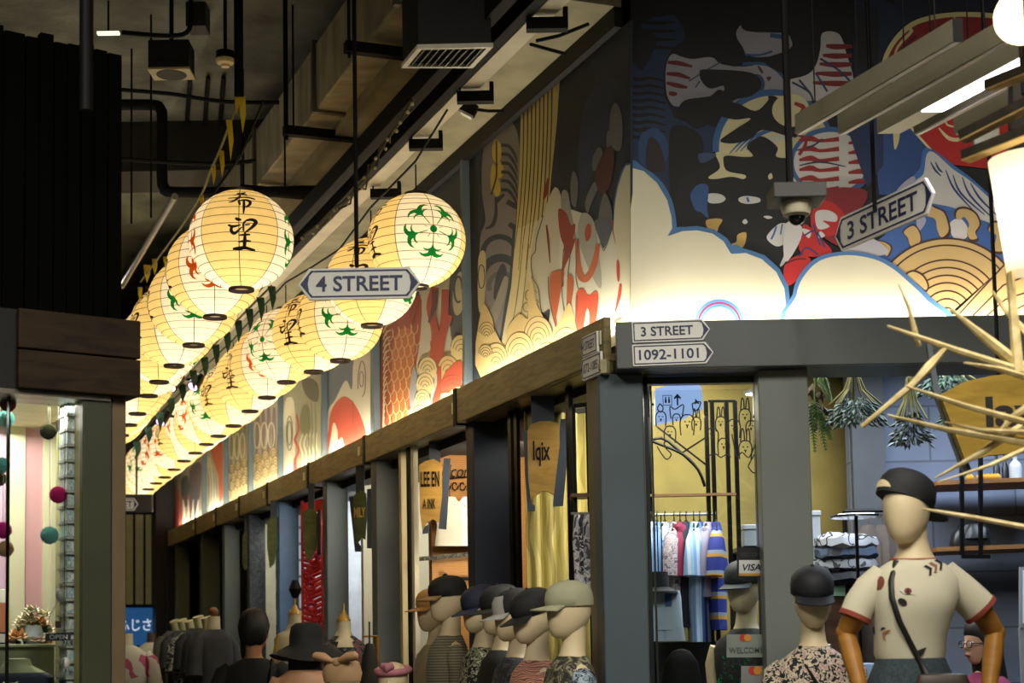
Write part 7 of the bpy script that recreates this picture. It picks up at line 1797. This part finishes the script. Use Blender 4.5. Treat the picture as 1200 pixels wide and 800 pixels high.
# ---- dress forms along the passage
def dress_form(px, py, D, rot, lb, dress, neck, finial, tilt=0.0, white=None, vneck=False, hw=.15, group=None):
    p = at(px, py, D); th = thing('dress_form', lb, 'dress form', Vector((p.x, p.y, 0)), group); Mx = tr(p) @ rz(rot)
    b = MB(Mx)
    if finial == 'gold': b.lathe((0, 0, 0), [(.006, 0), (.009, -.02), (.006, -.035), (.014, -.05), (.018, -.062), (.028, -.075), (.045, -.10), (.046, -.106), (.02, -.107)][::-1], 20); b.build('finial', mat('#b08a3c', .35, .3), th, smooth=True); z0 = -.105
    else:
        z0 = 0
    b = MB(Mx @ Matrix.Rotation(tilt, 4, 'Y')); 
    if finial == 'gold': b.loft([(0, 0, z0, .042, .042), (0, 0, z0 - .06, .044, .044), (0, 0, z0 - .10, .06, .055), (0, 0, z0 - .125, .11, .07), (0, 0, z0 - .16, hw * .92, .08), (0, -.002, z0 - .30, hw * .9, .098), (0, 0, z0 - .5, hw * .74, .085), (0, 0, z0 - .6, hw * .8, .09)], 24)
    else: b.loft([(0, 0, 0, .042, .042), (0, 0, -.09, .046, .046), (0, 0, -.12, .06, .056)], 20)
    b.build('neck', neck, th, smooth=True)
    z1 = z0 - .09
    rg = [(0, 0, z1, .06, .058), (0, 0, z1 - .035, .11, .078), (0, 0, z1 - .07, hw * .97, .09), (0, -.004, z1 - .2, hw * .95, .11), (0, 0, z1 - .4, hw * .8, .1), (0, 0, z1 - .55, hw * .9, .11), (0, 0, z1 - .8, hw * 1.15, .14)]
    if dress is not None:
        b = MB(Mx); vs0 = len(b.v); b.loft(rg, 32, cap=False)
        if vneck:
            keep = [f for f in b.f if not all(((b.v[i] - p).to_3d() @ Vector((math.sin(rot), -math.cos(rot), 0)) > .0) and abs((b.v[i] - p) @ Vector((math.cos(rot), math.sin(rot), 0))) < .085 * max(0, 1 + ((b.v[i].z - p.z) - z1) / .22) for i in f)]
            b.f = keep; b.mi = [0] * len(keep)
        b.build('dress', dress, th, smooth=True)
        for k in (-1, 1): b = MB(Mx); b.tube([(k * hw * .8, 0, z1 - .07), (k * hw * 1.05, 0, z1 - .12), (k * hw * 1.2, -.01, z1 - .25), (k * hw * 1.28, -.02, z1 - .32)], [.045, .055, .055, .06], 12); b.build('sleeve', dress, th, smooth=True)
    b = MB(); b.tube([Vector((p.x, p.y, .02)), p + UP * (z1 - .5)], .016, 10); b.lathe((p.x, p.y, 0), [(.16, 0), (.16, .015), (.02, .03)], 20); b.build('stand', mat('#5c4526', .5), th, smooth=True)
    return th, p
LIN = mat('#c3b896', .6); KH = mat('#a8a070', .5)
DFB = m_print('dark_floral', ['#101012', '#101012', '#16181c', '#4d5a58', '#6a3038'], 22, 1.5)
dress_form(402.5, 707, 9.85, .25, 'cream dress form in black floral dress with gold finial', DFB, LIN, 'gold', 0, None, True, .145)
tform, p = dress_form(345.5, 701, 10.7, .2, 'bare cream dress form with gold finial behind the woman in the black hat', None, LIN, 'gold', 0, None, False, .15)
for k in (-1, 1): b = MB(tr(p) @ rz(.2)); b.tube([(k * .11, -.03, -.24), (k * .135, -.05, -.36), (k * .15, -.05, -.6)], .014, 8); b.build('gold_edge', mat('#b8923c', .4, .2), tform, smooth=True)
q = at(346, 690, 10.95); b = MB(tr(q)); b.tube([(0, 0, .06), (0, 0, 0), (0, 0, -.06)], [.02, .045, .02], 10); b.tube([(0, 0, 0), Vector((0, 0, -q.z))], .008, 6); tag(b.build('hat_stand', BLACK, smooth=True), 'small dark knob topped stand behind the bare dress form', 'stand')
necks = [(250.5, 722, 11.2, mat('#34363a', .8), 0.0, 'dress form in grey dress with brown ball top in the far group'), (242, 723, 11.8, mat('#121212', .8), .3, 'dress form in black dress just behind the grey one'), (232, 722, 12.4, mat('#0f0f0f', .8), .3, 'dress form in black dress with the tallest tilted neck'),
         (222, 727, 13.0, m_print('bw_strip', ['#101010', '#8f8c74', '#101010'], 20, 1), .35, 'dress form in black dress with pale printed stripe'), (213, 726, 13.6, mat('#141414', .8), .4, 'dress form in black dress behind the printed one'), (204, 727, 14.2, mat('#3c3a2c', .8), .45, 'dress form in olive dress at the far end of the group')]
for k, (x, y, D, m, tl, lb) in enumerate(necks):
    t_, p = dress_form(x, y, D, .9, lb, m, KH if k else LIN, '', -tl, None, False, .15, 'dress forms in the far group')
    if k == 0: b = MB(); b.ball(p + UP * .03, .034, 14, 10); b.build('ball_top', mat('#7a4a20', .5), t_, smooth=True)
PSP = m_print('white_pink_spots', ['#b5b09c', '#b5b09c', '#b5b09c', '#a3465c'], 9, .2)
t_, p = dress_form(178, 741, 14.9, .1, 'headless form in white top carrying a small black bag at the far end', mat('#bdb89c', .8), mat('#4a3524', .6), '', 0, None, False, .17)
b = MB(tr(p)); b.loft([(-.13, -.14, -.42, .09, .04), (-.13, -.14, -.36, .10, .045), (-.13, -.14, -.27, .07, .03)], 14, p=3); b.tube([(-.18, -.13, -.27), (-.12, -.1, -.12), (-.06, -.12, -.27)], .008, 6); tag(b.build('handbag', BLACK, smooth=True), 'small black handbag on the white topped form at the far end', 'bag')
dress_form(149, 742, 12.3, .1, 'headless form in white dress with pink spots beside the corner post', PSP, LIN, '', 0, None, False, .17)
# ---- display heads with headbands
def bust_head(px, py, D, rot, lb):
    p = at(px, py, D); th = thing('display_bust', lb, 'display head', Vector((p.x, p.y, 0))); b = MB(tr(p) @ rz(rot)); b.loft([(x, y, z, a * 1.0, c) for x, y, z, a, c in HEADR], 22); face_bits(b); b.loft([(0, .02, -.15, .045, .05), (0, .02, -.28, .05, .055), (0, .01, -.33, .09, .08)], 18); b.build('head', SKIN, th, smooth=True)
    b = MB(); b.tube([Vector((p.x, p.y, .02)), p + UP * -.3], .014, 8); b.lathe((p.x, p.y, 0), [(.14, 0), (.14, .015), (.02, .03)], 20); b.build('stand', STEEL, th, smooth=True); return th, p
t_, p = bust_head(460.5, 775, 8.3, -.2, 'display head wearing a pink knotted headband')
b = MB(tr(p) @ rz(-.2)); P3 = [(.08 * math.cos(a), -.0 + .1 * math.sin(a), -.045 + .012 * math.sin(a)) for a in [2 * PI * i / 20 for i in range(21)]]; b.tube(P3, .018, 10); b.tube([(-.03, -.1, -.02), (0, -.115, -.03), (.03, -.1, -.02)], [.016, .026, .016], 10)
tag(b.build('headband', mat('#b0707a', .8), smooth=True), 'pink knotted headband on the display head', 'headband')
t_, p = bust_head(401, 776, 7.7, -.5, 'display head wearing a tan bow headscarf')
hs = thing('headscarf', 'tan headscarf tied in a big bow on the display head', 'headscarf', p); TS = mat('#a8845c', .8, var=.1)
b = MB(tr(p) @ rz(-.5)); b.loft([(0, 0, -.09, .08, .1), (0, 0, -.05, .088, .11), (0, 0, 0, .075, .09), (0, 0, .022, .04, .05), (0, 0, .026, .004, .004)], 22); b.build('wrap', TS, hs, smooth=True)
for k in (-1, 1): b = MB(tr(p) @ rz(-.3)); b.tube([(0, -.075, .0), (k * .03, -.08, .012), (k * .065, -.078, .026), (k * .095, -.07, .03), (k * .108, -.066, .028)], [.014, .026, .042, .04, .02], 16, sq=.55); b.build('bow_loop', TS, hs, smooth=True)
b = MB(tr(p) @ rz(-.2)); b.ball((0, -.085, 0), .02, 12, 8); b.build('knot', TS, hs, smooth=True)
# dark garment hanging by the white wall
p = at(433, 748, 9.6); b = MB(tr(p)); b.loft([(0, 0, -.75, .09, .05), (0, 0, -.4, .07, .05), (0, 0, -.12, .045, .04), (0, 0, -.03, .02, .02)], 16)
b.tube([(0, 0, -.05), (0, 0, .10)], .006, 6); tag(b.build('hanging_coat', mat('#15140f', .8), smooth=True), 'narrow black garment hanging beside the grey pilaster', 'coat')
p = at(442, 745, 9.7); b = MB(); b.tube([Vector((p.x, p.y, 0)), p], .011, 8); b.lathe((p.x, p.y, 0), [(.1, 0), (.1, .015), (.015, .03)], 16); b.tube([p, p + Vector((-.09, 0, .0))], .007, 6); tag(b.build('brass_stand', mat('#a5782c', .35, .6), smooth=True), 'thin brass stand beside the black garment', 'stand')
# ================================================================= people
def person(px, py, D, rot, lb, top, skin, hair, legs, kind):
    hh_ = 1.60 if kind == 'hat' else 1.70; zt_ = at(px, py, D).z; s_ = zt_ / hh_; q = at(px, py, D)
    th = thing('person', lb, 'person', Vector((q.x, q.y, 0)))
    Mx = tr(Vector((q.x, q.y, 0))) @ rz(rot) @ Matrix.Scale(s_, 4); hz = tr(Vector((0, -.03 if kind == 'hat' else 0, hh_)))
    b = MB(Mx @ hz); b.loft(HEADR, 24); face_bits(b); b.loft(NECKR[:4], 20)
    for k in (-1, 1): b.ball((k * .076, .01, -.125), .022, 10, 8, sx=.4, sy=.8, sz=1.4)
    b.ball((0, -.094, -.17), .014, 10, 6, sx=1.5, sy=.5, sz=.6)
    b.M = Mx; w = 1.0 if kind == 'man' else .88
    b.loft([(0, .012, 1.44, .056, .055), (0, .006, 1.415, .11 * w, .07), (0, 0, 1.38, .17 * w, .085), (0, 0, 1.3, .175 * w, .1), (0, -.005, 1.2, .165 * w, .11), (0, 0, 1.05, .14 * w, .095), (0, 0, .95, .155, .105), (0, 0, .85, .165, .11), (0, 0, .8, .1, .08)], 28)
    for k in (-1, 1):
        b.tube([(k * .085, 0, .88), (k * .09, -.005, .7), (k * .095, -.01, .48), (k * .095, .015, .3), (k * .095, .02, .08)], [.085, .08, .058, .052, .04], 16); b.tube([(k * .095, .045, .045), (k * .1, -.05, .04), (k * .105, -.16, .03)], [.042, .042, .03], 12, sq=.8)
        b.tube([(k * .155 * w, 0, 1.375), (k * .2 * w, .01, 1.28), (k * .225 * w, .03, 1.1), (k * .2 * w, -.06, .98), (k * .15 * w, -.17, .93)], [.05, .048, .04, .036, .026], 14)
        h = Vector((k * .15 * w, -.17, .93)); dv = Vector((-k * .25, -.9, -.1)).normalized(); b.tube([h, h + dv * .05, h + dv * .09], [.026, .036, .034], 12, sq=.5)
        for f in range(4): g = h + dv * .09 + Vector((0, 0, .027 - .018 * f)); b.tube([g, g + dv * .035, g + dv * .055 + Vector((-k * .02, 0, 0))], [.009, .0085, .007], 8)
        b.tube([h + dv * .02 + Vector((0, 0, .03)), h + dv * .05 + Vector((-k * .02, 0, .05)), h + dv * .075 + Vector((-k * .03, 0, .05))], [.012, .01, .008], 8)
    o = b.build('body', skin, th, smooth=True, ang=80); rm = o.modifiers.new('r', 'REMESH'); rm.mode = 'VOXEL'; rm.voxel_size = .0065; rm.use_smooth_shade = True
    sm_ = o.modifiers.new('s', 'SMOOTH'); sm_.iterations = 3; sm_.factor = .5
    b = MB(Mx); c_ = [(0, .006, 1.418, .112 * w, .074), (0, 0, 1.385, .176 * w, .092), (0, 0, 1.3, .184 * w, .109), (0, -.005, 1.2, .176 * w, .12), (0, 0, 1.05, .158 * w, .11), (0, 0, .93, .172, .118), (0, 0, .86, .178, .124)]
    if kind == 'hat': c_ = c_[2:]
    elif kind != 'hat': c_ = [(0, .012, 1.44, .064, .062)] + c_
    b.loft(c_, 30, cap=False); b.build('shirt', top, th, smooth=True, ang=70)
    if kind != 'hat':
        for k in (-1, 1): b = MB(Mx); b.tube([(k * .13 * w, 0, 1.385), (k * .17 * w, .004, 1.35), (k * .203 * w, .01, 1.27), (k * .222 * w, .024, 1.13)], [.05, .062, .06, .06], 14); b.build('sleeve', top, th, smooth=True)
    b = MB(Mx)
    b.loft([(0, 0, .93, .164, .112), (0, 0, .85, .174, .12), (0, 0, .78, .12, .1)], 24)
    for k in (-1, 1): b.tube([(k * .085, 0, .88), (k * .09, -.005, .7), (k * .095, -.01, .48), (k * .095, .015, .3), (k * .095, .02, .1)], [.094, .088, .068, .062, .056], 16)
    b.build('trousers', legs, th, smooth=True)
    for k in (-1, 1):
        b = MB(Mx); b.tube([(k * .095, .05, .04), (k * .1, -.05, .042), (k * .105, -.165, .034)], [.047, .048, .036], 12, sq=.85); b.build('shoe', mat('#1c1a18', .5), th, smooth=True)
    for k in (-1, 1):
        b = MB(Mx @ hz); b.ball((k * .032, -.083, -.112), .011, 12, 8); b.build('eye', mat('#d8d4cc', .3, var=0), th, smooth=True)
    return th, Mx, s_
SK1 = mat('#a8764e', .5, var=.05); SK2 = mat('#c08c66', .5, var=.05); SK3 = mat('#c49a80', .5, var=.05)
HAIR = mat('#0b0a09', .6, var=.3, sc=40)
# man seen from behind
th, Mx, s_ = person(298, 717, 9.0, PI - .12, 'person with short black hair in black shirt seen from behind', mat('#0d0d0e', .8), SK1, None, mat('#15171c', .8), 'man')
b = MB(Mx @ tr(Vector((0, 0, 1.70)))); b.loft([(0, .03, -.185, .05, .05), (0, .025, -.165, .068, .068), (0, .02, -.12, .083, .093), (0, .012, -.08, .087, .1), (0, .004, -.04, .081, .1), (0, .002, 0.0, .062, .078), (0, .002, .02, .035, .045), (0, .002, .026, .004, .004)], 32)
r = random.Random(5)
for v in b.v: v += Vector((r.uniform(-1, 1), r.uniform(-1, 1), r.uniform(-1, 1))) * .004
b.build('hair', HAIR, th, smooth=True, ang=80)
b = MB(Mx); b.tube([(-.1, -.09, 1.2), (-.105, -.06, 1.38), (-.105, .03, 1.425), (-.11, .1, 1.32), (-.12, .11, 1.1)], .016, 8, sq=.4); b.build('shoulder_strap', BLACK, th, smooth=True)
# woman with black hat seen from behind
th, Mx, s_ = person(357, 745, 8.1, PI - .2, 'person in wide black hat with long dark hair and bare shoulders', mat('#1a1416', .8), SK2, None, mat('#14161c', .8), 'hat')
b = MB(Mx @ tr(Vector((0, -.03, 1.60)))); b.loft([(0, .06, -.5, .05, .02), (0, .06, -.42, .09, .03), (0, .05, -.3, .1, .045), (0, .03, -.2, .092, .07), (0, .015, -.1, .088, .1), (0, .004, -.03, .078, .098), (0, .002, .012, .05, .06)], 28); b.build('hair', HAIR, th, smooth=True, ang=80)
b = MB(Mx @ tr(Vector((0, -.03, 1.60)))); b.loft([(0, .0, -.115, .185, .195), (0, .0, -.112, .195, .205), (0, .0, -.075, .14, .15), (0, .0, -.045, .09, .11), (0, .0, .0, .089, .108), (0, 0, .05, .08, .096), (0, 0, .07, .055, .068), (0, 0, .068, .02, .03), (0, 0, .066, .002, .002)], 36)
for v in b.v: v.z += .018 * math.sin(2 * math.atan2(v.y - Mx.translation.y, v.x - Mx.translation.x) + .8) * (1 if (v.xy - Mx.translation.xy).length > .13 else 0)
b.build('hat', mat('#080808', .8), th, smooth=True, ang=70)
# woman in magenta inside the shop
th, Mx, s_ = person(1150, 728, 7.45, -1.25, 'person with long black hair and glasses in magenta top behind the big mannequin', mat('#7a1f4a', .8), SK3, None, mat('#1a1c22', .8), 'woman')
Mh = Mx @ tr(Vector((0, 0, 1.70)))
b = MB(Mh); b.loft([(0, .05, -.55, .11, .03), (0, .055, -.4, .12, .05), (0, .04, -.28, .11, .07), (0, .026, -.18, .094, .078), (0, .02, -.11, .091, .088), (0, .004, -.06, .084, .099), (0, .0, -.02, .075, .09), (0, .002, 0.003, .062, .076), (0, .004, .018, .034, .042), (0, .002, .022, .003, .003)], 32); b.build('hair', HAIR, th, smooth=True, ang=80)
b = MB(Mh)
for k in (-1, 1):
    b.tube([(k * .034 + .024 * math.cos(a), -.101, -.115 + .018 * math.sin(a)) for a in [2 * PI * i / 16 for i in range(17)]], .0025, 6); b.tube([(k * .058, -.1, -.112), (k * .078, -.03, -.11), (k * .08, .02, -.115)], .0025, 6)
b.tube([(-.01, -.101, -.112), (.01, -.101, -.112)], .0025, 6); b.build('glasses', mat('#1a1a1e', .3), th, smooth=True)
b = MB(Mh); b.tube([(-.022, -.093, -.172), (0, -.1, -.17), (.022, -.093, -.172)], [.003, .006, .003], 8); b.build('lips', mat('#8a3a3c', .5), th, smooth=True)
# ================================================================= light
WARM = (1.0, .84, .55)
# cove lights: tubes lying on the fascia behind its top edge, washing the murals from below
for i in range(8):
    t0 = wt(cuts[i], 600) + .03; t1 = wt(cuts[i + 1], 600) - .05
    th = bpy.data.objects.get('fascia_beam' if i == 0 else 'fascia_beam.%03d' % i)
    b = MB(); b.tube([cw(t0 + .05, -.065, FZ1 - .03), cw(t1 - .03, -.065, FZ1 - .03)], .012, 8); b.build('cove_tube', glow('#fff0d0', 2), th)
    area_along('cove_light', cw(t0, -.06, FZ1 - .012), cw(t1, -.06, FZ1 - .012), .03, 6.5 * (t1 - t0), (1, .93, .76), CN * -.35 + UP)
th = bpy.data.objects['street_fascia_beam']
x0 = at(745, 400, 6.85).x
b = MB(); b.tube([(x0, 6.86, 2.74), (4.6, 6.86, 2.74)], .012, 8); b.build('cove_tube', glow('#fff2dc', 2), th)
area_along('cove_light', (x0, 6.86, 2.775), (4.6, 6.86, 2.775), .03, 21, (1, .94, .80), (0, .35, 1))
# shop lamps and one added fill strip
for x, o, pw, col in ((487, -.5, 26, (1, .86, .62)), (409, -.5, 18, (1, .95, .82)), (352, -.5, 20, (.95, 1, 1)), (311, -.5, 14, (.95, 1, 1)), (283, -.45, 8, (1, .95, .8))):
    p = cw(wt(x, 600, -.12) - .75, o, 2.58); area('shop_and_fill_light', p, .5, pw, col, CD * .8 - UP * .7)
area('shop_and_fill_light', (1.0, 7.7, 2.9), 1.0, 34, (1, .97, .88))
area('shop_and_fill_light', (1.9, 7.6, 2.9), .9, 30, (.80, .90, 1))
area('shop_and_fill_light', (2.9, 7.7, 2.9), .9, 23, (.74, .86, 1))
area('shop_and_fill_light', cw(.7, -.5, 2.55), .6, 10, (1, .92, .7))
a = lx(10, -.5); c = lx(70, -.6); area('shop_and_fill_light', Vector(((a.x + c.x) / 2, (a.y + c.y) / 2, zb - .03)), .7, 15, (1, .97, .88))
a, c = lx(-20, -.15), lx(92, -.15); a.z = c.z = zb - .012; area_along('shop_and_fill_light', a, c, .012, 5, (1, .97, .9), -LN * .4 - UP)  # added strip behind the glass, front fill for the pompoms
# general hall lamps above and behind the place the photo was taken from, plus an added ceiling fill
area('hall_and_fill_light', (1.6, 2.6, 4.8), 2.0, 190, (1, .95, .84), (.1, .35, -1), None, 2.3)
area('hall_and_fill_light', (-1.6, 2.0, 4.7), 1.2, 90, (1, .95, .84), (-.05, .45, -1), None, 2.3)
area('hall_and_fill_light', (-2.3, 11.0, 3.5), 1.0, 12, (1, .93, .80), (0, .1, 1), 6)  # added upward fill without a fixture, brightens the ceiling
area('hall_and_fill_light', (-3.0, 12.5, 4.4), 1.2, 40, (1, .95, .85), (.5, .2, -1))
w = bpy.data.worlds.new('world'); S.world = w; w.use_nodes = True
w.node_tree.nodes['Background'].inputs[0].default_value = (.9, .85, .7, 1); w.node_tree.nodes['Background'].inputs[1].default_value = .012
S.view_settings.view_transform = 'Standard'; S.view_settings.look = 'None'; S.view_settings.gamma = 1; S.view_settings.use_curve_mapping = False
S.view_settings.exposure = 0.0
cy = S.cycles
cy.max_bounces = 7; cy.diffuse_bounces = 4; cy.glossy_bounces = 3; cy.transparent_max_bounces = 8
cy.caustics_reflective = False; cy.caustics_refractive = False; cy.sample_clamp_indirect = 6
cy.use_denoising = True
try: cy.denoiser = 'OPENIMAGEDENOISE'
except Exception: pass
